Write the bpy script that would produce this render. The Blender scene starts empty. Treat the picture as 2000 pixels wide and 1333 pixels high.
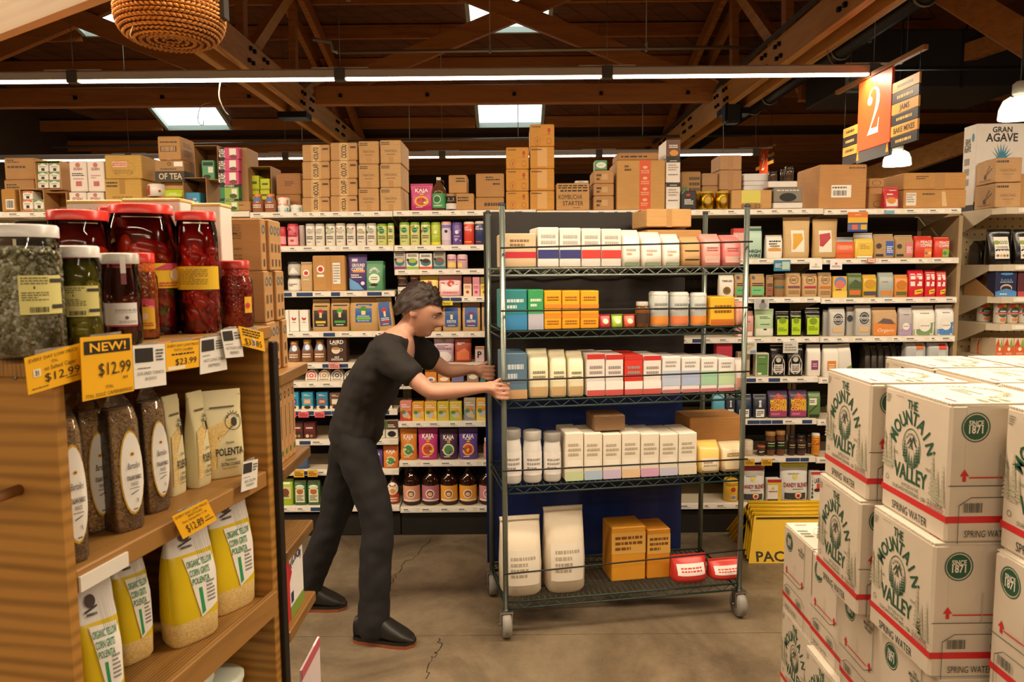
import bpy, math, random
from mathutils import Vector, Matrix, noise as mnoise

# ------------------------------------------------------------------ camera, world, lights, exposure
SC = bpy.context.scene
COL = SC.collection
rng = random.Random(11)
R = math.radians
CAM_Z, F_PX = 1.70, 1450.0
PITCH, ROLL = 5.57, -0.50
cam_rot = Matrix.Rotation(R(90 - PITCH), 3, 'X') @ Matrix.Rotation(R(ROLL), 3, 'Z')
cam_data = bpy.data.cameras.new('camera')
cam_data.sensor_width = 36.0
cam_data.lens = F_PX / 2000 * 36
cam_data.clip_start = 0.05
cam_data.dof.use_dof = True
cam_data.dof.focus_distance = 4.2
cam_data.dof.aperture_fstop = 9.0
cam = bpy.data.objects.new('camera', cam_data)
cam.matrix_world = Matrix.Translation((0, 0, CAM_Z)) @ cam_rot.to_4x4()
COL.objects.link(cam)
SC.camera = cam

world = bpy.data.worlds.new('world')
world.use_nodes = True
world.node_tree.nodes['Background'].inputs[0].default_value = (0.75, 0.86, 1.0, 1)
world.node_tree.nodes['Background'].inputs[1].default_value = 0.6
SC.world = world
SC.view_settings.view_transform = 'Standard'
SC.view_settings.look = 'None'
SC.view_settings.gamma = 1.0
SC.view_settings.use_curve_mapping = False
SC.view_settings.exposure = 0.0
SC.cycles.use_denoising = True
SC.cycles.max_bounces = 8
SC.cycles.transparent_max_bounces = 16
SC.cycles.sample_clamp_indirect = 6.0
SC.cycles.caustics_reflective = False
SC.cycles.caustics_refractive = False

LIGHT_Z = 3.45
LIGHT_ROWS = {-2.6: (-8.5, 6.1), 2.2: (-8.5, 6.1), 7.0: (-8.5, 3.33), 11.8: (-8.5, 3.82)}
LIGHT_POWER = 82.0
LIGHT_COL = (1.0, 0.79, 0.56)
SEG = 2.44
row_segments = []
for row_y, (xa, xb) in LIGHT_ROWS.items():
    x = xb
    while x - SEG > xa - 0.1:
        row_segments.append((x - SEG, x, row_y))
        l = bpy.data.lights.new('tube_lamp', 'AREA')
        l.shape = 'RECTANGLE'
        l.size, l.size_y = SEG - 0.12, 0.05
        l.energy, l.color = LIGHT_POWER, LIGHT_COL
        lo = bpy.data.objects.new('tube_lamp', l)
        lo.location = (x - SEG / 2, row_y, LIGHT_Z - 0.03)
        COL.objects.link(lo)
        x -= SEG

# ------------------------------------------------------------------ helpers
def pix_dir(px, py):
    return cam_rot @ Vector(((px - 1000) / F_PX, -(py - 666.5) / F_PX, -1.0))

def P(px, py, Y):
    d = pix_dir(px, py)
    t = Y / d.y
    return Vector((d.x * t, Y, CAM_Z + d.z * t))

class Plane:
    """A vertical plane: s runs along it, t goes into the shelf behind it."""
    def __init__(s, ox, oy, deg):
        s.o = Vector((ox, oy, 0)); s.deg = deg
        s.a = Vector((math.cos(R(deg)), math.sin(R(deg)), 0))
        s.n = Vector((-math.sin(R(deg)), math.cos(R(deg)), 0))
    def sz(s, px, py, t=0.0):
        d = pix_dir(px, py); c = Vector((0, 0, CAM_Z))
        k = (t - (c - s.o).dot(s.n)) / d.dot(s.n)
        p = c + d * k
        return (p - s.o).dot(s.a), p.z
    def pt(s, u, t, z):
        p = s.o + s.a * u + s.n * t
        return Vector((p.x, p.y, z))

def lin(h):
    v = [int(h[i:i + 2], 16) / 255 for i in (0, 2, 4)]
    return tuple(c / 12.92 if c <= .04045 else ((c + .055) / 1.055) ** 2.4 for c in v) + (1,)

MATS = {}
def nodes_of(name):
    m = bpy.data.materials.new(name); m.use_nodes = True
    nt = m.node_tree; b = nt.nodes['Principled BSDF']
    return m, nt, b

def new(nt, t, **kw):
    n = nt.nodes.new(t)
    for k, v in kw.items():
        if k in n.inputs: n.inputs[k].default_value = v
        else: setattr(n, k, v)
    return n

def mixcol(nt, fac, a, b):
    n = nt.nodes.new('ShaderNodeMix'); n.data_type = 'RGBA'
    nt.links.new(fac, n.inputs[0])
    for i, c in ((6, a), (7, b)):
        if isinstance(c, tuple): n.inputs[i].default_value = c
        else: nt.links.new(c, n.inputs[i])
    return n.outputs[2]

def ramp(nt, fac, *stops):
    n = nt.nodes.new('ShaderNodeValToRGB'); e = n.color_ramp.elements
    while len(e) < len(stops): e.new(0.5)
    for el, (p, c) in zip(e, stops):
        el.position = p; el.color = c if isinstance(c, tuple) else (c, c, c, 1)
    nt.links.new(fac, n.inputs[0])
    return n.outputs[0]

def coords(nt, scale=(1, 1, 1), src='Object', rot=(0, 0, 0)):
    tc = nt.nodes.new('ShaderNodeTexCoord'); mp = nt.nodes.new('ShaderNodeMapping')
    mp.inputs['Scale'].default_value = scale; mp.inputs['Rotation'].default_value = rot
    nt.links.new(tc.outputs[src], mp.inputs[0])
    return mp.outputs[0]

def bump(nt, b, h, strength=.3, dist=.002):
    n = new(nt, 'ShaderNodeBump', Strength=strength, Distance=dist)
    nt.links.new(h, n.inputs['Height']); nt.links.new(n.outputs[0], b.inputs['Normal'])

def M(hexcol, rough=.5, metal=0.0, var=.06, scale=18.0):
    k = (hexcol, rough, metal, var, scale)
    if k in MATS: return MATS[k]
    m, nt, b = nodes_of('paint_' + hexcol)
    c = lin(hexcol)
    tx = new(nt, 'ShaderNodeTexNoise', Scale=scale, Detail=3.0)
    nt.links.new(coords(nt), tx.inputs['Vector'])
    lo = tuple(x * (1 - var) for x in c[:3]) + (1,); hi = tuple(min(1, x * (1 + var)) for x in c[:3]) + (1,)
    nt.links.new(mixcol(nt, tx.outputs[0], lo, hi), b.inputs['Base Color'])
    b.inputs['Roughness'].default_value = rough; b.inputs['Metallic'].default_value = metal
    MATS[k] = m
    return m

def foil(hexcol): return M(hexcol, .34, 0, .08, 9.0)
def metal(hexcol, rough=.3): return M(hexcol, rough, 1.0)

def kraft(hexcol='c79a62'):
    k = ('kraft', hexcol)
    if k in MATS: return MATS[k]
    m, nt, b = nodes_of('kraft_board')
    c = lin(hexcol)
    n1 = new(nt, 'ShaderNodeTexNoise', Scale=6.0, Detail=6.0); nt.links.new(coords(nt), n1.inputs['Vector'])
    n2 = new(nt, 'ShaderNodeTexNoise', Scale=40.0, Detail=3.0); nt.links.new(coords(nt, (.3, .3, 6)), n2.inputs['Vector'])
    mul = new(nt, 'ShaderNodeMath', operation='MULTIPLY'); nt.links.new(n1.outputs[0], mul.inputs[0]); nt.links.new(n2.outputs[0], mul.inputs[1])
    col = ramp(nt, mul.outputs[0], (.1, tuple(x * .86 for x in c[:3]) + (1,)), (.45, tuple(min(1, x * 1.08) for x in c[:3]) + (1,)))
    nt.links.new(col, b.inputs['Base Color']); b.inputs['Roughness'].default_value = .75
    bump(nt, b, n2.outputs[0], .12, .001)
    MATS[k] = m
    return m

def wood(name, a, b_, scale=(1, 1, 1), rings=9.0, rough=.5, bmp=.25, dist=4.0, band='Z'):
    k = ('wood', name)
    if k in MATS: return MATS[k]
    m, nt, b = nodes_of(name)
    v = coords(nt, scale)
    n1 = new(nt, 'ShaderNodeTexNoise', Scale=3.0, Detail=7.0, Distortion=.6); nt.links.new(v, n1.inputs['Vector'])
    w = new(nt, 'ShaderNodeTexWave', Scale=rings, Distortion=dist, Detail=3.0); w.bands_direction = band
    nt.links.new(v, w.inputs['Vector'])
    mx = new(nt, 'ShaderNodeMath', operation='MULTIPLY_ADD'); nt.links.new(w.outputs[0], mx.inputs[0]); mx.inputs[1].default_value = .45
    nt.links.new(n1.outputs[0], mx.inputs[2])
    oi = nt.nodes.new('ShaderNodeObjectInfo')
    add = new(nt, 'ShaderNodeMath', operation='MULTIPLY_ADD'); nt.links.new(oi.outputs['Random'], add.inputs[0]); add.inputs[1].default_value = .22
    nt.links.new(mx.outputs[0], add.inputs[2])
    nt.links.new(ramp(nt, add.outputs[0], (.3, lin(a)), (1.05, lin(b_))), b.inputs['Base Color'])
    b.inputs['Roughness'].default_value = rough
    bump(nt, b, mx.outputs[0], bmp, .002)
    MATS[k] = m
    return m

def emit(name, col, strength):
    k = ('emit', name)
    if k in MATS: return MATS[k]
    m, nt, b = nodes_of(name)
    b.inputs['Base Color'].default_value = (.8, .8, .8, 1)
    b.inputs['Emission Color'].default_value = tuple(col) + (1,)
    b.inputs['Emission Strength'].default_value = strength
    MATS[k] = m
    return m

def thin(name, tint=(1, 1, 1), gloss=.02, cloud=0.0, cloudcol='e8e4da'):
    """Thin clear sheet: glass or film with its own reflections."""
    k = ('thin', name)
    if k in MATS: return MATS[k]
    m = bpy.data.materials.new(name); m.use_nodes = True
    nt = m.node_tree; nt.nodes.remove(nt.nodes['Principled BSDF'])
    out = nt.nodes['Material Output']
    tr = new(nt, 'ShaderNodeBsdfTransparent', Color=tuple(tint) + (1,))
    gl = new(nt, 'ShaderNodeBsdfGlossy', Roughness=gloss)
    fr = new(nt, 'ShaderNodeFresnel', IOR=1.5)
    mx = nt.nodes.new('ShaderNodeMixShader')
    nt.links.new(fr.outputs[0], mx.inputs[0]); nt.links.new(tr.outputs[0], mx.inputs[1]); nt.links.new(gl.outputs[0], mx.inputs[2])
    last = mx.outputs[0]
    if cloud:
        df = new(nt, 'ShaderNodeBsdfDiffuse', Color=lin(cloudcol))
        ns = new(nt, 'ShaderNodeTexNoise', Scale=25.0); nt.links.new(coords(nt), ns.inputs['Vector'])
        mm = new(nt, 'ShaderNodeMath', operation='MULTIPLY'); nt.links.new(ns.outputs[0], mm.inputs[0]); mm.inputs[1].default_value = cloud * 2
        m2 = nt.nodes.new('ShaderNodeMixShader')
        nt.links.new(mm.outputs[0], m2.inputs[0]); nt.links.new(last, m2.inputs[1]); nt.links.new(df.outputs[0], m2.inputs[2])
        last = m2.outputs[0]
    nt.links.new(last, out.inputs['Surface'])
    MATS[k] = m
    return m

def grains(name, a, b_, scale, rough=.5, bmp=.8, dist=.003):
    k = ('grain', name)
    if k in MATS: return MATS[k]
    m, nt, b = nodes_of(name)
    v = new(nt, 'ShaderNodeTexVoronoi', Scale=scale); nt.links.new(coords(nt), v.inputs['Vector'])
    sep = nt.nodes.new('ShaderNodeSeparateColor'); nt.links.new(v.outputs['Color'], sep.inputs[0])
    nt.links.new(ramp(nt, sep.outputs[0], (.0, lin(a)), (1., lin(b_))), b.inputs['Base Color'])
    b.inputs['Roughness'].default_value = rough
    inv = new(nt, 'ShaderNodeMath', operation='SUBTRACT'); inv.inputs[0].default_value = 1; nt.links.new(v.outputs['Distance'], inv.inputs[1])
    bump(nt, b, inv.outputs[0], bmp, dist)
    MATS[k] = m
    return m

class MB:
    def __init__(s): s.v, s.f, s.mi, s.sm, s.mats = [], [], [], [], []
    def m(s, mat):
        if mat not in s.mats: s.mats.append(mat)
        return s.mats.index(mat)
    def add(s, verts, faces, mat, smooth=False):
        o = len(s.v); s.v += [tuple(v) for v in verts]
        i = s.m(mat)
        for f in faces:
            s.f.append([o + k for k in f]); s.mi.append(i); s.sm.append(smooth)
    def box(s, x0, x1, y0, y1, z0, z1, mat, c=0.0):
        if c <= 0:
            v = [(x, y, z) for z in (z0, z1) for y in (y0, y1) for x in (x0, x1)]
            s.add(v, [(0, 2, 3, 1), (4, 5, 7, 6), (0, 1, 5, 4), (2, 6, 7, 3), (0, 4, 6, 2), (1, 3, 7, 5)], mat)
            return
        c = min(c, (x1 - x0) * .45, (y1 - y0) * .45, (z1 - z0) * .45)
        def ring(z, i):
            a, b, p, q = x0 + i, x1 - i, y0 + i, y1 - i
            return [(a + c, p, z), (b - c, p, z), (b, p + c, z), (b, q - c, z), (b - c, q, z), (a + c, q, z), (a, q - c, z), (a, p + c, z)]
        rs = ring(z0, c) + ring(z0 + c, 0) + ring(z1 - c, 0) + ring(z1, c)
        fs = [tuple(range(7, -1, -1)), tuple(range(24, 32))]
        for k in range(3):
            for i in range(8):
                j = (i + 1) % 8
                fs.append((k * 8 + i, k * 8 + j, k * 8 + 8 + j, k * 8 + 8 + i))
        s.add(rs, fs, mat)
    def obox(s, a, b, w, h, mat, up=(0, 0, 1), c=0):
        """Bar from a to b, w wide, h along up."""
        a, b = Vector(a), Vector(b); d = (b - a).normalized(); u = Vector(up)
        r = d.cross(u)
        if r.length < 1e-4: r = d.cross(Vector((1, 0, 0)))
        r.normalize(); u = r.cross(d).normalized()
        v = [p + r * (i * w / 2) + u * (j * h / 2) for p in (a, b) for j in (-1, 1) for i in (-1, 1)]
        s.add(v, [(0, 2, 3, 1), (4, 5, 7, 6), (0, 1, 5, 4), (2, 6, 7, 3), (0, 4, 6, 2), (1, 3, 7, 5)], mat)
    def lathe(s, prof, mat, n=20, c=(0, 0, 0), cap=True):
        v = [(c[0] + r * math.cos(2 * math.pi * i / n), c[1] + r * math.sin(2 * math.pi * i / n), c[2] + z) for r, z in prof for i in range(n)]
        f = []
        for k in range(len(prof) - 1):
            for i in range(n):
                j = (i + 1) % n
                f.append((k * n + i, k * n + j, k * n + n + j, k * n + n + i))
        s.add(v, f, mat, True)
        if cap:
            L = len(prof) - 1
            s.add(v[:n], [tuple(range(n - 1, -1, -1))], mat)
            s.add(v[L * n:], [tuple(range(n))], mat)
    def tube(s, pts, r, mat, n=8):
        pts = [Vector(p) for p in pts]; vs = []
        for i, p in enumerate(pts):
            d = (pts[min(i + 1, len(pts) - 1)] - pts[max(i - 1, 0)]).normalized()
            q = d.cross(Vector((0, 0, 1)))
            if q.length < 1e-3: q = d.cross(Vector((1, 0, 0)))
            q.normalize(); w = q.cross(d)
            rr = r[i] if isinstance(r, (list, tuple)) else r
            vs += [p + q * (rr * math.cos(2 * math.pi * k / n)) + w * (rr * math.sin(2 * math.pi * k / n)) for k in range(n)]
        f = []
        for i in range(len(pts) - 1):
            for k in range(n):
                j = (k + 1) % n
                f.append((i * n + k, i * n + n + k, i * n + n + j, i * n + j))
        f += [tuple(range(n)), tuple(range(len(vs) - 1, len(vs) - 1 - n, -1))]
        s.add(vs, f, mat, True)
    def loft(s, secs, mat, n=24, e=4.0):
        """secs: (z, w, d, yoff[, xoff]) superellipse sections"""
        v = []
        for sec in secs:
            z, w, d, yo = sec[:4]; xo = sec[4] if len(sec) > 4 else 0
            for i in range(n):
                a = 2 * math.pi * i / n
                ca, sa = math.cos(a), math.sin(a)
                v.append((xo + w / 2 * math.copysign(abs(ca) ** (2 / e), ca), yo + d / 2 * math.copysign(abs(sa) ** (2 / e), sa), z))
        f = []
        for k in range(len(secs) - 1):
            for i in range(n):
                j = (i + 1) % n
                f.append((k * n + i, k * n + j, k * n + n + j, k * n + n + i))
        s.add(v, f, mat, True)
        L = len(secs) - 1
        s.add(v[:n], [tuple(range(n - 1, -1, -1))], mat); s.add(v[L * n:], [tuple(range(n))], mat)
    def prism(s, pts, z0, z1, mat, axis='z'):
        """Extrude a 2-D outline. axis z: (x,y); y: (x,z) from y=z0 to z1; x: (y,z)."""
        def q(p, k): return {'z': (p[0], p[1], k), 'y': (p[0], k, p[1]), 'x': (k, p[0], p[1])}[axis]
        n = len(pts); v = [q(p, z0) for p in pts] + [q(p, z1) for p in pts]
        s.add(v, [tuple(range(n)), tuple(range(2 * n - 1, n - 1, -1))] + [(i, i + n, (i + 1) % n + n, (i + 1) % n) for i in range(n)], mat)
    def ball(s, c, r, mat, n=10, k=6):
        rx, ry, rz = r if isinstance(r, (tuple, list)) else (r, r, r)
        v = [(c[0], c[1], c[2] - rz)]
        for i in range(1, k):
            a = math.pi * i / k - math.pi / 2
            v += [(c[0] + rx * math.cos(a) * math.cos(2 * math.pi * j / n), c[1] + ry * math.cos(a) * math.sin(2 * math.pi * j / n), c[2] + rz * math.sin(a)) for j in range(n)]
        v.append((c[0], c[1], c[2] + rz)); t = len(v) - 1
        f = [(0, 1 + (j + 1) % n, 1 + j) for j in range(n)]
        for i in range(k - 2):
            for j in range(n):
                q = (j + 1) % n
                f.append((1 + i * n + j, 1 + i * n + q, 1 + i * n + n + q, 1 + i * n + n + j))
        f += [(t, 1 + (k - 2) * n + j, 1 + (k - 2) * n + (j + 1) % n) for j in range(n)]
        s.add(v, f, mat, True)
    def mesh(s, name):
        me = bpy.data.meshes.new(name)
        me.from_pydata(s.v, [], s.f)
        for m in s.mats: me.materials.append(m)
        me.polygons.foreach_set('material_index', s.mi)
        me.polygons.foreach_set('use_smooth', s.sm)
        me.update()
        return me
    def build(s, name, parent=None, loc=None, rz=0, label=None):
        if not s.v: return None
        o = bpy.data.objects.new(name, s.mesh(name)); COL.objects.link(o)
        if parent: o.parent = parent
        if loc is not None: o.location = loc
        if rz: o.rotation_euler.z = rz
        if label: o['label'] = label
        return o

THINGS = []
def tag(o, label, cat, group=None):
    o['label'] = label; o['category'] = cat
    if group: o['group'] = group
    THINGS.append(o)
    return o

def thing(name, label, cat, loc=(0, 0, 0), rz=0.0, group=None):
    o = bpy.data.objects.new(name, None); COL.objects.link(o)
    o.empty_display_size = .1
    o.location = loc; o.rotation_euler.z = rz
    return tag(o, label, cat, group)

def structure(o):
    o['kind'] = 'structure'
    return o

def copy_tree(o, parent=None):
    c = o.copy(); COL.objects.link(c); c.parent = parent
    for ch in list(o.children): copy_tree(ch, c)
    return c

# ------------------------------------------------------------------ lettering: glyph outlines turned into flat mesh
CHARS = "ABCDEFGHIJKLMNOPQRSTUVWXYZabcdefghijklmnopqrstuvwxyz0123456789$.!,-&'%:/+"
GL = {}
def load_glyphs():
    obs = []
    for bold in (0, 1):
        for ch in list(CHARS) + ['HH'] + ['H' + c + 'H' for c in CHARS]:
            cu = bpy.data.curves.new('g', 'FONT'); cu.body = ch; cu.resolution_u = 2
            cu.offset = .022 if bold else 0
            o = bpy.data.objects.new('g', cu); COL.objects.link(o); obs.append((bold, ch, o))
    bpy.context.view_layer.update()
    dg = bpy.context.evaluated_depsgraph_get()
    wid = {}
    for bold, ch, o in obs:
        ev = o.evaluated_get(dg); me = ev.to_mesh()
        if len(ch) == 1:
            GL[bold, ch] = [[(v.co.x, v.co.y) for v in me.vertices], [tuple(p.vertices) for p in me.polygons], 0]
        else:
            wid[bold, ch] = max(v.co.x for v in me.vertices)
        ev.to_mesh_clear()
    for (bold, ch), w in wid.items():
        if len(ch) == 3: GL[bold, ch[1]][2] = w - wid[bold, 'HH']
    for b, c, o in obs:
        cu = o.data; bpy.data.objects.remove(o); bpy.data.curves.remove(cu)
    hs = wid[0, 'HH']
    for b in (0, 1):
        for c in CHARS: GL[b, c][2] += 0.0
load_glyphs()
CAP = max(y for x, y in GL[0, 'H'][0])

def text_w(t, bold=0, track=0.0):
    return sum((.3 if c == ' ' else GL[bold, c][2]) + track for c in t) - track

def text_geo(t, bold=0, track=0.0):
    """vertices/faces of a line of text, cap height 1, centred on x=0"""
    w = text_w(t, bold, track); x = -w / 2; V, Fc = [], []
    for c in t:
        if c == ' ': x += .3 + track; continue
        g = GL[bold, c]; o = len(V)
        V += [((x + px) / CAP, py / CAP) for px, py in g[0]]
        Fc += [tuple(o + i for i in f) for f in g[1]]
        x += g[2] + track
    return V, Fc, w / CAP

class Face:
    """A printable surface: fn(u,v,off) -> point, w and h in metres, n = how finely to follow its curve."""
    def __init__(s, fn, w, h, n=1): s.fn, s.w, s.h, s.n = fn, w, h, n

def ink(c): return c if not isinstance(c, str) else M(c, .55, 0, .03)

def fir(u, v, w, h, k=6):
    """outline of a fir tree"""
    L, Rr = [], []
    for i in range(k):
        a = v + h * i / k; ww = w * (1 - i / k) * .5
        L.append((u - ww, a)); L.append((u - ww * .5, a + h / k * .8)); Rr.append((u + ww, a)); Rr.append((u + ww * .5, a + h / k * .8))
    return [('P', [L[2 * i], L[2 * i + 1], Rr[2 * i + 1], Rr[2 * i]]) for i in range(k)] + [('P', [L[-1], (u, v + h * 1.04), Rr[-1]])]

def do_print(face, ops, parent, base=.0007, step=.0004):
    pr, le = MB(), MB()
    fn = face.fn; lay = 0
    for op in ops:
        k = op[0]; off = base + step * lay
        if k == 'R':
            u0, v0, u1, v1, c = op[1:6]
            n = face.n; nv = max(1, n // 2)
            n = max(1, round(n * (u1 - u0) + .49)) if face.n > 1 else 1
            V = [fn(u0 + (u1 - u0) * i / n, v0 + (v1 - v0) * j / nv, off) for j in range(nv + 1) for i in range(n + 1)]
            pr.add(V, [(j * (n + 1) + i, j * (n + 1) + i + 1, (j + 1) * (n + 1) + i + 1, (j + 1) * (n + 1) + i) for j in range(nv) for i in range(n)], ink(c), face.n > 1)
            lay += 1
        elif k == 'E':
            u, v, ru, rv, c = op[1:6]
            if rv is None: rv = ru * face.w / face.h
            N = 20; V = [fn(u, v, off)]
            rings = (.5, 1) if face.n > 1 else (1,)
            for q in rings: V += [fn(u + q * ru * math.cos(2 * math.pi * i / N), v + q * rv * math.sin(2 * math.pi * i / N), off) for i in range(N)]
            F_ = [(0, 1 + i, 1 + (i + 1) % N) for i in range(N)]
            if len(rings) > 1: F_ += [(1 + i, 1 + N + i, 1 + N + (i + 1) % N, 1 + (i + 1) % N) for i in range(N)]
            pr.add(V, F_, ink(c)); lay += 1
        elif k == 'O':   # ring
            u, v, ru, rv, t, c = op[1:7]
            if rv is None: rv = ru * face.w / face.h
            N = 28; V = []
            for q in (1 - t, 1): V += [fn(u + q * ru * math.cos(2 * math.pi * i / N), v + q * rv * math.sin(2 * math.pi * i / N), off) for i in range(N)]
            pr.add(V, [(i, N + i, N + (i + 1) % N, (i + 1) % N) for i in range(N)], ink(c))
        elif k == 'P':
            pts, c = op[1], op[2]
            if face.n > 1 and max(p[0] for p in pts) - min(p[0] for p in pts) > .25:
                cu, cv = sum(p[0] for p in pts) / len(pts), sum(p[1] for p in pts) / len(pts)
                E_ = [(a[0] + (b_[0] - a[0]) * k / 4, a[1] + (b_[1] - a[1]) * k / 4) for a, b_ in zip(pts, pts[1:] + pts[:1]) for k in range(4)]
                N = len(E_); V = [fn(cu, cv, off)] + [fn(cu + (a - cu) * q, cv + (b_ - cv) * q, off) for q in (.33, .67, 1) for a, b_ in E_]
                pr.add(V, [(0, 1 + i, 1 + (i + 1) % N) for i in range(N)] + [(1 + k * N + i, 1 + (k + 1) * N + i, 1 + (k + 1) * N + (i + 1) % N, 1 + k * N + (i + 1) % N) for k in (0, 1) for i in range(N)], ink(c), True)
                lay += 1; continue
            pr.add([fn(a, b, off) for a, b in pts], [tuple(range(len(pts)))], ink(c)); lay += .5
        elif k == 'F':   # fir tree
            u, v, w, h, c = op[1:6]
            for _, pts in fir(u, v, w, h, op[6] if len(op) > 6 else 6):
                pr.add([fn(a, b, off) for a, b in pts], [tuple(range(len(pts)))], ink(c))
        elif k == 'L':   # lines of small print
            u0, v0, u1, v1, nl, c = op[1:7]
            rr = random.Random(int((u0 + v1 * 3 + nl) * 1000))
            for i in range(nl):
                y = v1 - (v1 - v0) * (i + .5) / nl; hh = (v1 - v0) / nl * .27; x = u0
                lim = u1 if rr.random() < .7 else u0 + (u1 - u0) * rr.uniform(.5, .9)
                while x < lim:
                    q = min(lim, x + (u1 - u0) * rr.uniform(.06, .2))
                    pr.add([fn(x, y - hh, off), fn(q, y - hh, off), fn(q, y + hh, off), fn(x, y + hh, off)], [(0, 1, 2, 3)], ink(c))
                    x = q + (u1 - u0) * .035
        elif k == 'B':   # barcode
            u0, v0, u1, v1, c = op[1:6]; rr = random.Random(5); x = u0
            while x < u1:
                q = min(u1, x + (u1 - u0) * rr.uniform(.015, .05))
                pr.add([fn(x, v0, off), fn(q, v0, off), fn(q, v1, off), fn(x, v1, off)], [(0, 1, 2, 3)], ink(c))
                x = q + (u1 - u0) * rr.uniform(.015, .045)
        elif k == 'T':   # u, v(centre), cap height as a share of h, text, colour, max width share, bold, shear, turn
            u, v, h, t, c = op[1:6]
            wmax = op[6] if len(op) > 6 else None; bold = op[7] if len(op) > 7 else 1
            sh = op[8] if len(op) > 8 else 0; turn = op[9] if len(op) > 9 else 0
            V, F_, w = text_geo(t, bold)
            hm = h * face.h; sx = hm
            if wmax:
                sx = wmax * (face.h if turn else face.w) / w
            ca, sa = math.cos(R(turn)), math.sin(R(turn))
            out = []
            for x, y in V:
                a, b = (x + sh * y) * sx, (y - .5) * hm
                out.append(fn(u + (a * ca - b * sa) / face.w, v + (a * sa + b * ca) / face.h, off + step))
            le.add(out, F_, ink(c))
        elif k == 'A':   # text on an arc: u,v centre, radius u, radius v, h, text, colour, start deg, end deg, width factor
            u, v, ru, rv, h, t, c, a0, a1 = op[1:10]; xf = op[10] if len(op) > 10 else 1.0
            hm = h * face.h
            for i, ch in enumerate(t):
                if ch == ' ': continue
                a = R(a0 + (a1 - a0) * (i + .5) / len(t))
                cx, cy = u + ru * math.cos(a), v + rv * math.sin(a)
                tx, ty = -ru * math.sin(a) * face.w, rv * math.cos(a) * face.h
                if a1 < a0: tx, ty = -tx, -ty
                l = math.hypot(tx, ty); tx, ty = tx / l, ty / l
                V, F_, w = text_geo(ch, 1); out = []
                for x, y in V:
                    p, q = x * hm * xf, (y - .5) * hm
                    out.append(fn(cx + (p * tx - q * ty) / face.w, cy + (p * ty + q * tx) / face.h, off + step))
                le.add(out, F_, ink(c))
    pr.build('print', parent); le.build('lettering', parent)

# ------------------------------------------------------------------ product shapes, local frame: x along the shelf, -y towards the aisle, base centre at the origin
def face_box(w, d, h, side='front'):
    if side == 'front': return Face(lambda u, v, o: (-w / 2 + u * w, -d / 2 - o, v * h), w, h)
    if side == 'left': return Face(lambda u, v, o: (-w / 2 - o, d / 2 - u * d, v * h), d, h)
    if side == 'right': return Face(lambda u, v, o: (w / 2 + o, -d / 2 + u * d, v * h), d, h)
    if side == 'top': return Face(lambda u, v, o: (-w / 2 + u * w, -d / 2 + v * d, h + o), w, d)

def interp(secs, z, i):
    for a, b in zip(secs, secs[1:]):
        if z <= b[0]:
            t = 0 if b[0] == a[0] else (z - a[0]) / (b[0] - a[0])
            return a[i] + (b[i] - a[i]) * max(0, t)
    return secs[-1][i]

def face_loft(secs, h, e, w):
    def fn(u, v, o):
        z = v * h; ww, dd, yo = interp(secs, z, 1), interp(secs, z, 2), interp(secs, z, 3)
        q = min(1, abs(2 * u - 1))
        return ((u - .5) * ww, yo - dd / 2 * max(0, 1 - q ** e) ** (1 / e) - o, z)
    return Face(fn, w, h, 8)

def face_lathe(prof, h, r, span=.8, turn=0.0):
    pr = [(z, rr) for rr, z in prof]
    def fn(u, v, o):
        a = -math.pi / 2 + (u - .5) * math.pi * span + turn
        rr = interp(pr, v * h, 1) + o
        return (rr * math.cos(a), rr * math.sin(a), v * h)
    return Face(fn, r * math.pi * span, h, 10)

def s_box(t, w, d, h, col, ops=(), mat=None, side=None, sops=(), tape=None, flaps=True, **kw):
    m = mat or (kraft(col) if kw.get('kraft') else M(col, .5))
    b = MB(); b.box(-w / 2, w / 2, -d / 2, d / 2, 0, h, m, min(.004, w * .04)); b.build('body', t)
    if kw.get('kraft'):
        f = MB(); hw = w / 2 - .004
        f.box(-hw, hw, -d / 2 + .003, -.001, h, h + .002, m); f.box(-hw, hw, .001, d / 2 - .003, h, h + .002, m); f.build('flap', t)
        tp = MB(); tm = M(tape or 'b98a52', .3); tw = min(.05, w * .2)
        tp.box(-w / 2 - .0006, w / 2 + .0006, -tw / 2, tw / 2, h + .002, h + .0027, tm)
        if tape:
            tp.box(-tw / 2, tw / 2, -d / 2 - .0006, -d / 2, 0.002, h - .002, tm)
        tp.build('tape', t)
    if ops: do_print(face_box(w, d, h), ops, t)
    if side and sops: do_print(face_box(w, d, h, side), sops, t)

def s_pouch(t, w, d, h, col, ops=(), mat=None, e=2.6, **kw):
    secs = [(0, w * .90, d * .75, 0), (h * .03, w * .95, d * .95, 0), (h * .18, w * .97, d, 0), (h * .4, w * .95, d * .9, 0), (h * .65, w * .96, d * .55, 0),
            (h * .85, w * .99, d * .2, 0), (h * .93, w, .006, 0), (h, w, .004, 0)]
    b = MB(); b.loft(secs, mat or foil(col), 28, e); b.build('pouch', t)
    f = face_loft(secs, h, e, w)
    s = MB(); sm = mat or foil(col)
    for k in (.925, .955):
        s.box(-w * .49, w * .49, -.0045, .0045, h * k, h * k + .0035, sm)
    s.build('seal', t)
    if ops: do_print(f, ops, t, .0015)

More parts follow.
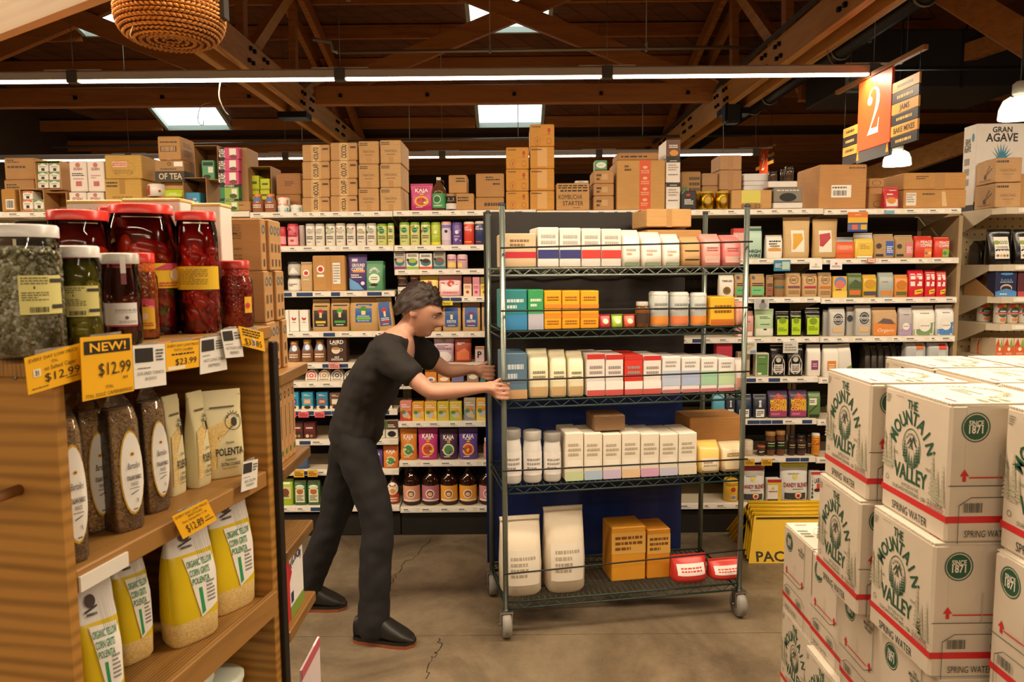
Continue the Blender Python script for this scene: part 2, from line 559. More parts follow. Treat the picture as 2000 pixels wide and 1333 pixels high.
def s_bag(t, w, d, h, col, ops=(), mat=None, top=None, **kw):
    e = 5.0; k = kw.get('fold', .8)
    secs = [(0, w * .93, d * .9, 0), (h * .02, w * .97, d * .97, 0), (h * .25, w, d, 0), (h * (k - .12), w * .99, d * .9, 0), (h * (k - .02), w * .98, d * .5, .0), (h * k, w * .98, d * .42, 0)]
    b = MB(); m = mat or foil(col); b.loft(secs, m, 28, e); b.build('bag', t)
    tm = m if top is None else (top if not isinstance(top, str) else foil(top))
    c = MB()
    c.loft([(h * k, w * .98, d * .42, 0), (h * (k + .1), w * .98, d * .16, .002), (h * .97, w * .97, .008, -.001), (h, w * .97, .007, -.003)], tm, 28, e)
    c.build('folded_top', t)
    tie = MB(); tie.box(-w * .44, w * .44, -.009, .003, h * .955, h * .975, M('d8d0bc', .5)); tie.build('tin_tie', t)
    if ops: do_print(face_loft(secs + [(h, w * .98, .01, 0)], h, e, w), ops, t, .0015)

def s_tin(t, w, d, h, col, ops=(), lid=None, mat=None, **kw):
    r = w / 2; pr = [(r * .93, 0), (r, h * .015), (r, h * .88), (r * .97, h * .89)]
    b = MB(); b.lathe(pr, mat or M(col, .35), 24); b.build('tin', t)
    l = MB(); l.lathe([(r * 1.0, h * .89), (r * 1.0, h * .955), (r * .9, h * .985), (r * .86, h), (r * .1, h)], lid if not isinstance(lid, str) else M(lid, .35), 24) if lid else l.lathe([(r * .98, h * .89), (r * .98, h * .95), (r * .88, h * .985), (r * .8, h), (r * .1, h)], M(col, .35), 24)
    l.build('lid', t)
    if ops: do_print(face_lathe(pr, h, r), ops, t, .0009)

def s_can(t, w, d, h, col, ops=(), **kw):
    r = w / 2; pr = [(r * .78, 0), (r * .92, h * .03), (r, h * .07), (r, h * .88), (r * .86, h * .96), (r * .84, h * .985)]
    b = MB(); b.lathe(pr, M(col, .3), 24); b.build('can', t)
    l = MB(); l.lathe([(r * .86, h * .965), (r * .87, h), (r * .8, h), (r * .78, h * .98), (r * .1, h * .98)], metal('c8c8c8'), 20); l.build('lid', t)
    if ops: do_print(face_lathe(pr, h, r), ops, t, .0009)

def s_jar(t, w, d, h, col, ops=(), lid='222222', mat=None, neck=.8, **kw):
    r = w / 2; pr = [(r * .9, 0), (r, h * .04), (r, h * .66), (r * .92, h * .76), (r * neck, h * .82), (r * neck, h * .86)]
    b = MB(); b.lathe(pr, mat or M(col, .15), 24); b.build('jar', t)
    l = MB(); l.lathe([(r * neck * 1.08, h * .84), (r * neck * 1.08, h * .985), (r * neck, h), (r * .05, h)], M(lid, .35), 20); l.build('lid', t)
    if ops: do_print(face_lathe(pr, h, r), ops, t, .0009)

def s_bottle(t, w, d, h, col, ops=(), lid='c08040', **kw):
    """squat flask with a waist and a wide cap"""
    r = w / 2; pr = [(r * .85, 0), (r, h * .05), (r, h * .5), (r * .72, h * .72), (r * .6, h * .82), (r * .6, h * .86)]
    b = MB(); b.lathe(pr, M(col, .2), 22); b.build('bottle', t)
    l = MB(); l.lathe([(r * .66, h * .84), (r * .66, h * .99), (r * .6, h), (r * .05, h)], M(lid, .4), 18); l.build('cap', t)
    if ops: do_print(face_lathe(pr, h, r), ops, t, .0009)

def s_growler(t, w, d, h, col, ops=(), **kw):
    r = w / 2; pr = [(r * .88, 0), (r, h * .04), (r, h * .54), (r * .93, h * .63), (r * .6, h * .75), (r * .3, h * .84), (r * .26, h * .93)]
    b = MB(); b.lathe(pr, kw.get('mat') or M(col, .08), 26); b.build('bottle', t)
    l = MB(); l.lathe([(r * .31, h * .91), (r * .31, h), (r * .05, h)], M(kw.get('lid', '1a1512'), .4), 16); l.build('cap', t)
    g = MB(); pts = [(r * .27, 0, h * .9), (r * .55, 0, h * .9), (r * .72, 0, h * .84), (r * .66, 0, h * .77), (r * .5, 0, h * .77)]
    g.tube(pts, r * .09, kw.get('mat') or M(col, .08), 8); g.build('handle', t)
    if ops: do_print(face_lathe(pr, h, r), ops, t, .0009)

def s_dome(t, w, d, h, col, ops=(), **kw):
    """low box with a half-round upright top, like a pack of coffee pods"""
    b = MB(); hb = h * .3; b.box(-w / 2, w / 2, -d / 2, d / 2, 0, hb, M('e6dfd2'), .002); b.build('sleeve', t)
    r = w / 2; pts = [(r * math.cos(math.pi * i / 14), hb + (h - hb) * math.sin(math.pi * i / 14)) for i in range(15)]
    p = MB(); p.prism(pts, -d / 2 + .006, d / 2 - .006, M('e9e4da'), 'y'); p.build('lid', t)
    f = face_box(w, d - .012, h)
    do_print(f, [('E', .5, .5, .4, .4, col), ('E', .5, .5, .29, .29, 'ece6da'), ('E', .5, .5, .2, .2, col), ('E', .5, .5, .08, .08, 'ece6da')], t)
    do_print(face_box(w, d, hb), [('L', .12, .3, .88, .75, 1, '6a6058')], t)

SHAPES = {'box': (s_box, 'product_box', 'box'), 'carton': (s_box, 'kraft_carton', 'carton'), 'pouch': (s_pouch, 'stand_up_pouch', 'pouch'), 'bag': (s_bag, 'coffee_bag', 'bag'),
          'tin': (s_tin, 'tea_tin', 'tin'), 'can': (s_can, 'drink_can', 'can'), 'jar': (s_jar, 'glass_jar', 'jar'), 'bottle': (s_bottle, 'flask_bottle', 'bottle'),
          'growler': (s_growler, 'jug_bottle', 'bottle'), 'dome': (s_dome, 'coffee_pod_pack', 'box')}

def put(plane, kind, x0, x1, ytop, z0, col, desc, where, ops=(), t=.02, d=None, ybase=None, group=None, lean=0, gap=.985, name=None, cat=None, turn=0, h=None, hmax=None, **kw):
    """Build one product so that its front stands t behind the plane, between picture columns x0 and x1."""
    fn, nm, ct = SHAPES[kind]
    ym = (ytop + (ybase or ytop + 30)) / 2
    sa, _ = plane.sz(x0, ym, t); sb, _ = plane.sz(x1, ym, t)
    zt = plane.sz((x0 + x1) / 2, ytop, t)[1]
    if z0 is None: z0 = plane.sz((x0 + x1) / 2, ybase, t)[1]
    w = (sb - sa) * gap
    hh = h or max(.015, zt - z0)
    if hmax: hh = min(hh, hmax)
    round_ = kind in ('tin', 'can', 'jar', 'bottle', 'growler')
    if d is None: d = w if round_ else {'pouch': min(.09, w * .5), 'bag': min(.09, w * .62), 'carton': max(.2, min(.3, w * 1.4)), 'dome': .09}.get(kind, min(.14, max(.05, w * .7)))
    o = thing(name or nm, (desc + ' ' + where).strip(), cat or ct, plane.pt((sa + sb) / 2, t + d / 2, z0 + .0006), R(plane.deg + turn), group)
    if lean: o.rotation_euler.y = R(lean)
    if kind == 'carton': kw.setdefault('kraft', True)
    fn(o, w, d, hh - .0008, col, ops, **kw)
    return o

# ------------------------------------------------------------------ the setting: floor, walls, roof
def concrete():
    m, nt, b = nodes_of('polished_concrete')
    v = coords(nt)
    n1 = new(nt, 'ShaderNodeTexNoise', Scale=1.5, Detail=9.0, Roughness=.66, Distortion=.9); nt.links.new(v, n1.inputs['Vector'])
    n2 = new(nt, 'ShaderNodeTexNoise', Scale=9.0, Detail=8.0, Roughness=.7); nt.links.new(v, n2.inputs['Vector'])
    n3 = new(nt, 'ShaderNodeTexNoise', Scale=160.0, Detail=2.0); nt.links.new(v, n3.inputs['Vector'])
    a = mixcol(nt, ramp(nt, n1.outputs[0], (.32, 0.0), (.68, 1.0)), lin('5e503d'), lin('a8967a'))
    mm = new(nt, 'ShaderNodeMath', operation='MULTIPLY'); nt.links.new(n2.outputs[0], mm.inputs[0]); mm.inputs[1].default_value = .75
    c = mixcol(nt, mm.outputs[0], a, lin('4a3e31'))
    sp = ramp(nt, n3.outputs[0], (.62, 0.0), (.72, .35))
    nt.links.new(mixcol(nt, sp, c, lin('b0a085')), b.inputs['Base Color'])
    nt.links.new(ramp(nt, n2.outputs[0], (.3, .28), (.7, .5)), b.inputs['Roughness'])
    bump(nt, b, n2.outputs[0], .08, .003)
    return m
CONC = concrete()
floor = structure(bpy.data.objects.new('floor', None)); COL.objects.link(floor)
xs = [-9.0, -5.26, -1.6, 2.06, 5.72, 9.4]; ys = [-4.01, -.35, 3.31, 6.97, 10.63, 14.29, 17.95, 21.6]
for xa, xb in zip(xs, xs[1:]):
    for ya, yb in zip(ys, ys[1:]):
        b = MB(); b.box(xa + .002, xb - .002, ya + .002, yb - .002, -.12, 0, CONC); b.build('slab', floor)
b = MB(); b.box(xs[0], xs[-1], ys[0], ys[-1], -.2, -.005, M('2c251d', .9)); b.build('joint_filler', floor)
CRK = M('2a2119', .9)
def crack(pts):
    b = MB(); rr = random.Random(len(pts)); q = []
    for a, c in zip(pts, pts[1:]):
        a, c = P(*a, 4).copy(), P(*c, 4).copy()
        pa = Vector((a.x, a.y, a.z)) - cam.matrix_world.translation; pc = c - cam.matrix_world.translation
        A = cam.matrix_world.translation + pa * (-CAM_Z / pa.z); Cc = cam.matrix_world.translation + pc * (-CAM_Z / pc.z)
        for i in range(6):
            p = A.lerp(Cc, i / 6); q.append(Vector((p.x + rr.uniform(-.015, .015), p.y + rr.uniform(-.015, .015), .0008)))
    for i in range(len(q) - 1):
        d = (q[i + 1] - q[i]).normalized(); n = Vector((-d.y, d.x, 0)) * rr.uniform(.0012, .003)
        b.add([q[i] - n, q[i + 1] - n, q[i + 1] + n, q[i] + n], [(0, 1, 2, 3)], CRK)
    b.build('crack', floor)
crack([(842, 1052), (818, 1085), (795, 1095), (772, 1128), (760, 1150), (748, 1168), (742, 1210)])
crack([(862, 1245), (855, 1275), (838, 1290), (830, 1333)])
crack([(770, 1128), (745, 1135), (735, 1160)])

WALL = M('4a3727', .8)
for nm, bx in (('wall_back', (-9.2, 9.6, 20.6, 20.8, -.1, 6.4)), ('wall_left', (-9.2, -9.0, -4.2, 20.8, -.1, 6.4)), ('wall_right', (9.4, 9.6, -4.2, 20.8, -.1, 6.4)), ('wall_front', (-9.2, 9.6, -4.2, -4.0, -.1, 6.4))):
    b = MB(); b.box(*bx, WALL); structure(b.build(nm))

def roof_z(y): return max(4.36, 6.35 - .0238 * (y - 6) ** 2)
DECK = wood('roof_deck_wood', '3a2010', '754520', (.5, 4, 1), 5, .7, band='Y')
TIMBER = wood('roof_timber', '7a4419', 'b87634', (.6, 6, 6), 3, .6)
TIMBER2 = wood('roof_timber_pale', 'a5692f', 'd9a05a', (6, .6, 6), 3, .6)
ceiling = structure(bpy.data.objects.new('ceiling', None)); COL.objects.link(ceiling)
b = MB()
yy = [-4.1 + i * .95 for i in range(27)]
b.add([(x, y, roof_z(y) + .05) for y in yy for x in (-9.1, 9.5)], [(2 * i, 2 * i + 1, 2 * i + 3, 2 * i + 2) for i in range(26)], M('3a2314', .9)); b.build('roof_sheet', ceiling)
SKY = [(0.0, 13.75, 14.7, .62), (-6.0, 13.75, 14.7, .62), (0.0, 11.0, 12.0, .62), (-6.0, 11.0, 12.0, .62)]
# deck boards run slantwise over the joists; each one follows the curve
bw = .27
for k in range(-62, 46):
    c = k * bw * 1.414
    b = MB(); pts = []
    n = 16
    for i in range(n + 1):
        y = -2 + 22.4 * i / n
        pts.append((c + y * 1.0, y))
    V, Fc = [], []
    for x, y in pts:
        for dx in (0.006, bw * 1.414 - .006): V.append((x + dx, y, roof_z(y) + .02))
    runs = [i for i in range(n) if -9.3 < pts[i][0] < 9.2]
    for i in runs:
        Fc.append((2 * i, 2 * i + 2, 2 * i + 3, 2 * i + 1))
    if not Fc: continue
    used = sorted({q for f in Fc for q in f}); mp = {q: j for j, q in enumerate(used)}
    b.add([V[q] for q in used], [tuple(mp[q] for q in f) for f in Fc], DECK)
    b.build('plank', ceiling)
for i in range(20):
    y = 3.4 + i * .86
    b = MB(); z = roof_z(y) - .10
    segs = [(-9.0, 9.4)]
    for sx, ya, yb, hw in SKY:
        if ya - .1 < y < yb + .1:
            segs = [q for a, c in segs for q in ((a, min(c, sx - hw - .05)), (max(a, sx + hw + .05), c)) if q[1] - q[0] > .2]
    for a, c in segs: b.box(a, c, y - .03, y + .03, z - .1, z + .1, TIMBER)
    b.build('joist', ceiling)
PANE = emit('daylight_pane', (.80, .93, .90), 2.6)
for i, (sx, ya, yb, hw) in enumerate(SKY):
    w_ = structure(bpy.data.objects.new('window_%d' % (i + 1), None)); COL.objects.link(w_)
    za, zb = roof_z(ya), roof_z(yb)
    b = MB(); b.add([(sx - hw, ya, za - .05), (sx + hw, ya, za - .05), (sx + hw, yb, zb - .05), (sx - hw, yb, zb - .05), (sx, (ya + yb) / 2, (za + zb) / 2 + .0)], [(0, 1, 4), (1, 2, 4), (2, 3, 4), (3, 0, 4)], PANE)
    b.build('pane', w_)
    b = MB(); fm = M('b9c4bd', .5)
    for p, q in (((sx - hw, ya, za), (sx + hw, ya, za)), ((sx + hw, ya, za), (sx + hw, yb, zb)), ((sx + hw, yb, zb), (sx - hw, yb, zb)), ((sx - hw, yb, zb), (sx - hw, ya, za))):
        b.obox(Vector(p) - Vector((0, 0, .08)), Vector(q) - Vector((0, 0, .08)), .06, .1, fm)
    b.build('frame', w_)

# trusses along the depth of the store: paired planks bolted together, with slanted webs up to the arched roof
BOLT = metal('2b2622', .5); IRON = M('191715', .45, .6)
def truss(x, label):
    t = thing('roof_truss', label, 'truss', (x, 0, 0))
    for k, (dx) in enumerate((-.13, .13)):
        b = MB(); b.box(dx - .045, dx + .045, 1.5, 20.4, 3.88, 4.2, TIMBER2, .008); b.build('bottom_chord', t)
        b = MB(); q = [(dx, 1.5 + 18.9 * i / 14, roof_z(1.5 + 18.9 * i / 14) - .34) for i in range(15)]
        for a, c in zip(q, q[1:]): b.obox(a, c, .08, .2, TIMBER)
        b.build('top_chord', t)
    ynode = [2.6, 4.6, 6.6, 8.6, 10.6, 12.6, 14.6, 16.6, 18.6]
    for i, y in enumerate(ynode):
        b = MB(); b.obox((0, y, 4.0), (0, y + .12, roof_z(y) - .3), .09, .14, TIMBER); b.build('post', t)
        if i + 1 < len(ynode):
            for y0, y1 in ((y, ynode[i + 1]),):
                b = MB(); b.obox((.0, y0 + .1, 4.08), (.0, y1, roof_z(y1) - .34), .1, .15, TIMBER2); b.build('web_brace', t)
        for dy in (-.28, -.16, .16, .28):
            for dz in (-.07, .07):
                b = MB(); sgn = -1 if x > 0 else 1
                b.obox((sgn * .17, y + dy + dz * .4, 4.04 + dz), (sgn * .205, y + dy + dz * .4, 4.04 + dz), .04, .04, BOLT); b.build('bolt', t)
    b = MB(); b.box(-.2, .2, 10.46, 10.74, 3.80, 3.88, IRON); b.build('hanger_plate', t)
    b = MB(); b.box(-.235, -.19, 1.5, 20.4, 4.2, 4.235, M('3a322b', .6)); b.build('cable_tray', t)
truss(-3.0, 'long timber roof truss with bolted planks, left of the middle skylights')
truss(3.12, 'long timber roof truss with bolted planks, right of the middle skylights beside the black pipe')
# cross frames between the trusses: a bottom strut and two braces that cross in the middle
def cross_frame(xc, y, label, half=2.75):
    t = thing('cross_brace_frame', label, 'brace', (xc, y, 0))
    b = MB(); b.box(-half, half, -.06, .06, 3.98, 4.24, TIMBER, .01); b.build('strut', t)
    top = roof_z(y) - .25
    hx = half * 1.0
    for sg in (-1, 1):
        b = MB(); zc = 5.2 if y < 13 else 4.85
        dx = hx * (top - 4.1) / (zc - 4.1)
        b.obox((-sg * hx, sg * .05, 4.12), (-sg * hx + sg * dx, sg * .05, top), .09, .24, TIMBER); b.build('brace', t)
    for k in range(5):
        b = MB(); xx = -half + .35 + k * (2 * half - .7) / 4
        b.obox((xx, -.06, 4.1), (xx, -.085, 4.1), .045, .045, BOLT); b.build('bolt', t)
cross_frame(.06, 10.6, 'timber cross brace frame with crossed beams below the middle skylight')
cross_frame(-6.0, 10.6, 'timber cross brace frame above the grocery cartons on the far left')
cross_frame(6.42, 10.6, 'timber cross brace frame behind the orange aisle sign', 2.4)

# ------------------------------------------------------------------ strip lights
ALU = M('e2deda', .4); GREY = M('6d6a68', .4, .3)
TUBE = emit('lit_diffuser', (1.0, .80, .56), 9.0)
fid = {}
for x0, x1, y in row_segments:
    if y < 6: rowname = 'above the aisle behind the camera' if y < 0 else 'over the near aisle'
    else: rowname = 'in the long row crossing the picture' if y < 9 else 'in the far row behind the stacked cartons'
    k = fid[y] = fid.get(y, 0) + 1
    o = thing('strip_light', ('%s strip light from the right ' % ['first', 'second', 'third', 'fourth', 'fifth', 'sixth'][k - 1]) + rowname, 'light', ((x0 + x1) / 2, y, LIGHT_Z), 0, 'strip lights over the aisles')
    L = (x1 - x0) / 2
    b = MB(); b.prism([(-.034, .0), (.034, .0), (.034, .066), (.02, .08), (-.02, .08), (-.034, .066)], -L + .05, L - .05, ALU, 'x')
    b.build('housing', o)
    b = MB(); b.prism([(-.03, 0), (-.029, -.014), (-.016, -.022), (.016, -.022), (.029, -.014), (.03, 0)], -L + .06, L - .06, TUBE, 'x'); b.build('diffuser', o)
    b = MB(); b.box(L - .05, L + .05, -.04, .04, -.028, .084, GREY, .006); b.build('joiner', o)
    if k == 1:
        pass
    b = MB(); b.box(L - .26, L + .26, -.018, .018, .084, .094, ALU); b.build('rail', o)
    b = MB(); zt = (4.14 if 6 < y < 8 and x1 < 1.2 else roof_z(y) - .1) - LIGHT_Z
    b.tube([(L, 0, .08), (L, 0, zt)], .0035, M('8a8178', .4, .5), 5); b.build('hanging_wire', o)

STEEL = M('a8a9a4', .4, .5)
t = thing('channel_strut', 'grey slotted steel channel hung crosswise above the nearest light row', 'strut', (0, 7.0, 4.16))
b = MB()
b.box(-5.2, .4, -.02, .02, .0, .045, STEEL); b.build('channel', t)
b = MB(); x = -5.1
while x < .3: b.box(x, x + .03, -.0215, -.02, .008, .02, M('332c26')); x += .06
b.build('slot_print', t)
for x in (-3.79, -1.46, .1):
    b = MB(); b.tube([(x, 0, .04), (x, 0, roof_z(7) - 4.16 - .05)], .006, STEEL, 6); b.build('rod', t)
    b = MB(); b.box(x - .02, x + .02, -.026, .026, -.03, .055, metal('8e8e88', .4), .004); b.build('clamp', t)
t = thing('conduit_pipe', 'thin steel conduit running crosswise under the crossed braces', 'pipe', (0, 9.4, 0))
zc = P(1000, 96, 9.4).z
b = MB(); b.tube([(-2.1, 0, zc - .02), (3.1, 0, zc)], .022, M('9a8c7a', .35, .6), 8); b.build('pipe', t)
for px in (957, 1262):
    X = P(px, 95, 9.4).x
    b = MB(); b.tube([(X, 0, zc), (X, 0, roof_z(9.4) - .05)], .006, STEEL, 6); b.build('rod', t)
    b = MB(); b.box(X - .012, X + .012, -.03, .03, zc - .04, zc + .06, STEEL); b.build('clamp', t)
b = MB(); b.tube([(-2.1, 0, zc - .02), (-2.16, 0, zc - .0), (-2.18, 0, zc + .1), (-2.4, 0, zc + .14)], .024, STEEL, 8); b.build('elbow', t)
t = thing('conduit_pipe', 'dim steel conduit crossing far behind the cartons', 'pipe', (0, 13.2, 0))
zc = P(1000, 268, 13.2).z
b = MB(); b.tube([(-8, 0, zc - .1), (4.2, 0, zc)], .025, M('7c7268', .4, .6), 8); b.build('pipe', t)
for px in (590, 800, 1012, 1255):
    X = P(px, 265, 13.2).x
    b = MB(); b.tube([(X, 0, zc - .04), (X, 0, roof_z(13.2) - .02)], .008, STEEL, 6); b.build('rod', t)
# loose white cords
def cord(pts, label, r=.005, col='cfc4b4'):
    b = MB(); pp = [P(*p) for p in pts]; q = []
    for i in range(len(pp) - 1):
        p0, p1, p2, p3 = pp[max(i - 1, 0)], pp[i], pp[i + 1], pp[min(i + 2, len(pp) - 1)]
        for k in range(6):
            u = k / 6
            q.append(.5 * ((2 * p1) + (p2 - p0) * u + (2 * p0 - 5 * p1 + 4 * p2 - p3) * u * u + (3 * p1 - p0 - 3 * p2 + p3) * u ** 3))
    q.append(pp[-1]); b.tube(q, r, M(col, .5), 6)
    tag(b.build('power_cord'), label, 'cord')
cord([(1612, 0, 8.0), (1616, 60, 8.0), (1618, 110, 7.6), (1640, 134, 7.05), (1670, 124, 7.0), (1692, 130, 7.0), (1694, 142, 7.0)], 'white power cord drooping to the end of the nearest light row')
cord([(430, 160, 7.0), (428, 190, 7.05), (438, 215, 7.3), (446, 224, 7.4)], 'thin white cord hanging below the light row, left of the timber truss')
cord([(412, 200, 10.54), (395, 205, 10.52), (388, 220, 10.5), (387, 238, 10.5), (396, 245, 10.5), (398, 236, 10.5)], 'short white cord curling in front of the left skylight')
cord([(1412, 308, 11.8), (1413, 280, 11.7), (1412, 215, 11.5)], 'straight grey cord dropping to the far light row')

# black pipe, air handler and hanging lamps on the right
BLK = M('0c0a08', .42)
t = thing('black_duct_pipe', 'thick black pipe running into the store beside the right truss', 'pipe', (3.72, 0, 4.12))
b = MB(); b.tube([(0, 3.0, 0), (0, 18, 0)], .1, BLK, 16); b.build('pipe', t)
for y in (6.05, 6.9, 8.6, 10.9, 11.6):
    b = MB(); q = [(0.115 * math.cos(a), y, .115 * math.sin(a)) for a in [i * math.pi / 8 for i in range(17)]]
    b.tube(q, .012, M('8d8478', .4, .4), 6); b.build('hanger_ring', t)
    b = MB(); b.tube([(0, y, .11), (0, y, roof_z(y) - 4.15)], .006, M('8d8478', .4, .4), 5); b.build('hanger_rod', t)
t = thing('conduit_pipe', 'slim dark conduit running into the store beside the thick black pipe', 'pipe', (3.42, 0, 4.2))
b = MB(); b.tube([(0, 3, 0), (0, 18, 0)], .03, BLK, 8); b.build('pipe', t)
b = MB(); b.tube([(.02, 3, .12), (.02, 18, .12)], .022, M('4a3a2c', .5), 8); b.build('pipe', t)
t = thing('air_handler', 'large dark grey air handling unit hung in the roof at top right', 'ventilation', (0, 0, 0))
p0, p1 = P(1650, 165, 9.0), P(1915, 55, 9.0)
DG = M('3b3a3b', .45, .2)
b = MB(); b.box(p0.x, p1.x + .6, 9.0, 10.2, p0.z - .05, p1.z, DG, .02); b.build('casing', t)
b = MB()
for px in (1762, 1880): X = P(px, 100, 9).x; b.box(X - .012, X + .012, 8.985, 9.0, p0.z - .05, p1.z, M('1d1d1e'))
b.build('seam_groove', t)
b = MB(); X = P(1655, 75, 8.98); b.box(X.x, X.x + .28, 8.97, 9.0, X.z - .05, X.z + .07, M('a5a19b')); b.build('access_plate', t)
b = MB(); b.box(X.x, X.x + .2, 8.97, 9.0, X.z - .62, X.z - .3, M('8d959b')); b.build('access_plate', t)
b = MB()
for k in range(5): b.box(X.x + .02, X.x + .18, 8.965, 8.975, X.z - .6 + k * .055, X.z - .575 + k * .055, M('5b6166'))
b.build('vent_grille', t)
for x in (p0.x + .2, p1.x + .2):
    b = MB(); b.tube([(x, 9.6, p1.z - .02), (x, 9.6, roof_z(9.6) - .02)], .012, DG, 6); b.build('hanger_rod', t)
# timber that crosses the roof at top right
for a, c, w, lab in (((1845, -20, 7.5), (2030, 95, 7.0), .26, 'heavy timber beam crossing the top right corner'), ((1790, 137, 9.4), (2010, 62, 8.6), .2, 'timber beam rising to the right below the air handler'),
                     ((1560, 395, 13.5), (1930, 262, 11.0), .3, 'pale weathered timber beam behind the white hanging lamp')):
    b = MB(); b.obox(P(*a), P(*c), .12, w, TIMBER2 if w == .3 else TIMBER); tag(b.build('roof_beam'), lab, 'beam')
b = MB(); b.box(P(1690, 139, 7.0).x, 8.5, 6.99, 7.03, LIGHT_Z + .03, LIGHT_Z + .06, BLK); tag(b.build('black_rail'), 'black rail continuing right from the end of the nearest light row', 'rail')
t = thing('junction_box', 'grey electrical box on top of the right crosswise strut', 'electrical box', (P(1882, 186, 10.6).x, 10.6, 4.341))
b = MB(); b.box(-.1, .1, -.05, .05, -.1, .1, M('8a8782', .4), .01); b.build('box', t)
b = MB(); b.tube([(-.1, 0, .0), (-.3, 0, -.07), (-.6, 0, .03), (-.8, 0, .05)], .012, M('b5aa9a'), 6); b.build('cable', t)
b = MB(); b.tube([(.1, 0, .05), (.35, 0, .12), (.55, 0, .02)], .012, M('b5aa9a'), 6); b.build('cable', t)
t = thing('loudspeaker', 'small black loudspeaker hanging under the right truss', 'speaker', P(1432, 222, 10.35))
b = MB(); b.box(-.13, .1, -.1, .1, -.14, .14, BLK, .03); b.build('casing', t)
b = MB(); b.tube([(-.02, 0, .12), (-.02, .1, .5)], .015, BLK, 6); b.build('bracket', t)
GLOBE = emit('lit_lamp_glass', (1.0, .97, .82), 6.0)
def pendant(px, py, Y, r, lab):
    c = P(px, py, Y)
    t = thing('pendant_lamp', lab, 'lamp', c)
    pr = [(r * .45, r * .85), (r * .8, r * .62), (r * .97, r * .2), (r * 1.0, -r * .25), (r * .98, -r * .3)]
    b = MB(); b.lathe(pr[::-1], thin('lamp_glass', (.95, .97, .92), .1, .45, 'f4f1e2'), 24, cap=False); b.build('shade', t)
    b = MB(); b.lathe([(r * .2, -r * .3), (r * .86, -r * .27), (r * .8, r * .1), (r * .55, r * .55), (r * .2, r * .7)], GLOBE, 20); b.build('glow_globe', t)
    b = MB(); b.lathe([(r * .3, r * .8), (r * .42, r * .95), (r * .42, r * 1.4), (r * .25, r * 1.55)], M('c3bfb4', .4), 16); b.build('ballast_housing', t)
    b = MB(); b.tube([(0, 0, r * 1.5), (0, 0, roof_z(Y) - c.z - .02)], .012, BLK, 6); b.build('stem', t)
    l = bpy.data.lights.new('lamp_glow', 'POINT'); l.energy = 30; l.color = (1, .93, .75); l.shadow_soft_size = r * .5
    lo = bpy.data.objects.new('lamp_glow', l); COL.objects.link(lo); lo.parent = t; lo.location = (0, 0, -r * .4)
pendant(1752, 316, 8.5, .148, 'lit white glass pendant lamp below the orange aisle sign')
pendant(1993, 220, 6.0, .155, 'lit white glass pendant lamp cut by the right picture edge')

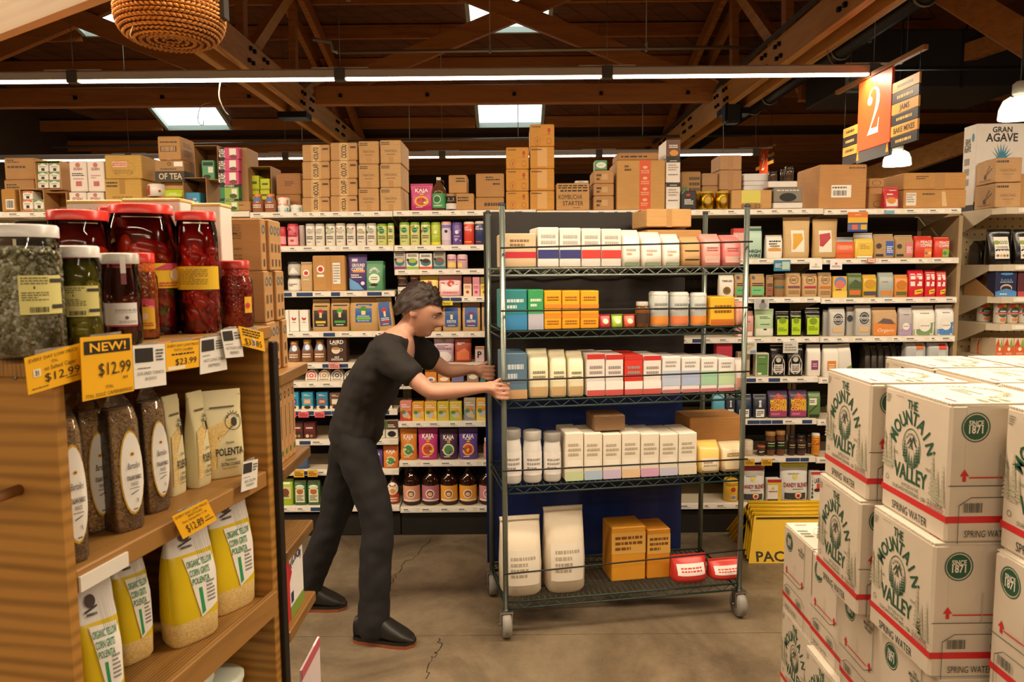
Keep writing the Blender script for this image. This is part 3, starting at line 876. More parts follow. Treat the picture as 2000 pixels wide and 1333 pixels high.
# ------------------------------------------------------------------ aisle signs
ORG = M('e0511f', .45); GOLDW = M('d79a3e', .5); DKW = M('231d1c', .5)
def aisle_sign(px, py, Y, sc, deg, lab, flags):
    c = P(px, py, Y); W2, H2 = .30 * sc, .32 * sc
    t = thing('aisle_sign', lab, 'sign', c, R(deg))
    b = MB(); b.box(-W2, W2, -.012, .012, -H2, H2, ORG, .004); b.build('banner', t)
    f = Face(lambda u, v, o: (-W2 + 2 * W2 * u, -.012 - o, -H2 + 2 * H2 * v), 2 * W2, 2 * H2)
    wht = M('fff3df', .5)
    # the numeral: thin hairline, heavy ball and slab foot
    outer = [(.34, .63), (.36, .70), (.42, .75), (.50, .77), (.58, .755), (.64, .71), (.665, .64), (.655, .56), (.61, .48), (.53, .385), (.455, .305), (.43, .265)]
    inner = [(.36, .63), (.385, .70), (.43, .735), (.49, .75), (.535, .735), (.565, .70), (.575, .63), (.56, .56), (.53, .48), (.475, .385), (.415, .295), (.36, .215)]
    q = lambda p: (.5 + (p[0] - .5) * 1.05, .5 + (p[1] - .47) * 1.15)
    ops = [('P', [q(outer[i]), q(outer[i + 1]), q(inner[i + 1]), q(inner[i])], wht) for i in range(len(outer) - 1)]
    ops += [('E', *q((.39, .615)), .075, .06, wht), ('P', [q(p) for p in ((.33, .20), (.655, .20), (.655, .285), (.60, .27), (.42, .275))], wht), ('P', [q(p) for p in ((.655, .28), (.675, .375), (.655, .375), (.62, .27))], wht)]
    do_print(f, ops, t)
    b = MB(); b.box(-W2, W2, -.014, .014, -H2 - .11 * sc, -H2 - .001, M('1f1a1a', .3), .003); b.build('lower_band', t)
    for dx in (-.27, .27):
        b = MB(); b.prism([(dx * sc - .025 * sc, -H2 - .08 * sc), (dx * sc + .025 * sc, -H2 - .08 * sc), (dx * sc, -H2 + .01 * sc)], -.018, .016, M('f0952c'), 'y'); b.build('clip', t)
    b = MB(); b.box(-.78 * sc, .78 * sc, -.02, .02, H2 + .005, H2 + .045 * sc, wood('sign_bar_wood', '8c5320', 'c28744', (1, 6, 6), 3)); b.build('hanging_bar', t)
    for sx, rows in flags.items():
        top = (H2 - .15 * sc) if sx > 0 else (H2 - .37 * sc)
        for i, (txt, mat, tc) in enumerate(rows):
            ph = .088 * sc; z1 = top - i * (ph + .004)
            b = MB(); x0, x1 = (W2 + .005, W2 + .42 * sc) if sx > 0 else (-W2 - .3 * sc, -W2 - .005)
            b.box(x0, x1, -.008, .008, z1 - ph, z1, mat, .002); b.build('name_plank', t)
            if txt: do_print(Face(lambda u, v, o, x0=x0, x1=x1, z1=z1, ph=ph: (x0 + (x1 - x0) * u, -.008 - o, z1 - ph + ph * v), x1 - x0, ph), [('L', .2, .25, .8, .75, 1, tc)] if txt == '~' else [('T', .5, .5, .5, txt, tc, min(.8, .09 * len(txt)))], t)
        xe = (W2 + .41 * sc) if sx > 0 else -(W2 + .29 * sc)
        b = MB(); b.tube([(xe, 0, top), (xe, 0, H2 + .01)], .003, DKW, 5); b.build('wire', t)
    for dx in (-.5, .5):
        b = MB(); b.tube([(dx * sc, 0, H2 + .03), (dx * sc, 0, roof_z(Y) - c.z - .05)], .004, DKW, 5); b.build('wire', t)
gold_t, dark_t = M('3a2a18'), M('d8a95a')
aisle_sign(1709, 218, 6.9, 1.0, -89, 'orange aisle banner with a white 2 and gold and black name planks', {
    1: [('~', GOLDW, gold_t), ('~', DKW, dark_t), ('JAMS', GOLDW, gold_t), ('~', DKW, dark_t), ('BAKE MIXES', GOLDW, gold_t), ('~', DKW, dark_t)],
    -1: [('~', GOLDW, gold_t), ('~', DKW, dark_t), ('~', GOLDW, gold_t), ('', DKW, dark_t)]})
aisle_sign(1492, 318, 12.2, .6, -89, 'smaller orange aisle banner with a white 2 far behind the tray of jars', {1: [('', GOLDW, gold_t), ('', DKW, dark_t), ('', GOLDW, gold_t)], -1: [('', GOLDW, gold_t)]})

# ------------------------------------------------------------------ the long shelf wall
G = Plane(0, 4.6, 0)
STEELW = M('cfc3ab', .5); RAIL = M('e9e2d3', .45); BACK = M('2c2620', .8); SIDEP = M('a08a68', .6); KICK = M('1b1815', .45); NAVY = M('26406e', .5); PAPER = M('f3efe6', .6); TXT = M('5b5a5c')
YB = 5.02
def gx(px, py=520): return P(px, py, 4.6).x
def gz(px, py): return P(px, py, 4.6).z
BAYS = {}
def bay(key, px0, px1, ys, lab, navy=(), depth=.40, first_depth=None, tags=True):
    xa, xb = gx(px0), gx(px1)
    t = thing('shelf_bay', lab, 'shelving', ((xa + xb) / 2, 4.6, 0), 0, 'bays of the long shelf wall')
    w = (xb - xa) / 2 - .002; pm = (px0 + px1) / 2
    zt = gz(pm, ys[0])
    b = MB(); b.box(-w, w, .435, .46, .1, zt - .03, BACK); b.build('back_panel', t)
    b = MB()   # pegboard holes as recessed dark dots
    HO = M('201b16', .9)
    nx = int(2 * w / .05)
    for i in range(nx):
        for k in range(int((zt - .25) / .05)):
            x, z = -w + .025 + i * .05, .2 + k * .05
            b.add([(x - .006, .4342, z - .006), (x + .006, .4342, z - .006), (x + .006, .4342, z + .006), (x - .006, .4342, z + .006)], [(0, 1, 2, 3)], HO)
    o = b.build('peg_hole', t); o['kind'] = 'stuff'
    b = MB(); b.box(-w, w, .03, .43, 0, .145, KICK, .004); b.build('base_kick', t)
    for sx in (-w + .014, w - .014):
        b = MB(); b.box(sx - .012, sx + .012, .43, .47, 0, zt + .02, STEELW); b.build('upright', t)
    zs = []
    rr = random.Random(int(px0))
    for i, y in enumerate(ys):
        z = gz(pm, y); zs.append(z)
        last = i == len(ys) - 1
        b = MB(); f0 = .0
        b.box(-w, w, f0 + .012, .43, z - .028, z, STEELW); sh = b.build('shelf', t)
        r = MB()
        r.prism([(-.004, z - .004), (.012, z), (.012, z - .034), (-.004, z - .036)], -w, w, RAIL, 'x')
        r.build('price_rail', sh)
        for sx in (-w + .02, w - .02):
            br = MB(); br.prism([(.43, z - .03), (.43, z - .11), (.1, z - .036), (.1, z - .03)], sx - .003, sx + .003, STEELW, 'x'); br.build('bracket', sh)
        if tags:
            s = MB(); x = -w + .01
            while x < w - .07:
                tw = rr.uniform(.05, .1)
                if i in navy and rr.random() < .45:
                    s.box(x, x + tw, -.0052, -.0042, z - .031, z - .008, NAVY)
                else:
                    s.box(x, min(x + tw * 1.3, w - .005), -.0052, -.0042, z - .031, z - .008, PAPER)
                    s.box(x + .012, x + tw * .6, -.0057, -.0052, z - .019, z - .013, TXT); s.box(x + .012, x + tw * .8, -.0057, -.0052, z - .027, z - .025, TXT)
                    tw *= 1.3
                x += tw + rr.choice([.002, .004, .03])
            s.build('price_strip_print', sh)
    BAYS[key] = dict(x0=xa, x1=xb, z=zs, t=t, pm=pm)
    return t
Y1 = [413, 480, 569, 648, 709, 746, 801, 859, 918, 989]
Y2 = [410, 478, 525, 579, 648, 709, 748, 823, 900, 990]
Y4 = [408, 505, 581, 659, 737, 819, 893, 983]
Y5 = [407, 504, 581, 657, 737, 819, 893, 983]
bay('A', -64, 214, [413, 500, 600, 700, 800, 900, 989], 'shelf bay hidden behind the wooden display and its jars', ())
bay('B', 214, 492, [413, 490, 570, 650, 740, 830, 920, 989], 'shelf bay behind the hanging price cards and thin kraft boxes', ())
bay('1', 492, 770, Y1, 'shelf bay of tins, coffee and tea behind the worker', (2, 3, 4, 5, 6, 7, 8, 9))
bay('2', 770, 1048, Y2, 'shelf bay of pouches, tea boxes and brown jugs beside the cart', (3,))
bay('3', 1048, 1327, Y2, 'shelf bay hidden behind the loaded wire cart', ())
bay('4', 1327, 1605, Y4, 'shelf bay of coffee bags just right of the cart, above the yellow stands', (3, 4, 5, 6))
bay('5', 1605, 1872, Y5, 'last shelf bay with kraft coffee bags, above the water cartons', ())
# closed end panel of the last bay
t = thing('shelf_end_cladding', 'tan slotted end cladding closing the shelf wall beside the angled shelves', 'shelving', (gx(1874), 4.6, 0))
b = MB(); b.box(-.004, .02, .02, .46, 0, gz(1874, 408) - .04, SIDEP); b.build('panel', t)
b = MB(); b.box(.03, .085, .40, .46, 0, gz(1874, 400), STEELW, .004); b.build('upright', t)
b = MB(); z = .1
while z < gz(1874, 410): b.box(.05, .064, .3985, .4, z, z + .02, M('1a1613')); z += .034
b.build('slot_print', t)

def P_top(c): return c
R_, E_, T_ = 'R', 'E', 'T'
W, K, CR = 'f4efe6', '1f1c1a', 'efe4c8'
def dots(seed, cols, v0, v1, n=7, r=.09):
    rr = random.Random(seed)
    return [('E', rr.uniform(.15, .85), rr.uniform(v0, v1), r * rr.uniform(.6, 1.2), None, rr.choice(cols)) for _ in range(n)]
def o_tea(c1, leaf, seed, body=CR, ring='e9e4da'):
    return dots(seed, leaf, .58, .82, 6, .11) + [('E', .5, .66, .24, None, c1), ('O', .5, .66, .24, None, .14, ring), ('R', .32, .655, .68, .675, ring), ('L', .25, .28, .75, .46, 2, '6d6a58'), ('L', .3, .14, .6, .2, 1, '8a8470')]
def o_mid(c1, c2, txt=K): return [('R', .12, .25, .88, .7, c1), ('E', .5, .52, .2, None, c2), ('L', .2, .74, .8, .84, 1, txt), ('L', .2, .1, .8, .2, 2, txt)]
def o_bag(lab, ic, txt=K, v0=.12, v1=.62): return [('R', .14, v0, .86, v1, lab), ('E', .5, v1 - (v1 - v0) * .32, .16, None, ic), ('L', .24, v0 + .05, .76, v0 + (v1 - v0) * .4, 3, txt)]
def o_word(txt, c, v=.6, h=.12, w=.75, extra=()): return list(extra) + [('T', .5, v, h, txt, c, w)]

ORD = ['top', 'second', 'third', 'fourth', 'fifth', 'sixth', 'seventh', 'eighth', 'ninth', 'bottom']
def row(key, i, items, where, **kw):
    z = BAYS[key]['z'][i]
    for it in items:
        kind, x0, x1, yt, col, desc, ops = it[:7]
        ex = dict(kw); ex.update(it[7] if len(it) > 7 else {})
        zz = z
        if 'ybase' in ex and ex.get('up'): zz = None
        ex.pop('up', None)
        if i: ex.setdefault('hmax', BAYS[key]['z'][i - 1] - .04 - (z if zz is not None else G.sz(x0, ex['ybase'], .02)[1]))
        put(G, kind, x0, x1, yt, zz, col, desc, ex.pop('where', where), ops, **ex)

# --- left bay, tins of tea
GRN = ['6f9a3a', '8fb44c', '4d7a2e']; ORN = ['d9782e', 'e0a040', '8aa040']; RED = ['b8323c', 'd05a62', '7a2838']
wh = 'on the tin shelf'
row('1', 1, [
    ('tin', 545, 557, 443, 'c8303c', 'red berry tea tin half behind the kraft boxes', [('R', 0, .1, 1, .5, 'e8a0a8')], {'lid': 'b82832'}),
    ('tin', 559, 580, 437, 'd9657a', 'pink tea tin with red berries', [('R', 0, .05, 1, .45, 'f0b4b6')] + dots(1, RED, .55, .8, 7) + [('L', .15, .38, .85, .52, 1, 'b02838'), ('R', .4, .2, .62, .28, 'c8303c')], {'lid': 'c02a38'}),
    ('tin', 582, 594, 440, 'b9aca4', 'grey and crimson tea tin set back', [('R', 0, .2, .25, .8, '8a2838')], {'t': .05}),
    ('tin', 595, 613, 437, W, 'white tea tin with plain grey emblem', o_tea('b9b7ae', ['d8d6cc'], 2), {'lid': 'b0a898'}),
    ('tin', 614, 632, 437, W, 'white tea tin with orange peel print', o_tea('b9b7ae', ORN, 3), {'lid': 'b0a898'}),
    ('tin', 634, 653, 437, W, 'white tea tin with green leaf print', o_tea('b9b7ae', GRN, 4), {'lid': 'b0a898'}),
    ('tin', 654, 673, 436, W, 'white tea tin with peach slices', o_tea('c9c0b4', ['e0a07a', '8aa850', 'd86a4a'], 5), {'lid': 'b0a898'}),
    ('tin', 675, 693, 437, W, 'white tea tin with purple berry print', o_tea('b9b7ae', ['8a4a8a', 'c06a90', '8aa850'], 6), {'lid': 'b0a898'}),
    ('tin', 695, 713, 437, W, 'white tea tin with olive leaf ring', o_tea('b8a878', ['a8a060', '8f9a50'], 7), {'lid': 'b0a898'}),
    ('tin', 714, 734, 436, W, 'white tea tin with dark green wreath', o_tea('a9a89c', GRN, 8), {'lid': 'b0a898'}),
    ('tin', 735, 755, 437, 'd9e08a', 'yellow green tea tin with green medallion', o_tea('2f7a4c', GRN, 9, ring='bfe0a8'), {'lid': '7aa030'}),
    ('tin', 756, 769, 436, 'e6e39a', 'yellow green tea tin with pink flower', o_tea('2f7a4c', ['e05a9a', '8fb44c'], 10, ring='bfe0a8'), {'lid': '7aa030'})], wh)
row('2', 1, [
    ('tin', 779, 799, 434, 'dbe595', 'lime tea tin with large green medallion', o_tea('2f7a4c', ['9fc040'], 11, ring='bfe0a8'), {'lid': '7aa030'}),
    ('tin', 800, 819, 434, 'e3e39b', 'yellow tea tin with green medallion and orange leaves', o_tea('2f7a4c', ORN, 12, ring='bfe0a8'), {'lid': '7aa030'}),
    ('tin', 821, 840, 434, 'e3e39b', 'yellow tea tin with red twig below a green medallion', o_tea('2f7a4c', ['b04a3a', '9fc040'], 13, ring='bfe0a8'), {'lid': '7aa030'}),
    ('tin', 841, 860, 434, 'b9cf3a', 'bright lime tea tin with small white circle', [('E', .5, .56, .16, None, 'f0f0c0'), ('L', .25, .25, .75, .42, 2, 'e8f0b0'), ('R', 0, .0, 1, .12, 'e6d840')], {'lid': '8aa828'}),
    ('tin', 861, 881, 433, 'dccbe2', 'lilac patterned tea tin', [('R', 0, .62, 1, .86, '8a78c0'), ('R', .15, .2, .85, .72, 'e0cfe4'), ('E', .5, .58, .12, None, '2a2440')] , {'lid': 'e4a8a0'}),
    ('tin', 882, 902, 434, '6a4fa0', 'purple tea tin with white dot', [('E', .5, .56, .15, None, 'f0ecf6'), ('L', .3, .2, .7, .42, 2, 'c8bce0')] + dots(5, ['c9bce0'], .1, .8, 5, .07), {'lid': '52408a'}),
    ('tin', 905, 926, 433, 'e04a38', 'plain red tea tin with white words', [('T', .3, .76, .09, 'get', W, .3), ('T', .45, .66, .09, 'energy', W, .6), ('R', .1, .1, .7, .14, 'f0b050')], {'lid': 'f0d0c0'}),
    ('tin', 927, 946, 432, '34406e', 'navy tea tin with white words', [('T', .3, .78, .09, 'get', W, .3), ('T', .45, .68, .09, 'some zzzs', W, .7), ('R', .1, .1, .6, .14, 'c05a5a')], {'lid': 'd8cfc8'}),
    ('tin', 948, 966, 433, '7a62a4', 'dusty purple tea tin last before the cart', [('L', .2, .6, .8, .8, 2, 'd8cce8')], {'lid': 'a898b8'})], wh)
# --- left bay, coffee and kraft
wh = 'under the tea tins'
row('1', 2, [
    ('jar', 559, 586, 539, 'e6e2d8', 'black lidded white canister at the bottom', [('R', 0, .1, 1, .75, 'efeae0'), ('L', .2, .3, .8, .5, 2, K)], {'lid': '1f1e1e', 'neck': .96}),
    ('jar', 559, 586, 511, 'cfcac0', 'black lidded white canister stacked on another', [('R', 0, .1, 1, .75, 'c5c2b8'), ('P', [(.2, .15), (.8, .15), (.5, .62)], W)], {'ybase': 539, 'up': 1, 'lid': '1f1e1e', 'neck': .96}),
    ('bag', 586, 609, 512, 'cba877', 'small kraft coffee bag with red dot', [('E', .5, .62, .28, None, W), ('E', .5, .62, .18, None, 'c83a2c'), ('L', .25, .36, .75, .42, 1, W)], {'mat': kraft('cba877')}),
    ('carton', 610, 674, 500, 'c49355', 'kraft carton with red dot and white shipping label', [('E', .24, .62, .12, None, W), ('E', .24, .62, .075, None, 'cf3a2a'), ('R', .13, .4, .34, .47, W), ('R', .62, .2, .85, .8, W), ('L', .64, .24, .83, .76, 7, '9a948a'), ('R', .415, 0, .55, 1, 'ba8748')], {'d': .2}),
    ('pouch', 678, 716, 497, '4c3777', 'purple ground coffee pouch', [('R', .2, .8, .5, .88, 'd8d0e8'), ('T', .55, .7, .085, 'GROUND', W, .7), ('T', .5, .59, .085, 'COFFEE', W, .66), ('P', [(.25, .5), (.9, .5), (.9, .57), (.25, .57)], 'e08a3a'), ('L', .15, .34, .75, .46, 2, W), ('P', [(.05, .02), (.85, .02), (.55, .2), (.2, .3), (.05, .35)], '6ea8e0'), ('E', .78, .2, .1, None, 'e8e8f4')], {'lean': 0}),
    ('pouch', 721, 752, 511, '4f9368', 'green pouch standing behind another green pouch', [], {'t': .1}),
    ('pouch', 712, 748, 510, '5b9c72', 'green pouch with cream oval', [('A', .5, .45, .3, .3, .08, 'ORGANIC', W, 150, 30), ('E', .5, .4, .32, .17, 'f1efdc'), ('L', .3, .34, .7, .48, 2, '4f9368'), ('E', .5, .2, .2, .05, '20302a'), ('L', .2, .1, .8, .14, 1, W)], {})], wh)
blk = lambda c2, w2: [('R', .12, .14, .88, .8, '2b2827'), ('E', .5, .6, .15, None, c2), ('R', .43, .42, .57, .58, 'e0c890'), ('T', .5, .36, .055, w2, W, .5), ('R', .22, .25, .78, .32, c2 if c2 != 'b83030' else 'e8c030'), ('L', .3, .17, .7, .22, 1, W), ('L', .25, .7, .75, .76, 1, 'c8a860')]
blu = lambda c2: [('R', .15, .15, .85, .85, '33599a'), ('A', .5, .55, .3, .2, .05, 'BRAND', 'e0c070', 130, 50) if False else ('L', .25, .76, .75, .81, 1, 'd8b868'), ('E', .5, .62, .16, None, c2), ('R', .44, .42, .57, .58, 'e8d8a8'), ('L', .25, .3, .75, .4, 2, W), ('R', .25, .24, .75, .29, c2), ('L', .3, .18, .7, .22, 1, W)]
wh = 'behind the worker'
KB = kraft('c29c64')
row('1', 3, [
    ('box', 557, 564, 606, W, 'white slim carton edge beside the kraft boxes', [], {}),
    ('box', 565, 583, 606, W, 'white slim carton with small red bird, left one', [('E', .5, .62, .25, None, 'b84038'), ('E', .52, .7, .2, None, W), ('L', .3, .4, .7, .46, 1, 'a09488')], {}),
    ('box', 585, 602, 606, W, 'white slim carton with small red bird, right one', [('E', .5, .62, .25, None, 'b84038'), ('E', .52, .7, .2, None, W), ('L', .3, .4, .7, .46, 1, 'a09488')], {}),
    ('bag', 608, 643, 585, 'c29c64', 'kraft coffee bag with black label, red tree and yellow stripe', blk('b83030', 'HONDURAN'[:0] or 'DARK') if False else blk('b83030', 'DARK')[:3] + blk('b83030', 'A')[4:], {'mat': KB}),
    ('bag', 644, 682, 583, 'c29c64', 'kraft coffee bag with black label and green tree', blk('4aa03a', 'A')[:3] + blk('4aa03a', 'A')[4:], {'mat': KB}),
    ('bag', 680, 738, 574, 'c29c64', 'large kraft coffee bag with blue label and green tree', [('R', .22, .26, .78, .8, '2f62a8'), ('E', .5, .62, .13, None, '3f8a3a'), ('R', .43, .48, .57, .6, 'e8d8a8'), ('L', .3, .42, .7, .46, 1, W), ('R', .26, .34, .74, .41, '7ab83a'), ('L', .3, .29, .7, .32, 1, W), ('L', .3, .73, .7, .77, 1, 'd8b868')], {'mat': KB, 't': .005, 'd': .12}),
    ('bag', 738, 770, 577, 'c29c64', 'kraft coffee bag with blue label leaning sideways', blu('c03a3a'), {'mat': KB, 'lean': -6})], wh)
row('2', 4, [
    ('bag', 798, 829, 590, 'c29c64', 'kraft coffee bag with faded blue label behind the worker head', blu('7a88a8'), {'mat': KB}),
    ('bag', 831, 862, 588, 'c29c64', 'kraft coffee bag with blue label and red tree', blu('c03a3a'), {'mat': KB}),
    ('bag', 863, 900, 588, 'c29c64', 'kraft coffee bag with tilted blue label and grey tree', blu('5a6a8a'), {'mat': KB}),
    ('bag', 902, 938, 586, 'c29c64', 'kraft coffee bag with blue label and purple tree', blu('7a3a7a'), {'mat': KB}),
    ('bag', 940, 970, 588, 'c29c64', 'kraft coffee bag with blue label beside the cart', blu('4a5a9a'), {'mat': KB})], 'in the pouch bay')
wh = 'left of the worker'
bott = [('R', .1, .12, .9, .5, '8a5a3a'), ('L', .2, .2, .8, .42, 2, W), ('R', .22, .54, .85, .8, '5a86c0'), ('E', .6, .68, .2, None, 'e8eef4')]
row('1', 4, [
    ('bottle', 560, 584, 668, '9a6a44', 'brown creamer bottle with blue neck label, left of three', bott, {}),
    ('bottle', 586, 609, 665, '9a6a44', 'brown creamer bottle with blue neck label, middle of three', bott, {'lid': 'd8a860'}),
    ('bottle', 610, 635, 665, '9a6a44', 'brown creamer bottle with blue neck label, right of three', bott, {'lid': 'a87848'}),
    ('box', 638, 677, 658, '4a3124', 'dark brown cocoa box with white mug picture', [('T', .5, .82, .15, 'LAIRD', W, .7), ('L', .25, .69, .75, .73, 1, W), ('E', .45, .48, .22, .14, 'e8dcc8'), ('E', .45, .56, .21, .06, 'b88a5a'), ('O', .72, .5, .09, .06, .35, 'e8dcc8'), ('T', .5, .2, .07, 'HOT', W, .25), ('T', .5, .11, .08, 'CHOCOLATE', W, .6)], {})], wh)
row('1', 5, [('dome', 596, 620, 723, 'd86a6a', 'round topped coffee pod pack in red', [], {}), ('dome', 621, 645, 723, 'c09878', 'round topped coffee pod pack in tan', [], {}),
             ('dome', 646, 670, 723, '6a6664', 'round topped coffee pod pack in grey', [], {}), ('dome', 672, 696, 724, '7a706c', 'round topped coffee pod pack in brown grey', [], {})], 'left of the worker')
cof = lambda c, w2='e8ddc8': [('R', 0, .52, 1, 1, c), ('R', .18, .3, .82, .62, w2), ('L', .28, .38, .72, .54, 2, W), ('L', .2, .78, .8, .9, 2, W), ('R', 0, 0, 1, .2, 'e6dcc8'), ('E', .5, .12, .3, .1, '3a241a')]
row('1', 6, [('box', 532, 555, 767, '9a2a5a', 'magenta coffee box', cof('9a2a5a', 'c83a6a'), {}), ('box', 560, 583, 767, '2f9ac0', 'teal coffee box with purple square', cof('2f9ac0', '6a3a8a'), {}),
             ('box', 589, 611, 767, '2f9ac0', 'teal coffee box with tan square', cof('2f9ac0', 'c8a078'), {}), ('box', 618, 640, 767, '2f86b0', 'teal coffee box with rust square', cof('2f86b0', 'a85a3a'), {}),
             ('box', 644, 666, 768, '6a4a3a', 'dark brown coffee box beside the worker', cof('6a4a3a'), {}), ('box', 745, 766, 768, '3a3634', 'charcoal coffee box right of the worker', cof('3a3634'), {})], 'over the pink tags')
dkb = [('R', .1, .45, .9, .85, '6a2a2a'), ('L', .2, .6, .8, .75, 1, W), ('E', .3, .18, .15, None, 'd8c8a8'), ('E', .65, .18, .12, None, '9a8a5a')]
row('1', 7, [('box', 556, 567, 820, '4a8a3a', 'green tea box edge', [], {}), ('box', 568, 592, 826, '4a2a22', 'dark red chocolate box, left of the pair', dkb, {}), ('box', 593, 616, 826, '5a221f', 'dark red chocolate box, right of the pair', dkb, {}),
             ('box', 727, 752, 822, 'e4ddd0', 'white coffee box with black oval and brown top', [('R', 0, .5, 1, 1, '7a5a3a'), ('E', .5, .24, .34, .17, K), ('L', .2, .6, .8, .8, 2, W)], {}),
             ('box', 753, 777, 822, 'e4ddd0', 'white coffee box with black oval and dark green top', [('R', 0, .5, 1, 1, '5a3a2e'), ('R', 0, .5, .15, 1, '4a7a3a'), ('E', .5, .24, .34, .17, K), ('L', .2, .6, .8, .8, 2, W)], {})], 'seventh shelf')
def kaja(c, c2):
    return [('E', .5, .33, .32, .2, c2), ('E', .5, .33, .24, .15, 'c84a2c' if c2 != 'c8d8b0' else '4a8a4a')] + dots(len(c) + ord(c[0]), ['e8c040', '8a3a6a', 'f0e0b0', '4a8a3a'], .24, .42, 6, .06) + [('T', .5, .74, .13, 'KAJA', W, .6), ('L', .3, .63, .7, .66, 1, W), ('R', .42, .56, .6, .61, 'f0a030'), ('L', .25, .08, .75, .13, 1, W)]
row('1', 8, [('pouch', 562, 602, 880, '4a5f86', 'blue grey pouch with black top', [('R', .05, .66, .95, .95, '2a2624'), ('L', .2, .74, .8, .84, 1, W)], {}),
             ('pouch', 689, 706, 880, '4a2a4a', 'small dark plum chai pouch', kaja('4a2a4a', 'c8d8b0'), {}), ('pouch', 707, 722, 880, 'b83a78', 'small pink chai pouch', kaja('b83a78', 'e8b040'), {}),
             ('pouch', 722, 747, 879, '6a4a9a', 'small purple chai pouch', kaja('6a4a9a', 'e8b040'), {}), ('pouch', 747, 778, 872, 'e08030', 'small orange chai pouch', kaja('e08030', 'c8d8b0'), {})], 'on the eighth shelf')
grn = [('R', .12, .25, .88, .72, 'e0cf98'), ('E', .5, .5, .25, .16, '7a4a2a'), ('L', .2, .8, .8, .9, 1, W), ('L', .25, .3, .75, .4, 1, '4a6a2a')]
grn2 = [('R', .14, .12, .86, .66, 'e4dcc0'), ('E', .5, .56, .26, .12, 'b8683a'), ('L', .22, .18, .78, .42, 3, '4a6a3a'), ('E', .5, .74, .36, .09, 'cfe0b8')]
choc = lambda c, c2: [('R', 0, .0, 1, .34, c), ('E', .5, .52, .42, .2, 'f2ece0'), ('E', .5, .44, .18, .09, c2), ('L', .3, .56, .7, .64, 1, c), ('L', .2, .08, .8, .24, 2, W)]
row('1', 9, [('bag', 520, 541, 940, '9fc02c', 'lime green coffee bag half hidden by the wooden shelf', grn, {'fold': .9}), ('bag', 542, 572, 938, '9fc02c', 'lime green coffee bag with picture panel', grn, {'fold': .9}),
             ('bag', 573, 598, 940, '3f6a3a', 'dark green coffee bag, left of the pair', grn2, {'fold': .9}), ('bag', 599, 625, 940, '3f6a3a', 'dark green coffee bag, right of the pair', grn2, {'fold': .9}),
             ('growler', 683, 705, 927, '4a2c1e', 'chocolate drink bottle with blue label, left one', choc('3a86c0', '5a4a4a'), {'lid': '5a3a2a'}), ('growler', 706, 730, 927, '4a2c1e', 'chocolate drink bottle with blue label, right one', choc('3a86c0', '2a3a6a'), {'lid': 'a85a2a'}),
             ('growler', 731, 753, 927, '4a2c1e', 'chocolate drink bottle with orange label, left one', choc('c8502a', 'e8a040'), {'lid': '6a3a2a'}), ('growler', 754, 778, 927, '4a2c1e', 'chocolate drink bottle with orange label, right one', choc('c8502a', 'e8a040'), {'lid': '6a3a2a'})], 'on the bottom shelf')
# --- pouch bay
kc = lambda c, c2: [('R', 0, 0, 1, .14, c), ('E', .5, .42, .4, .24, '3a7a84'), ('E', .52, .5, .3, .13, c2), ('L', .15, .76, .85, .92, 2, K), ('E', .14, .56, .1, None, K)]
row('2', 2, [('box', 769, 792, 488, 'b8b2aa', 'grey pod box with purple base', kc('8a3a6a', 'd8b88a'), {}), ('box', 793, 818, 494, 'e9e4da', 'white pod box with green base', kc('8ab83a', 'a8c040'), {}), ('box', 819, 844, 495, 'e9e4da', 'white pod box with red base', kc('d84a30', '4a3020'), {}),
             ('box', 846, 870, 487, 'a8a49c', 'grey pod box with teal base', kc('3a6a7a', '8a5a44'), {}), ('tin', 872, 891, 497, 'd8a8b8', 'pink tin with yellow patch, left', [('R', .1, .1, .9, .45, 'e8d070'), ('L', .2, .55, .8, .7, 1, '8a4a6a')], {'lid': 'e8c8c8'}),
             ('tin', 892, 913, 497, 'dcb0bc', 'pink tin with yellow patch, right', [('R', .1, .1, .5, .4, 'e8d070'), ('L', .2, .55, .8, .7, 1, '8a4a6a')], {'lid': 'e8c8c8'})], 'under the lime tins')
def heart(c): return [('P', [(.5, .78), (.36, .62), (.42, .48), (.55, .44), (.62, .6)], c), ('E', .58, .64, .1, .1, c), ('E', .55, .58, .05, .06, 'e8c8a0'), ('L', .2, .14, .8, .2, 1, c), ('L', .08, .6, .28, .68, 2, c)]
smb = lambda c, c2: [('R', 0, .0, 1, .62, c), ('L', .15, .38, .85, .54, 2, c2), ('E', .5, .2, .2, .08, c2)]
row('2', 3, [('jar', 775, 797, 536, '3a322e', 'black jar with white label, left', [('R', 0, .08, 1, .46, 'e4dfd6'), ('L', .2, .2, .8, .3, 1, K), ('L', .2, .56, .8, .62, 1, 'b06a5a')], {'lid': '8a5a3a', 'neck': .94}), ('jar', 799, 818, 536, '3a322e', 'black jar with white label, right', [('R', 0, .08, 1, .46, 'e4dfd6'), ('L', .2, .2, .8, .3, 1, K)], {'lid': '8a5a3a', 'neck': .94}),
             ('pouch', 818, 856, 534, 'e2c95e', 'yellow pouch with red heart drawing', heart('b8502a'), {}), ('pouch', 855, 902, 532, 'e9b6bc', 'pink pouch with red heart drawing', [('P', [(.1, .62), (.3, .52), (.5, .6), (.7, .52), (.9, .62), (.9, .25), (.1, .25)], 'f4e4e4')] + heart('c83a3a'), {}),
             ('box', 905, 921, 540, '8a4a44', 'slim cream snack box', smb('f0d8b8', 'b84a3a'), {}), ('box', 923, 937, 541, 'd890a0', 'slim pink snack box', smb('e8a8b8', 'c83a5a'), {}), ('box', 938, 953, 541, '8a7a44', 'slim yellow snack box', smb('e8d070', 'b8502a'), {}), ('box', 954, 969, 541, 'c87888', 'slim dusty pink snack box', smb('e09aa8', 'b83a5a'), {})], 'mid shelf')
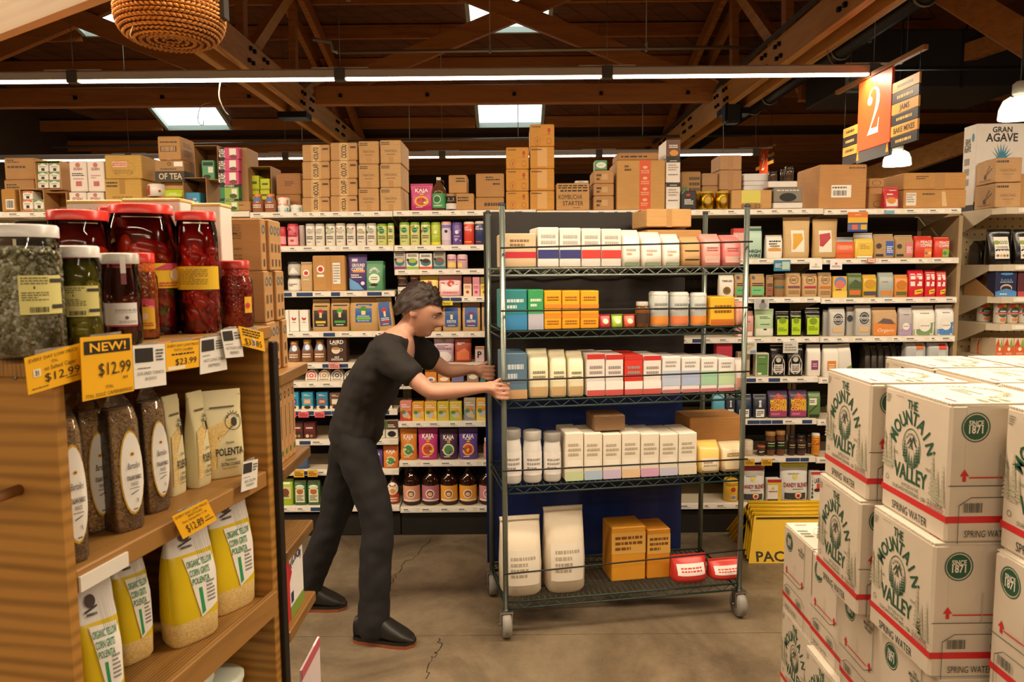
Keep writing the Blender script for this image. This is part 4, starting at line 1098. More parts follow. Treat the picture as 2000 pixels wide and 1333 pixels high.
row('2', 5, [('box', 812, 838, 680, '3a2620', 'dark brown box with pale emblem', [('E', .35, .7, .18, None, '8aa8a0'), ('R', .6, .62, .8, .85, 'd8d0c8')], {}), ('pouch', 846, 887, 657, 'd3b2c4', 'lilac pouch with white dome', [('E', .5, .22, .38, .22, 'f0e8ea'), ('L', .14, .5, .86, .7, 4, '4a4048'), ('P', [(.4, .92), (.62, .92), (.5, .8)], '7ab06a')], {}),
             ('pouch', 887, 921, 657, 'a8452c', 'rust red pouch with orange hill', [('P', [(.12, .1), (.88, .1), (.88, .42), (.6, .58), (.12, .4)], 'e07a4a'), ('L', .15, .7, .6, .8, 2, W)], {}), ('box', 928, 946, 678, 'e2c8cc', 'small pale pink box with bold black P', [('R', 0, .85, 1, 1, 'b8863a'), ('T', .45, .5, .4, 'P', K, .5)], {}), ('box', 955, 970, 684, 'c88a8a', 'small rose box beside the cart', [('R', .3, .2, .9, .8, '8a8ab8')], {})], 'over the worker arms')
row('2', 6, [('box', 779, 799, 722, 'ddd6cc', 'white box with black letters', [('L', .2, .6, .8, .8, 2, K), ('E', .5, .3, .12, None, K)], {}), ('box', 830, 853, 722, 'e0903a', 'orange box with white cloud', [('E', .5, .25, .36, .18, W), ('E', .5, .2, .2, .1, '6a7ab0')], {}), ('box', 855, 879, 722, 'e0903a', 'orange box with white patch', [('E', .5, .25, .36, .15, W)], {}), ('box', 882, 906, 725, '7a78a8', 'violet box', [], {}),
             ('box', 912, 935, 723, 'a88a74', 'taupe box with white oval', [('E', .5, .42, .36, .18, W)], {}), ('box', 938, 961, 722, '3f8f98', 'teal box with white oval', [('E', .5, .42, .36, .18, 'cfe4e4')], {}), ('box', 963, 976, 724, 'c89a6a', 'tan box beside the cart', [], {})], 'between the worker arms')
tea = lambda c, c2: [('R', 0, 0, 1, .5, c2), ('E', .5, .3, .3, .16, 'b8c0c4'), ('E', .3, .45, .2, .1, '5a8a3a'), ('E', .75, .2, .16, .1, 'e8b030'), ('L', .15, .66, .85, .86, 2, W), ('E', .6, .52, .16, .08, 'e0862a')]
row('2', 7, [('box', 781, 804, 784, 'd88a78', 'salmon tea box', tea('', 'c84a3a'), {}), ('box', 805, 828, 786, 'e0a03a', 'amber tea box', tea('', 'e8c060'), {}), ('box', 829, 853, 786, 'e0b048', 'yellow tea box with lemon', tea('', 'e8d060'), {}), ('box', 854, 877, 786, 'd0b83a', 'olive yellow tea box', tea('', 'c8c040'), {}), ('box', 878, 902, 786, 'd8c050', 'pale yellow tea box', tea('', 'a8b840'), {}),
             ('box', 906, 929, 779, 'b8a890', 'grey tea box', tea('', '8a9098'), {}), ('box', 930, 954, 779, 'e0b048', 'golden tea box', tea('', 'e8d060'), {}), ('box', 956, 972, 782, 'c8904a', 'brown orange tea box', tea('', 'd8a850'), {}),
             ('box', 830, 852, 765, 'a87a3a', 'ochre tea box stacked behind the worker arm', [('L', .15, .3, .85, .8, 2, W)], {'t': .1}), ('box', 874, 894, 765, 'c8b040', 'mustard tea box stacked behind the worker arm', [('L', .15, .3, .85, .8, 2, W)], {'t': .1})], 'in the tea row')
row('2', 8, [('pouch', 780, 814, 839, 'e08a34', 'big orange chai pouch', kaja('e08a34', 'c8d8b0'), {}), ('pouch', 815, 855, 837, 'c43a84', 'big magenta chai pouch', kaja('c43a84', 'e8b040'), {}), ('pouch', 857, 894, 840, '4e2f4c', 'big dark plum chai pouch', kaja('4e2f4c', 'c8d8b0'), {}), ('pouch', 895, 933, 838, '6448a0', 'big violet chai pouch', kaja('6448a0', 'e8b040'), {}),
             ('jar', 944, 966, 858, 'b8867a', 'clear jar with rose label', [('R', 0, .1, 1, .6, 'c88a8a'), ('E', .5, .4, .2, None, W)], {'lid': 'd8d0c8'})], 'above the brown jugs')
AMB = M('2c1408', .06)
jug = lambda c, c2: [('R', 0, .1, 1, .5, c), ('E', .5, .3, .2, None, W), ('E', .5, .3, .155, None, c2), ('E', .5, .29, .1, .05, 'e8c088'), ('R', .1, .12, .9, .15, W)]
row('2', 9, [('growler', 784, 819, 911, '2c1408', 'brown glass tea jug with peach label', jug('e0a080', '8a5a4a'), {'mat': AMB}), ('growler', 821, 857, 911, '2c1408', 'brown glass tea jug with mauve label', jug('b8707e', '8a4a5a'), {'mat': AMB}), ('growler', 858, 893, 911, '2c1408', 'brown glass tea jug with amber label, left of the pair', jug('e8a23a', '8a5a2a'), {'mat': AMB}),
             ('growler', 895, 931, 911, '2c1408', 'brown glass tea jug with amber label, right of the pair', jug('e8a23a', '8a5a2a'), {'mat': AMB}), ('growler', 934, 969, 912, '4a2a1e', 'brown glass tea jug with pink label beside the cart', jug('c8888c', '9a5a6a'), {'mat': AMB})], 'on the bottom shelf')
# --- right bays, coffee
wh = 'on the top coffee shelf'
row('4', 1, [('box', 1432, 1460, 446, 'd05048', 'red box beside the cart', [('R', 0, 0, 1, .85, 'e8b8b0')], {}),
    ('bag', 1460, 1490, 442, 'b4d6c4', 'mint coffee bag with bold black words', [('R', .02, .86, .98, .93, '2a5a50'), ('T', .5, .22, .1, 'HIGH', '243a3c', .8), ('T', .5, .08, .1, 'WIRE', '243a3c', .8)], {'fold': .88}),
    ('bag', 1497, 1530, 459, 'f0ece2', 'white coffee bag with black script and gold band', [('L', .15, .56, .85, .78, 2, K), ('L', .2, .48, .8, .56, 1, K), ('R', .12, .3, .88, .42, 'd8a048'), ('E', .5, .4, .3, .07, 'd8a048')], {'fold': .9}),
    ('pouch', 1533, 1587, 424, 'd8b884', 'tall kraft pouch with yellow lemon drawing', [('R', .25, .14, .75, .68, 'f3ecdc'), ('P', [(.3, .2), (.4, .22), (.7, .45), (.68, .6), (.32, .6)], 'e0a82e'), ('P', [(.4, .2), (.7, .25), (.7, .42)], 'f8f2e4')], {'mat': kraft('d8b884')}),
    ('pouch', 1591, 1641, 427, 'd2b07a', 'tall kraft pouch with red fruit drawing', [('R', .2, .14, .72, .7, 'f3ecdc'), ('P', [(.22, .3), (.35, .28), (.68, .5), (.66, .64), (.22, .6)], 'b83840'), ('P', [(.4, .3), (.66, .35), (.66, .47)], 'f8f2e4')], {'mat': kraft('d2b07a')})], wh)
row('5', 1, [('bag', 1634, 1671, 463, 'e2683a', 'orange coffee bag with pale blue top', [('L', .2, .4, .8, .6, 3, 'f4c8a0'), ('R', .1, .2, .9, .3, 'd85a30')], {'fold': .78, 'top': 'a8b8c4'}),
    ('bag', 1671, 1709, 455, 'e9cd58', 'yellow coffee bag with white edges', [('R', .12, .1, .88, .62, 'e6c24a'), ('L', .25, .35, .75, .55, 3, 'b08a2a'), ('R', .1, .02, .9, .08, W)], {'fold': .78, 'top': 'c8ccd0'}),
    ('bag', 1709, 1750, 457, 'b8976a', 'kraft coffee bag with blue patch', [('R', .54, .1, .92, .7, '3a62b8'), ('L', .58, .2, .88, .5, 4, W), ('E', .2, .5, .13, None, '4a3a2a'), ('R', .06, .06, .42, .16, '3a2e24')], {'fold': .84, 'mat': kraft('b8976a')}),
    ('bag', 1750, 1787, 459, 'b8976a', 'kraft coffee bag with pink patch', [('R', .54, .1, .92, .66, 'd87a80'), ('L', .58, .2, .88, .5, 4, W), ('E', .2, .5, .13, None, '4a3a2a'), ('R', .06, .06, .42, .16, '3a2e24')], {'fold': .84, 'mat': kraft('b8976a')}),
    ('bag', 1788, 1824, 461, 'd8402c', 'red coffee bag with white words and orange corner', [('T', .6, .72, .12, 'PEACE', W, .66), ('T', .6, .56, .12, 'COFFEE', W, .66), ('R', .5, .02, .92, .42, 'e8883a'), ('E', .6, .2, .07, None, '5a7ab0'), ('E', .8, .2, .08, None, 'f0d8b0')], {'fold': .92}),
    ('bag', 1826, 1857, 463, 'd8402c', 'red coffee bag with white words and green corner', [('T', .6, .72, .12, 'PEACE', W, .66), ('T', .6, .56, .12, 'COFFEE', W, .66), ('R', .5, .02, .92, .42, '8ab83a'), ('E', .65, .2, .12, None, '5a7a80')], {'fold': .92})], wh)
wh = 'on the second coffee shelf'
strip = lambda c: [('R', 0, .56, 1, .6, '2a2420'), ('R', 0, .48, 1, .52, '2a2420'), ('R', .06, .1, .94, .44, c), ('L', .2, .26, .7, .32, 1, '2a4a34'), ('E', .2, .84, .12, None, '5a5a6a'), ('R', 0, .02, 1, .06, '2a2420')]
band = lambda c: [('O', .5, .72, .3, .17, .12, '5a4430'), ('L', .3, .66, .7, .78, 2, '5a4430'), ('R', 0, .36, 1, .46, c), ('L', .15, .1, .85, .28, 3, '8a6a4a')]
row('4', 2, [('bag', 1405, 1435, 538, 'ece6da', 'white coffee bag with brown seed circle', [('T', .5, .74, .09, 'TIMELESS', '6a5a48', .7), ('E', .5, .3, .26, None, '8a6a34'), ('L', .34, .2, .66, .42, 3, '4a3418')], {'fold': .92}),
    ('bag', 1436, 1465, 535, 'bd9a68', 'striped kraft coffee bag with green label, left of the pair', strip('62b070'), {'mat': kraft('bd9a68'), 'fold': .9}), ('bag', 1466, 1495, 535, 'bd9a68', 'striped kraft coffee bag with green label, right of the pair', strip('72c080'), {'mat': kraft('bd9a68'), 'fold': .9}),
    ('bag', 1497, 1511, 537, 'a07a54', 'narrow striped kraft coffee bag with rust label', strip('a05a44'), {'mat': kraft('a88458'), 'fold': .9}), ('bag', 1512, 1535, 535, '8a6a48', 'dark kraft coffee bag with teal band', [('R', 0, .36, 1, .46, '3a6a68')], {'mat': kraft('97744c'), 'fold': .9, 't': .05}),
    ('bag', 1536, 1566, 534, 'cba878', 'kraft coffee bag with plum band', band('7a4a5a'), {'mat': kraft('cba878'), 'fold': .92}), ('bag', 1568, 1598, 535, 'cba878', 'kraft coffee bag with crimson band', band('b03048'), {'mat': kraft('cba878'), 'fold': .92})], wh)
kik = [('R', .1, .42, .38, .9, 'f2eae0'), ('R', .52, .42, .82, .9, 'f2eae0'), ('R', .1, .6, .9, .68, 'd02838'), ('P', [(.36, .55), (.6, .8), (.6, .5)], 'd02838'), ('P', [(.35, .08), (1, .16), (1, .34), (.35, .26)], 'e8c030'), ('L', .45, .18, .9, .24, 1, K)]
row('5', 2, [('bag', 1599, 1626, 533, 'cba878', 'kraft coffee bag with orange band', band('c8702a'), {'mat': kraft('cba878'), 'fold': .92}),
    ('box', 1627, 1655, 540, 'e2b84a', 'yellow and blue coffee box with round top picture', [('E', .5, .7, .42, .28, '6a8ad0'), ('E', .5, .62, .34, .2, 'd87a6a'), ('L', .2, .32, .8, .42, 1, '3a3424'), ('R', 0, 0, 1, .3, 'e8c858')], {}),
    ('bag', 1656, 1686, 534, '5a7040', 'olive green coffee bag with orange label', [('R', .12, .1, .86, .3, 'd87038'), ('P', [(.1, .5), (.5, .75), (.9, .6), (.9, .4), (.1, .4)], '4a6036')], {'fold': .92}),
    ('bag', 1686, 1714, 537, 'd8ac2a', 'golden yellow coffee bag with navy label', [('R', .06, .08, .94, .26, '4a4a5c'), ('E', .5, .6, .4, .2, 'c8982a')], {'fold': .92}),
    ('bag', 1717, 1748, 533, 'a4b0ac', 'grey blue coffee bag with orange label', [('R', .12, .08, .88, .26, 'd8883a'), ('L', .2, .6, .6, .66, 1, 'd8703a')], {'fold': .92}),
    ('bag', 1748, 1775, 537, 'd98a34', 'orange coffee bag with green label', [('R', .12, .08, .88, .24, '5a6a34'), ('E', .5, .55, .36, .2, 'c87a28')], {'fold': .92}),
    ('bag', 1776, 1807, 530, 'd02838', 'red coffee bag with white block letters, front of three', kik, {'fold': .95}), ('bag', 1808, 1829, 531, 'd02838', 'red coffee bag with white block letters, middle of three', kik, {'fold': .95}), ('bag', 1830, 1850, 532, 'd02838', 'red coffee bag with white block letters, last of three', kik, {'fold': .95})], wh)
wh = 'on the third coffee shelf'
BKF = M('16140f', .22); lime = [('R', .12, .06, .9, .8, 'b8d81e'), ('E', .5, .62, .26, .12, '7a9a18'), ('L', .2, .2, .8, .36, 3, '5a7a14')]
ow = [('O', .52, .6, .3, .2, .2, '3a4048'), ('E', .52, .6, .2, .13, '4a5058'), ('R', .14, .56, .9, .63, 'e6e2da'), ('L', .2, .57, .84, .62, 1, '3a4048'), ('R', .2, .14, .8, .32, 'd8b88a')]
row('4', 3, [('bag', 1438, 1474, 608, 'cf948a', 'rose pink coffee bag', [('L', .25, .55, .75, .7, 2, 'a05a54'), ('R', .1, .04, .9, .2, 'e8d8d0')], {'fold': .9}),
    ('pouch', 1476, 1514, 604, 'b4cfa4', 'pale green coffee pouch in front of the shelf edge', [('R', .04, .05, .96, .3, 'eae8da'), ('L', .24, .64, .8, .74, 2, '3a5a40'), ('L', .25, .42, .75, .48, 1, '3a5a40'), ('E', .5, .27, .1, .03, K)], {'t': -.02 + .02}),
    ('bag', 1515, 1543, 608, '16140f', 'black coffee bag with lime label, left of three', lime, {'mat': BKF, 'fold': .88}), ('bag', 1544, 1567, 608, '16140f', 'black coffee bag with lime label, middle of three', lime, {'mat': BKF, 'fold': .88}), ('bag', 1574, 1604, 601, '16140f', 'black coffee bag with lime label and shiny top, right one', [('R', .1, .06, .9, .7, 'b8d81e'), ('E', .5, .52, .26, .12, '7a9a18'), ('L', .2, .2, .8, .36, 3, '5a7a14')], {'mat': BKF, 'fold': .8})], wh)
pet = lambda c: [('P', [(.04, .02), (.96, .02), (.96, .45), (.6, .4), (.35, .22), (.04, .2)], c), ('E', .5, .33, .26, None, 'f0ece2'), ('L', .3, .3, .7, .36, 1, 'a09a90'), ('L', .3, .72, .7, .78, 1, 'a09a94')]
row('5', 3, [('bag', 1608, 1621, 606, 'a8a8a4', 'grey coffee bag edge', [], {'t': .06, 'fold': .92}), ('bag', 1621, 1653, 602, 'c2c0ba', 'light grey coffee bag with round stamp', ow, {'fold': .92}), ('bag', 1654, 1670, 600, 'b4b2ac', 'grey coffee bag set behind another', [('E', .4, .6, .35, .12, '3a4048')], {'fold': .92, 't': .06}),
    ('bag', 1672, 1704, 598, 'bab8b2', 'light grey coffee bag with round stamp and tan strip', ow, {'fold': .93}),
    ('bag', 1706, 1756, 601, 'c8a47a', 'kraft coffee bag with orange landscape', [('R', .04, .02, .96, .46, 'e08a3a'), ('P', [(.15, .44), (.4, .62), (.7, .58), (.9, .4)], '6a5a54'), ('T', .5, .2, .12, 'Organic', W, .7, 0, .2)], {'fold': .86, 'mat': kraft('c8a47a')}),
    ('bag', 1757, 1784, 601, 'b8b2b4', 'grey coffee bag with lavender base', pet('b09ac0'), {'fold': .9}), ('bag', 1785, 1830, 598, 'e6e4da', 'white coffee bag with green base', pet('7a9a68'), {'fold': .84, 'top': 'b4aea2'}), ('bag', 1831, 1867, 596, 'e2e2de', 'white coffee bag with blue base', pet('4f86c4'), {'fold': .84, 'top': 'a8a49a'})], wh)
wh = 'on the fourth coffee shelf'
arch = [('O', .5, .36, .4, .3, .1, 'd8d4cc'), ('R', .1, .06, .9, .36, '201d1b'), ('R', .22, .12, .78, .38, 'd8d4cc'), ('L', .3, .16, .7, .34, 3, K), ('E', .5, .52, .16, None, 'c8c4bc'), ('O', .5, .5, .3, .2, .1, 'b8b4ac'), ('R', .1, .04, .14, .36, 'd8d4cc'), ('R', .86, .04, .9, .36, 'd8d4cc')]
row('4', 4, [('box', 1399, 1431, 672, 'c2384a', 'crimson box beside the cart', [('L', .3, .5, .7, .6, 1, '7a1a2a')], {}), ('box', 1441, 1465, 688, 'cbb89e', 'beige coffee box with white edge', [('R', .08, .05, .92, .92, 'c0a888'), ('L', .2, .1, .4, .15, 1, W)], {}), ('box', 1476, 1502, 690, 'd8d4c4', 'green coffee box with white edge', [('R', .08, .05, .92, .94, '5f8a48'), ('L', .2, .8, .7, .85, 1, W), ('L', .2, .5, .8, .56, 1, '3a5a2a'), ('R', .15, .08, .45, .16, W)], {}),
    ('bag', 1505, 1537, 674, '201d1b', 'black coffee bag with white arch print, left', arch, {'mat': BKF, 'fold': .9}), ('bag', 1538, 1571, 672, '201d1b', 'black coffee bag with white arch print, right', arch, {'mat': BKF, 'fold': .9}),
    ('bag', 1577, 1605, 674, 'ebe6dc', 'white coffee bag with purple square', [('R', .3, .2, .78, .5, '8a3f6e'), ('L', .38, .28, .7, .42, 2, 'e0c0d4')], {'fold': .86, 'top': 'c4c0b8'})], wh)
row('5', 4, [('bag', 1609, 1640, 674, 'ebe6dc', 'white coffee bag with orange square', [('R', .25, .2, .8, .5, 'd8862e'), ('L', .32, .28, .72, .42, 2, 'f4dcb8')], {'fold': .86, 'top': 'c4c0b8'}), ('bag', 1641, 1668, 672, 'dedad0', 'white coffee bag leaning with green corner', [('P', [(.5, .05), (.98, .05), (.98, .35), (.6, .3)], '7a9048')], {'fold': .86, 'top': 'b8b4aa', 'lean': -5}),
    ('bag', 1770, 1811, 670, 'a9adaf', 'grey coffee bag with orange tab', [('R', .5, .8, .86, .96, 'c8682e'), ('R', .45, .55, .8, .74, 'c4c8c8'), ('E', .5, .3, .4, .16, W)], {'fold': .97}), ('bag', 1814, 1856, 670, 'a9adaf', 'grey coffee bag with red tab', [('R', .5, .8, .86, .96, 'd8402e'), ('R', .45, .55, .8, .74, 'c4c8c8'), ('E', .5, .3, .4, .16, W)], {'fold': .97})]
    + [('bag', 1690 + i * 13, 1702 + i * 13, 674 + (i % 2) * 3, '3e3833', 'dark coffee bag seen edge on, %s in the row' % ['first', 'second', 'third', 'fourth', 'fifth', 'sixth'][i], [], {'fold': .9, 't': .1, 'd': .09}) for i in range(6)], wh)
wh = 'on the fifth coffee shelf'
mtc = [('P', [(.08, .3), (.2, .75), (.5, .95), (.8, .8), (.92, .3)], 'c8503a'), ('R', .08, .06, .92, .3, 'a03a6a'), ('T', .5, .66, .13, 'MOTHER', 'f0d838', .84), ('T', .5, .51, .13, 'TONGUE', 'f0d838', .84), ('T', .5, .36, .13, 'COFFEE', 'f0d838', .84), ('L', .15, .12, .6, .2, 2, 'e0a0b0')]
cone = [('E', .5, .7, .1, None, 'd8dce0'), ('P', [(.4, .46), (.6, .46), (.55, .68), (.45, .68)], 'd8dce0'), ('R', .2, .05, .8, .38, 'ece8e0'), ('L', .26, .1, .74, .32, 3, K)]
row('4', 5, [('bag', 1392, 1417, 770, '58a8c0', 'teal coffee bag beside the cart', [('L', .2, .1, .8, .18, 1, '2a6a80')], {'fold': .9}), ('bag', 1418, 1437, 770, '2c3440', 'dark slate coffee bag with white label', cone, {'fold': .9}), ('bag', 1438, 1470, 771, '24324a', 'dark blue coffee bag with white label', cone, {'fold': .9}), ('bag', 1471, 1499, 771, '262e3c', 'charcoal coffee bag with white label', cone, {'fold': .9}),
    ('bag', 1501, 1541, 767, '4a3a54', 'purple coffee bag with bold yellow words, left', mtc, {'fold': .95}), ('bag', 1542, 1579, 766, '4a3a54', 'purple coffee bag with bold yellow words, right', mtc, {'fold': .95}),
    ('bag', 1579, 1604, 769, '5d7f48', 'green coffee bag with white label', [('R', .08, .52, .66, .8, 'e8e4d4'), ('L', .12, .6, .5, .74, 2, K), ('P', [(.1, .2), (.7, .5), (.7, .56), (.1, .26)], '2a3a24'), ('R', 0, 0, 1, .14, '2a2e24')], {'fold': .95})], wh)
wh = 'on the sixth coffee shelf'
ins = lambda c: [('R', 0, .26, 1, .62, '1e1a17'), ('L', .2, .5, .8, .56, 1, W), ('L', .2, .38, .8, .46, 1, c)]
row('4', 6, [('tin', 1452, 1474, 862, 'd8c8b0', 'cream tin beside the cart', [('L', .2, .4, .8, .6, 2, W)], {}), ('jar', 1481, 1497, 872, '5a3a28', 'small dark coffee jar', [('R', 0, .2, 1, .6, '201c1a'), ('L', .2, .3, .8, .5, 2, W)], {'lid': 'a05a3a', 'neck': .92}),
    ('jar', 1498, 1517, 845, '6a442c', 'tall instant coffee jar with green words, left', ins('7ac03a'), {'lid': '9a7446', 'neck': .95}), ('jar', 1518, 1536, 843, '6a442c', 'tall instant coffee jar with green words, right', ins('7ac03a'), {'lid': '9a7446', 'neck': .95}),
    ('jar', 1541, 1556, 852, '3a261c', 'dark instant coffee jar with gold words, left', ins('c88a3a'), {'lid': '1e1a18'}), ('jar', 1557, 1577, 852, '4a2e20', 'dark instant coffee jar with gold words, front', ins('c88a3a'), {'lid': '1e1a18'}), ('jar', 1577, 1588, 850, '3a261c', 'dark instant coffee jar with gold words, right', ins('c88a3a'), {'lid': '1e1a18', 't': .06}),
    ('tin', 1588, 1604, 848, 'e0962e', 'orange coffee tin with red script', [('T', .45, .55, .16, 'Cafe', 'b8481e', .7, 1, .3)] + [('R', 0, q, 1, q + .03, 'c87a22') for q in (.15, .25, .35, .68, .78)], {'lid': 'd8d4c8'})], wh)
wh = 'on the bottom coffee shelf'
dandy = lambda c: [('R', 0, .02, 1, .22, '3f3f41'), ('R', 0, .84, 1, .97, c), ('T', .52, .42, .1, 'DANDY BLEND', '9a3030', .88), ('A', .5, .5, .34, .22, .05, 'NATURALLY', '8a8a84', 160, 20) if False else ('L', .25, .66, .75, .72, 1, '8a8a84'), ('E', .5, .62, .09, None, 'd8cc50'), ('E', .6, .16, .13, None, W), ('O', .6, .16, .13, None, .25, 'd8a030'), ('E', .6, .15, .07, None, 'b83030'), ('L', .4, .3, .8, .34, 1, '8a8a88')]
row('4', 7, [('tin', 1417, 1445, 938, 'e4b83a', 'yellow tin with red badge beside the cart', [('E', .55, .55, .14, None, 'b83a2a'), ('L', .1, .7, .9, .85, 2, '9a6a1a'), ('R', .4, .1, .7, .3, W), ('B', .42, .12, .68, .28, K)], {}),
    ('pouch', 1446, 1498, 911, 'dcdcd8', 'white chicory drink pouch with red top', dandy('a83038'), {}), ('box', 1499, 1526, 937, 'ece8de', 'small white drink box with red and yellow top', [('R', 0, .86, 1, 1, 'b82838'), ('R', 0, .76, 1, .86, 'd8c840'), ('R', .78, 0, 1, .76, 'e0c030'), ('L', .1, .42, .7, .5, 1, '9a3030'), ('E', .4, .6, .1, None, 'd8cc50'), ('R', 0, 0, .78, .12, '3f3f41')], {}), ('pouch', 1527, 1583, 904, 'dededa', 'white chicory drink pouch with lime yellow top', dandy('c8c83a'), {}),
    ('box', 1584, 1605, 922, 'e8e4dc', 'white superfood box with leaf edge', [('T', .65, .7, .16, 'LAIRD', '2a3a50', .66), ('F', .15, .1, .25, .8, '3a5a4a'), ('R', 0, .9, 1, 1, 'c83a3a'), ('R', .55, .4, .9, .6, 'd8402e'), ('E', .6, .38, .3, .06, '4a2a1a')], {})], wh)
row('5', 7, [('pouch', 1606, 1640, 922, 'cfd4d4', 'pale superfood pouch beside the water cartons', [('R', 0, .9, 1, .98, 'c83a3a')], {})], wh)
# --- hanging tags
def shelf_tag(x0, x1, y0, y1, col, lab, ops=(), Y=4.578):
    a, b_ = P(x0, y1, Y), P(x1, y0, Y)
    w, h = b_.x - a.x, b_.z - a.z
    t = thing('shelf_tag', lab, 'tag', ((a.x + b_.x) / 2, Y, a.z))
    b = MB(); b.box(-w / 2, w / 2, -.0012, 0, 0, h, M(col, .5)); b.build('card', t)
    b = MB(); b.box(-w * .3, w * .3, .0, .0185, h - .004, h, M('dcd8cc', .3)); b.build('clip', t)
    if ops: do_print(Face(lambda u, v, o: (-w / 2 + u * w, -.0012 - o, v * h), w, h), ops, t)
tl = lambda c: [('L', .12, .15, .88, .85, 3, c)]
shelf_tag(560, 578, 805, 816, 'e8606a', 'pink price tag below the teal box with purple square', tl('8a2a38'))
shelf_tag(583, 603, 805, 816, 'e8606a', 'pink price tag below the teal box with tan square', tl('8a2a38'))
shelf_tag(615, 634, 805, 816, 'e8606a', 'pink price tag nearest the worker below the teal boxes', tl('8a2a38'))
shelf_tag(741, 750, 805, 816, 'e8606a', 'pink price tag just right of the worker back', tl('8a2a38'))
shelf_tag(642, 663, 709, 721, 'ee9c98', 'pale pink price tag below the dark cocoa box', tl('8a4a48'))
shelf_tag(842, 884, 588, 597, 'e8cf30', 'yellow sale tag above the kraft bags with blue labels', tl('4a4218'))
shelf_tag(574, 594, 919, 933, 'e8b030', 'yellow price tag above the dark green bags, left', tl('5a4218'))
shelf_tag(601, 620, 919, 932, 'e8b030', 'yellow price tag above the dark green bags, right', tl('5a4218'))
shelf_tag(1511, 1544, 508, 530, '3f86a8', 'teal info card under the white script coffee bag', [('R', .5, .15, .95, .85, 'b8d0c0'), ('L', .08, .3, .45, .7, 3, W)])
shelf_tag(1581, 1606, 508, 527, 'f4efe6', 'white info card under the tall kraft pouches', [('E', .5, .5, .12, None, 'd8c8b8'), ('L', .2, .2, .8, .35, 1, 'a09a90')])
shelf_tag(1621, 1645, 508, 527, 'f4ecec', 'white info card with red mark under the orange coffee bag', [('E', .5, .62, .1, None, 'c86a6a'), ('L', .15, .2, .85, .45, 2, 'a09a90')])
shelf_tag(1694, 1710, 505, 513, 'e06048', 'small red framed tag under the yellow coffee bag', [('R', .1, .15, .9, .85, 'f4e8e0'), ('L', .2, .3, .8, .7, 1, 'c84a3a')])
shelf_tag(1473, 1502, 583, 604, 'dcdcd8', 'photo card of a person above the pale green pouch', [('R', .05, .05, .95, .95, 'b8bab8'), ('E', .58, .3, .26, .34, '8a8c8c'), ('E', .58, .72, .12, .18, '4a4644')])
shelf_tag(1450, 1478, 668, 692, 'd8d6c8', 'pale card with blue corner above the beige box', [('R', .55, .05, .95, .3, '7a9ac8'), ('P', [(.05, .1), (.5, .35), (.9, .75), (.05, .5)], 'cbb98a'), ('L', .1, .7, .8, .9, 2, '8a887a')])
shelf_tag(1529, 1559, 668, 690, 'd4d2ca', 'grey text card above the black arch print bags', tl('8a8880'))
shelf_tag(1487, 1508, 897, 910, 'e8b030', 'yellow price tag above the small white drink box', tl('5a4218'))
shelf_tag(1453, 1474, 897, 910, 'e8b838', 'yellow price tag above the red topped pouch', tl('5a4218'))
shelf_tag(1655, 1695, 414, 453, 'e07a34', 'orange and yellow hanging card above the yellow coffee bag', [('R', 0, .45, 1, .72, 'e8b838'), ('R', 0, .37, 1, .45, '2a4a8a'), ('T', .5, .85, .1, 'Tribute', 'f4e0c0', .4, 0) if False else ('L', .35, .82, .65, .88, 1, 'f4e0c0'), ('R', 0, .1, 1, .37, '5a6a9a'), ('R', .22, .1, .5, .36, 'd86a54'), ('R', .66, .1, .96, .36, 'e0b040'), ('R', 0, 0, 1, .1, '2a4a8a')])
shelf_tag(1730, 1747, 411, 418, '7ab0c8', 'small blue tag on the top rail at the right', [])

# ------------------------------------------------------------------ stock on top of the shelf wall
ZT = {k: v['z'][0] for k, v in BAYS.items()}
def ztop(px):
    X = gx(px, 410)
    for k, v in BAYS.items():
        if v['x0'] - .01 <= X <= v['x1'] + .01: return v['z'][0]
    return ZT['5']
KR, KR2, OCH, DKK = 'c29560', 'b78a55', 'd09440', 'a87c4c'
def stackup(items, where=''):
    """items: (kind,x0,x1,[y boundaries from the shelf upwards],colour,[desc per box],[ops per box],options)"""
    for kind, x0, x1, ys, col, descs, ops, kw in items:
        base = ztop((x0 + x1) / 2); z = base
        t = kw.get('t', .03)
        for i in range(len(descs)):
            zt = G.sz((x0 + x1) / 2, ys[i], t)[1]
            k = dict(kw); sh = k.pop('shift', None)
            a, b = x0, x1
            if sh: a, b = x0 + sh[i], x1 + sh[i]
            put(G, kind, a, b, ys[i], z + (.0025 if kind == 'carton' and i else 0), col, descs[i], where, ops[i] if i < len(ops) else (), ybase=ys[i] + 30, h=zt - z - (.0025 if kind == 'carton' and i else 0), **k)
            z = zt
scr = lambda v=.8: [('L', .08, v - .06, .5, v + .1, 2, '4a3a2a')]
sab = [('L', .06, .8, .45, .95, 2, '4a3a2a'), ('T', .5, .55, .1, 'SABATINO', '8a6a44', .6, 0), ('L', .3, .36, .7, .44, 1, '8a6a44'), ('R', .38, .02, .62, .3, 'b98a54')]
cio = lambda k: [('R', .33, 0, .67, 1, 'dcb47a'), ('R', .36, 0, .37, 1, '7a5a34'), ('R', .63, 0, .64, 1, '7a5a34'), ('T', .5, .5, .3, 'CIOCOLATO'[k % 4:k % 4 + 6], '4a3a2c', .75, 1, 0, 90), ('O', .5, .12 if k % 2 else .85, .05, None, .3, '4a3a2c'), ('L', .74, .66, .95, .86, 1, '4a3a2a')]
frag = [('L', .08, .86, .45, .94, 1, '4a3320'), ('O', .3, .25, .13, .2, .08, 'b0502e'), ('R', .28, .16, .32, .34, 'b0502e'), ('E', .78, .75, .06, .1, 'b83a24'), ('R', .77, .58, .79, .72, 'b83a24'), ('R', .73, .57, .83, .59, 'b83a24'), ('O', .78, .25, .1, .14, .12, 'b0502e')]
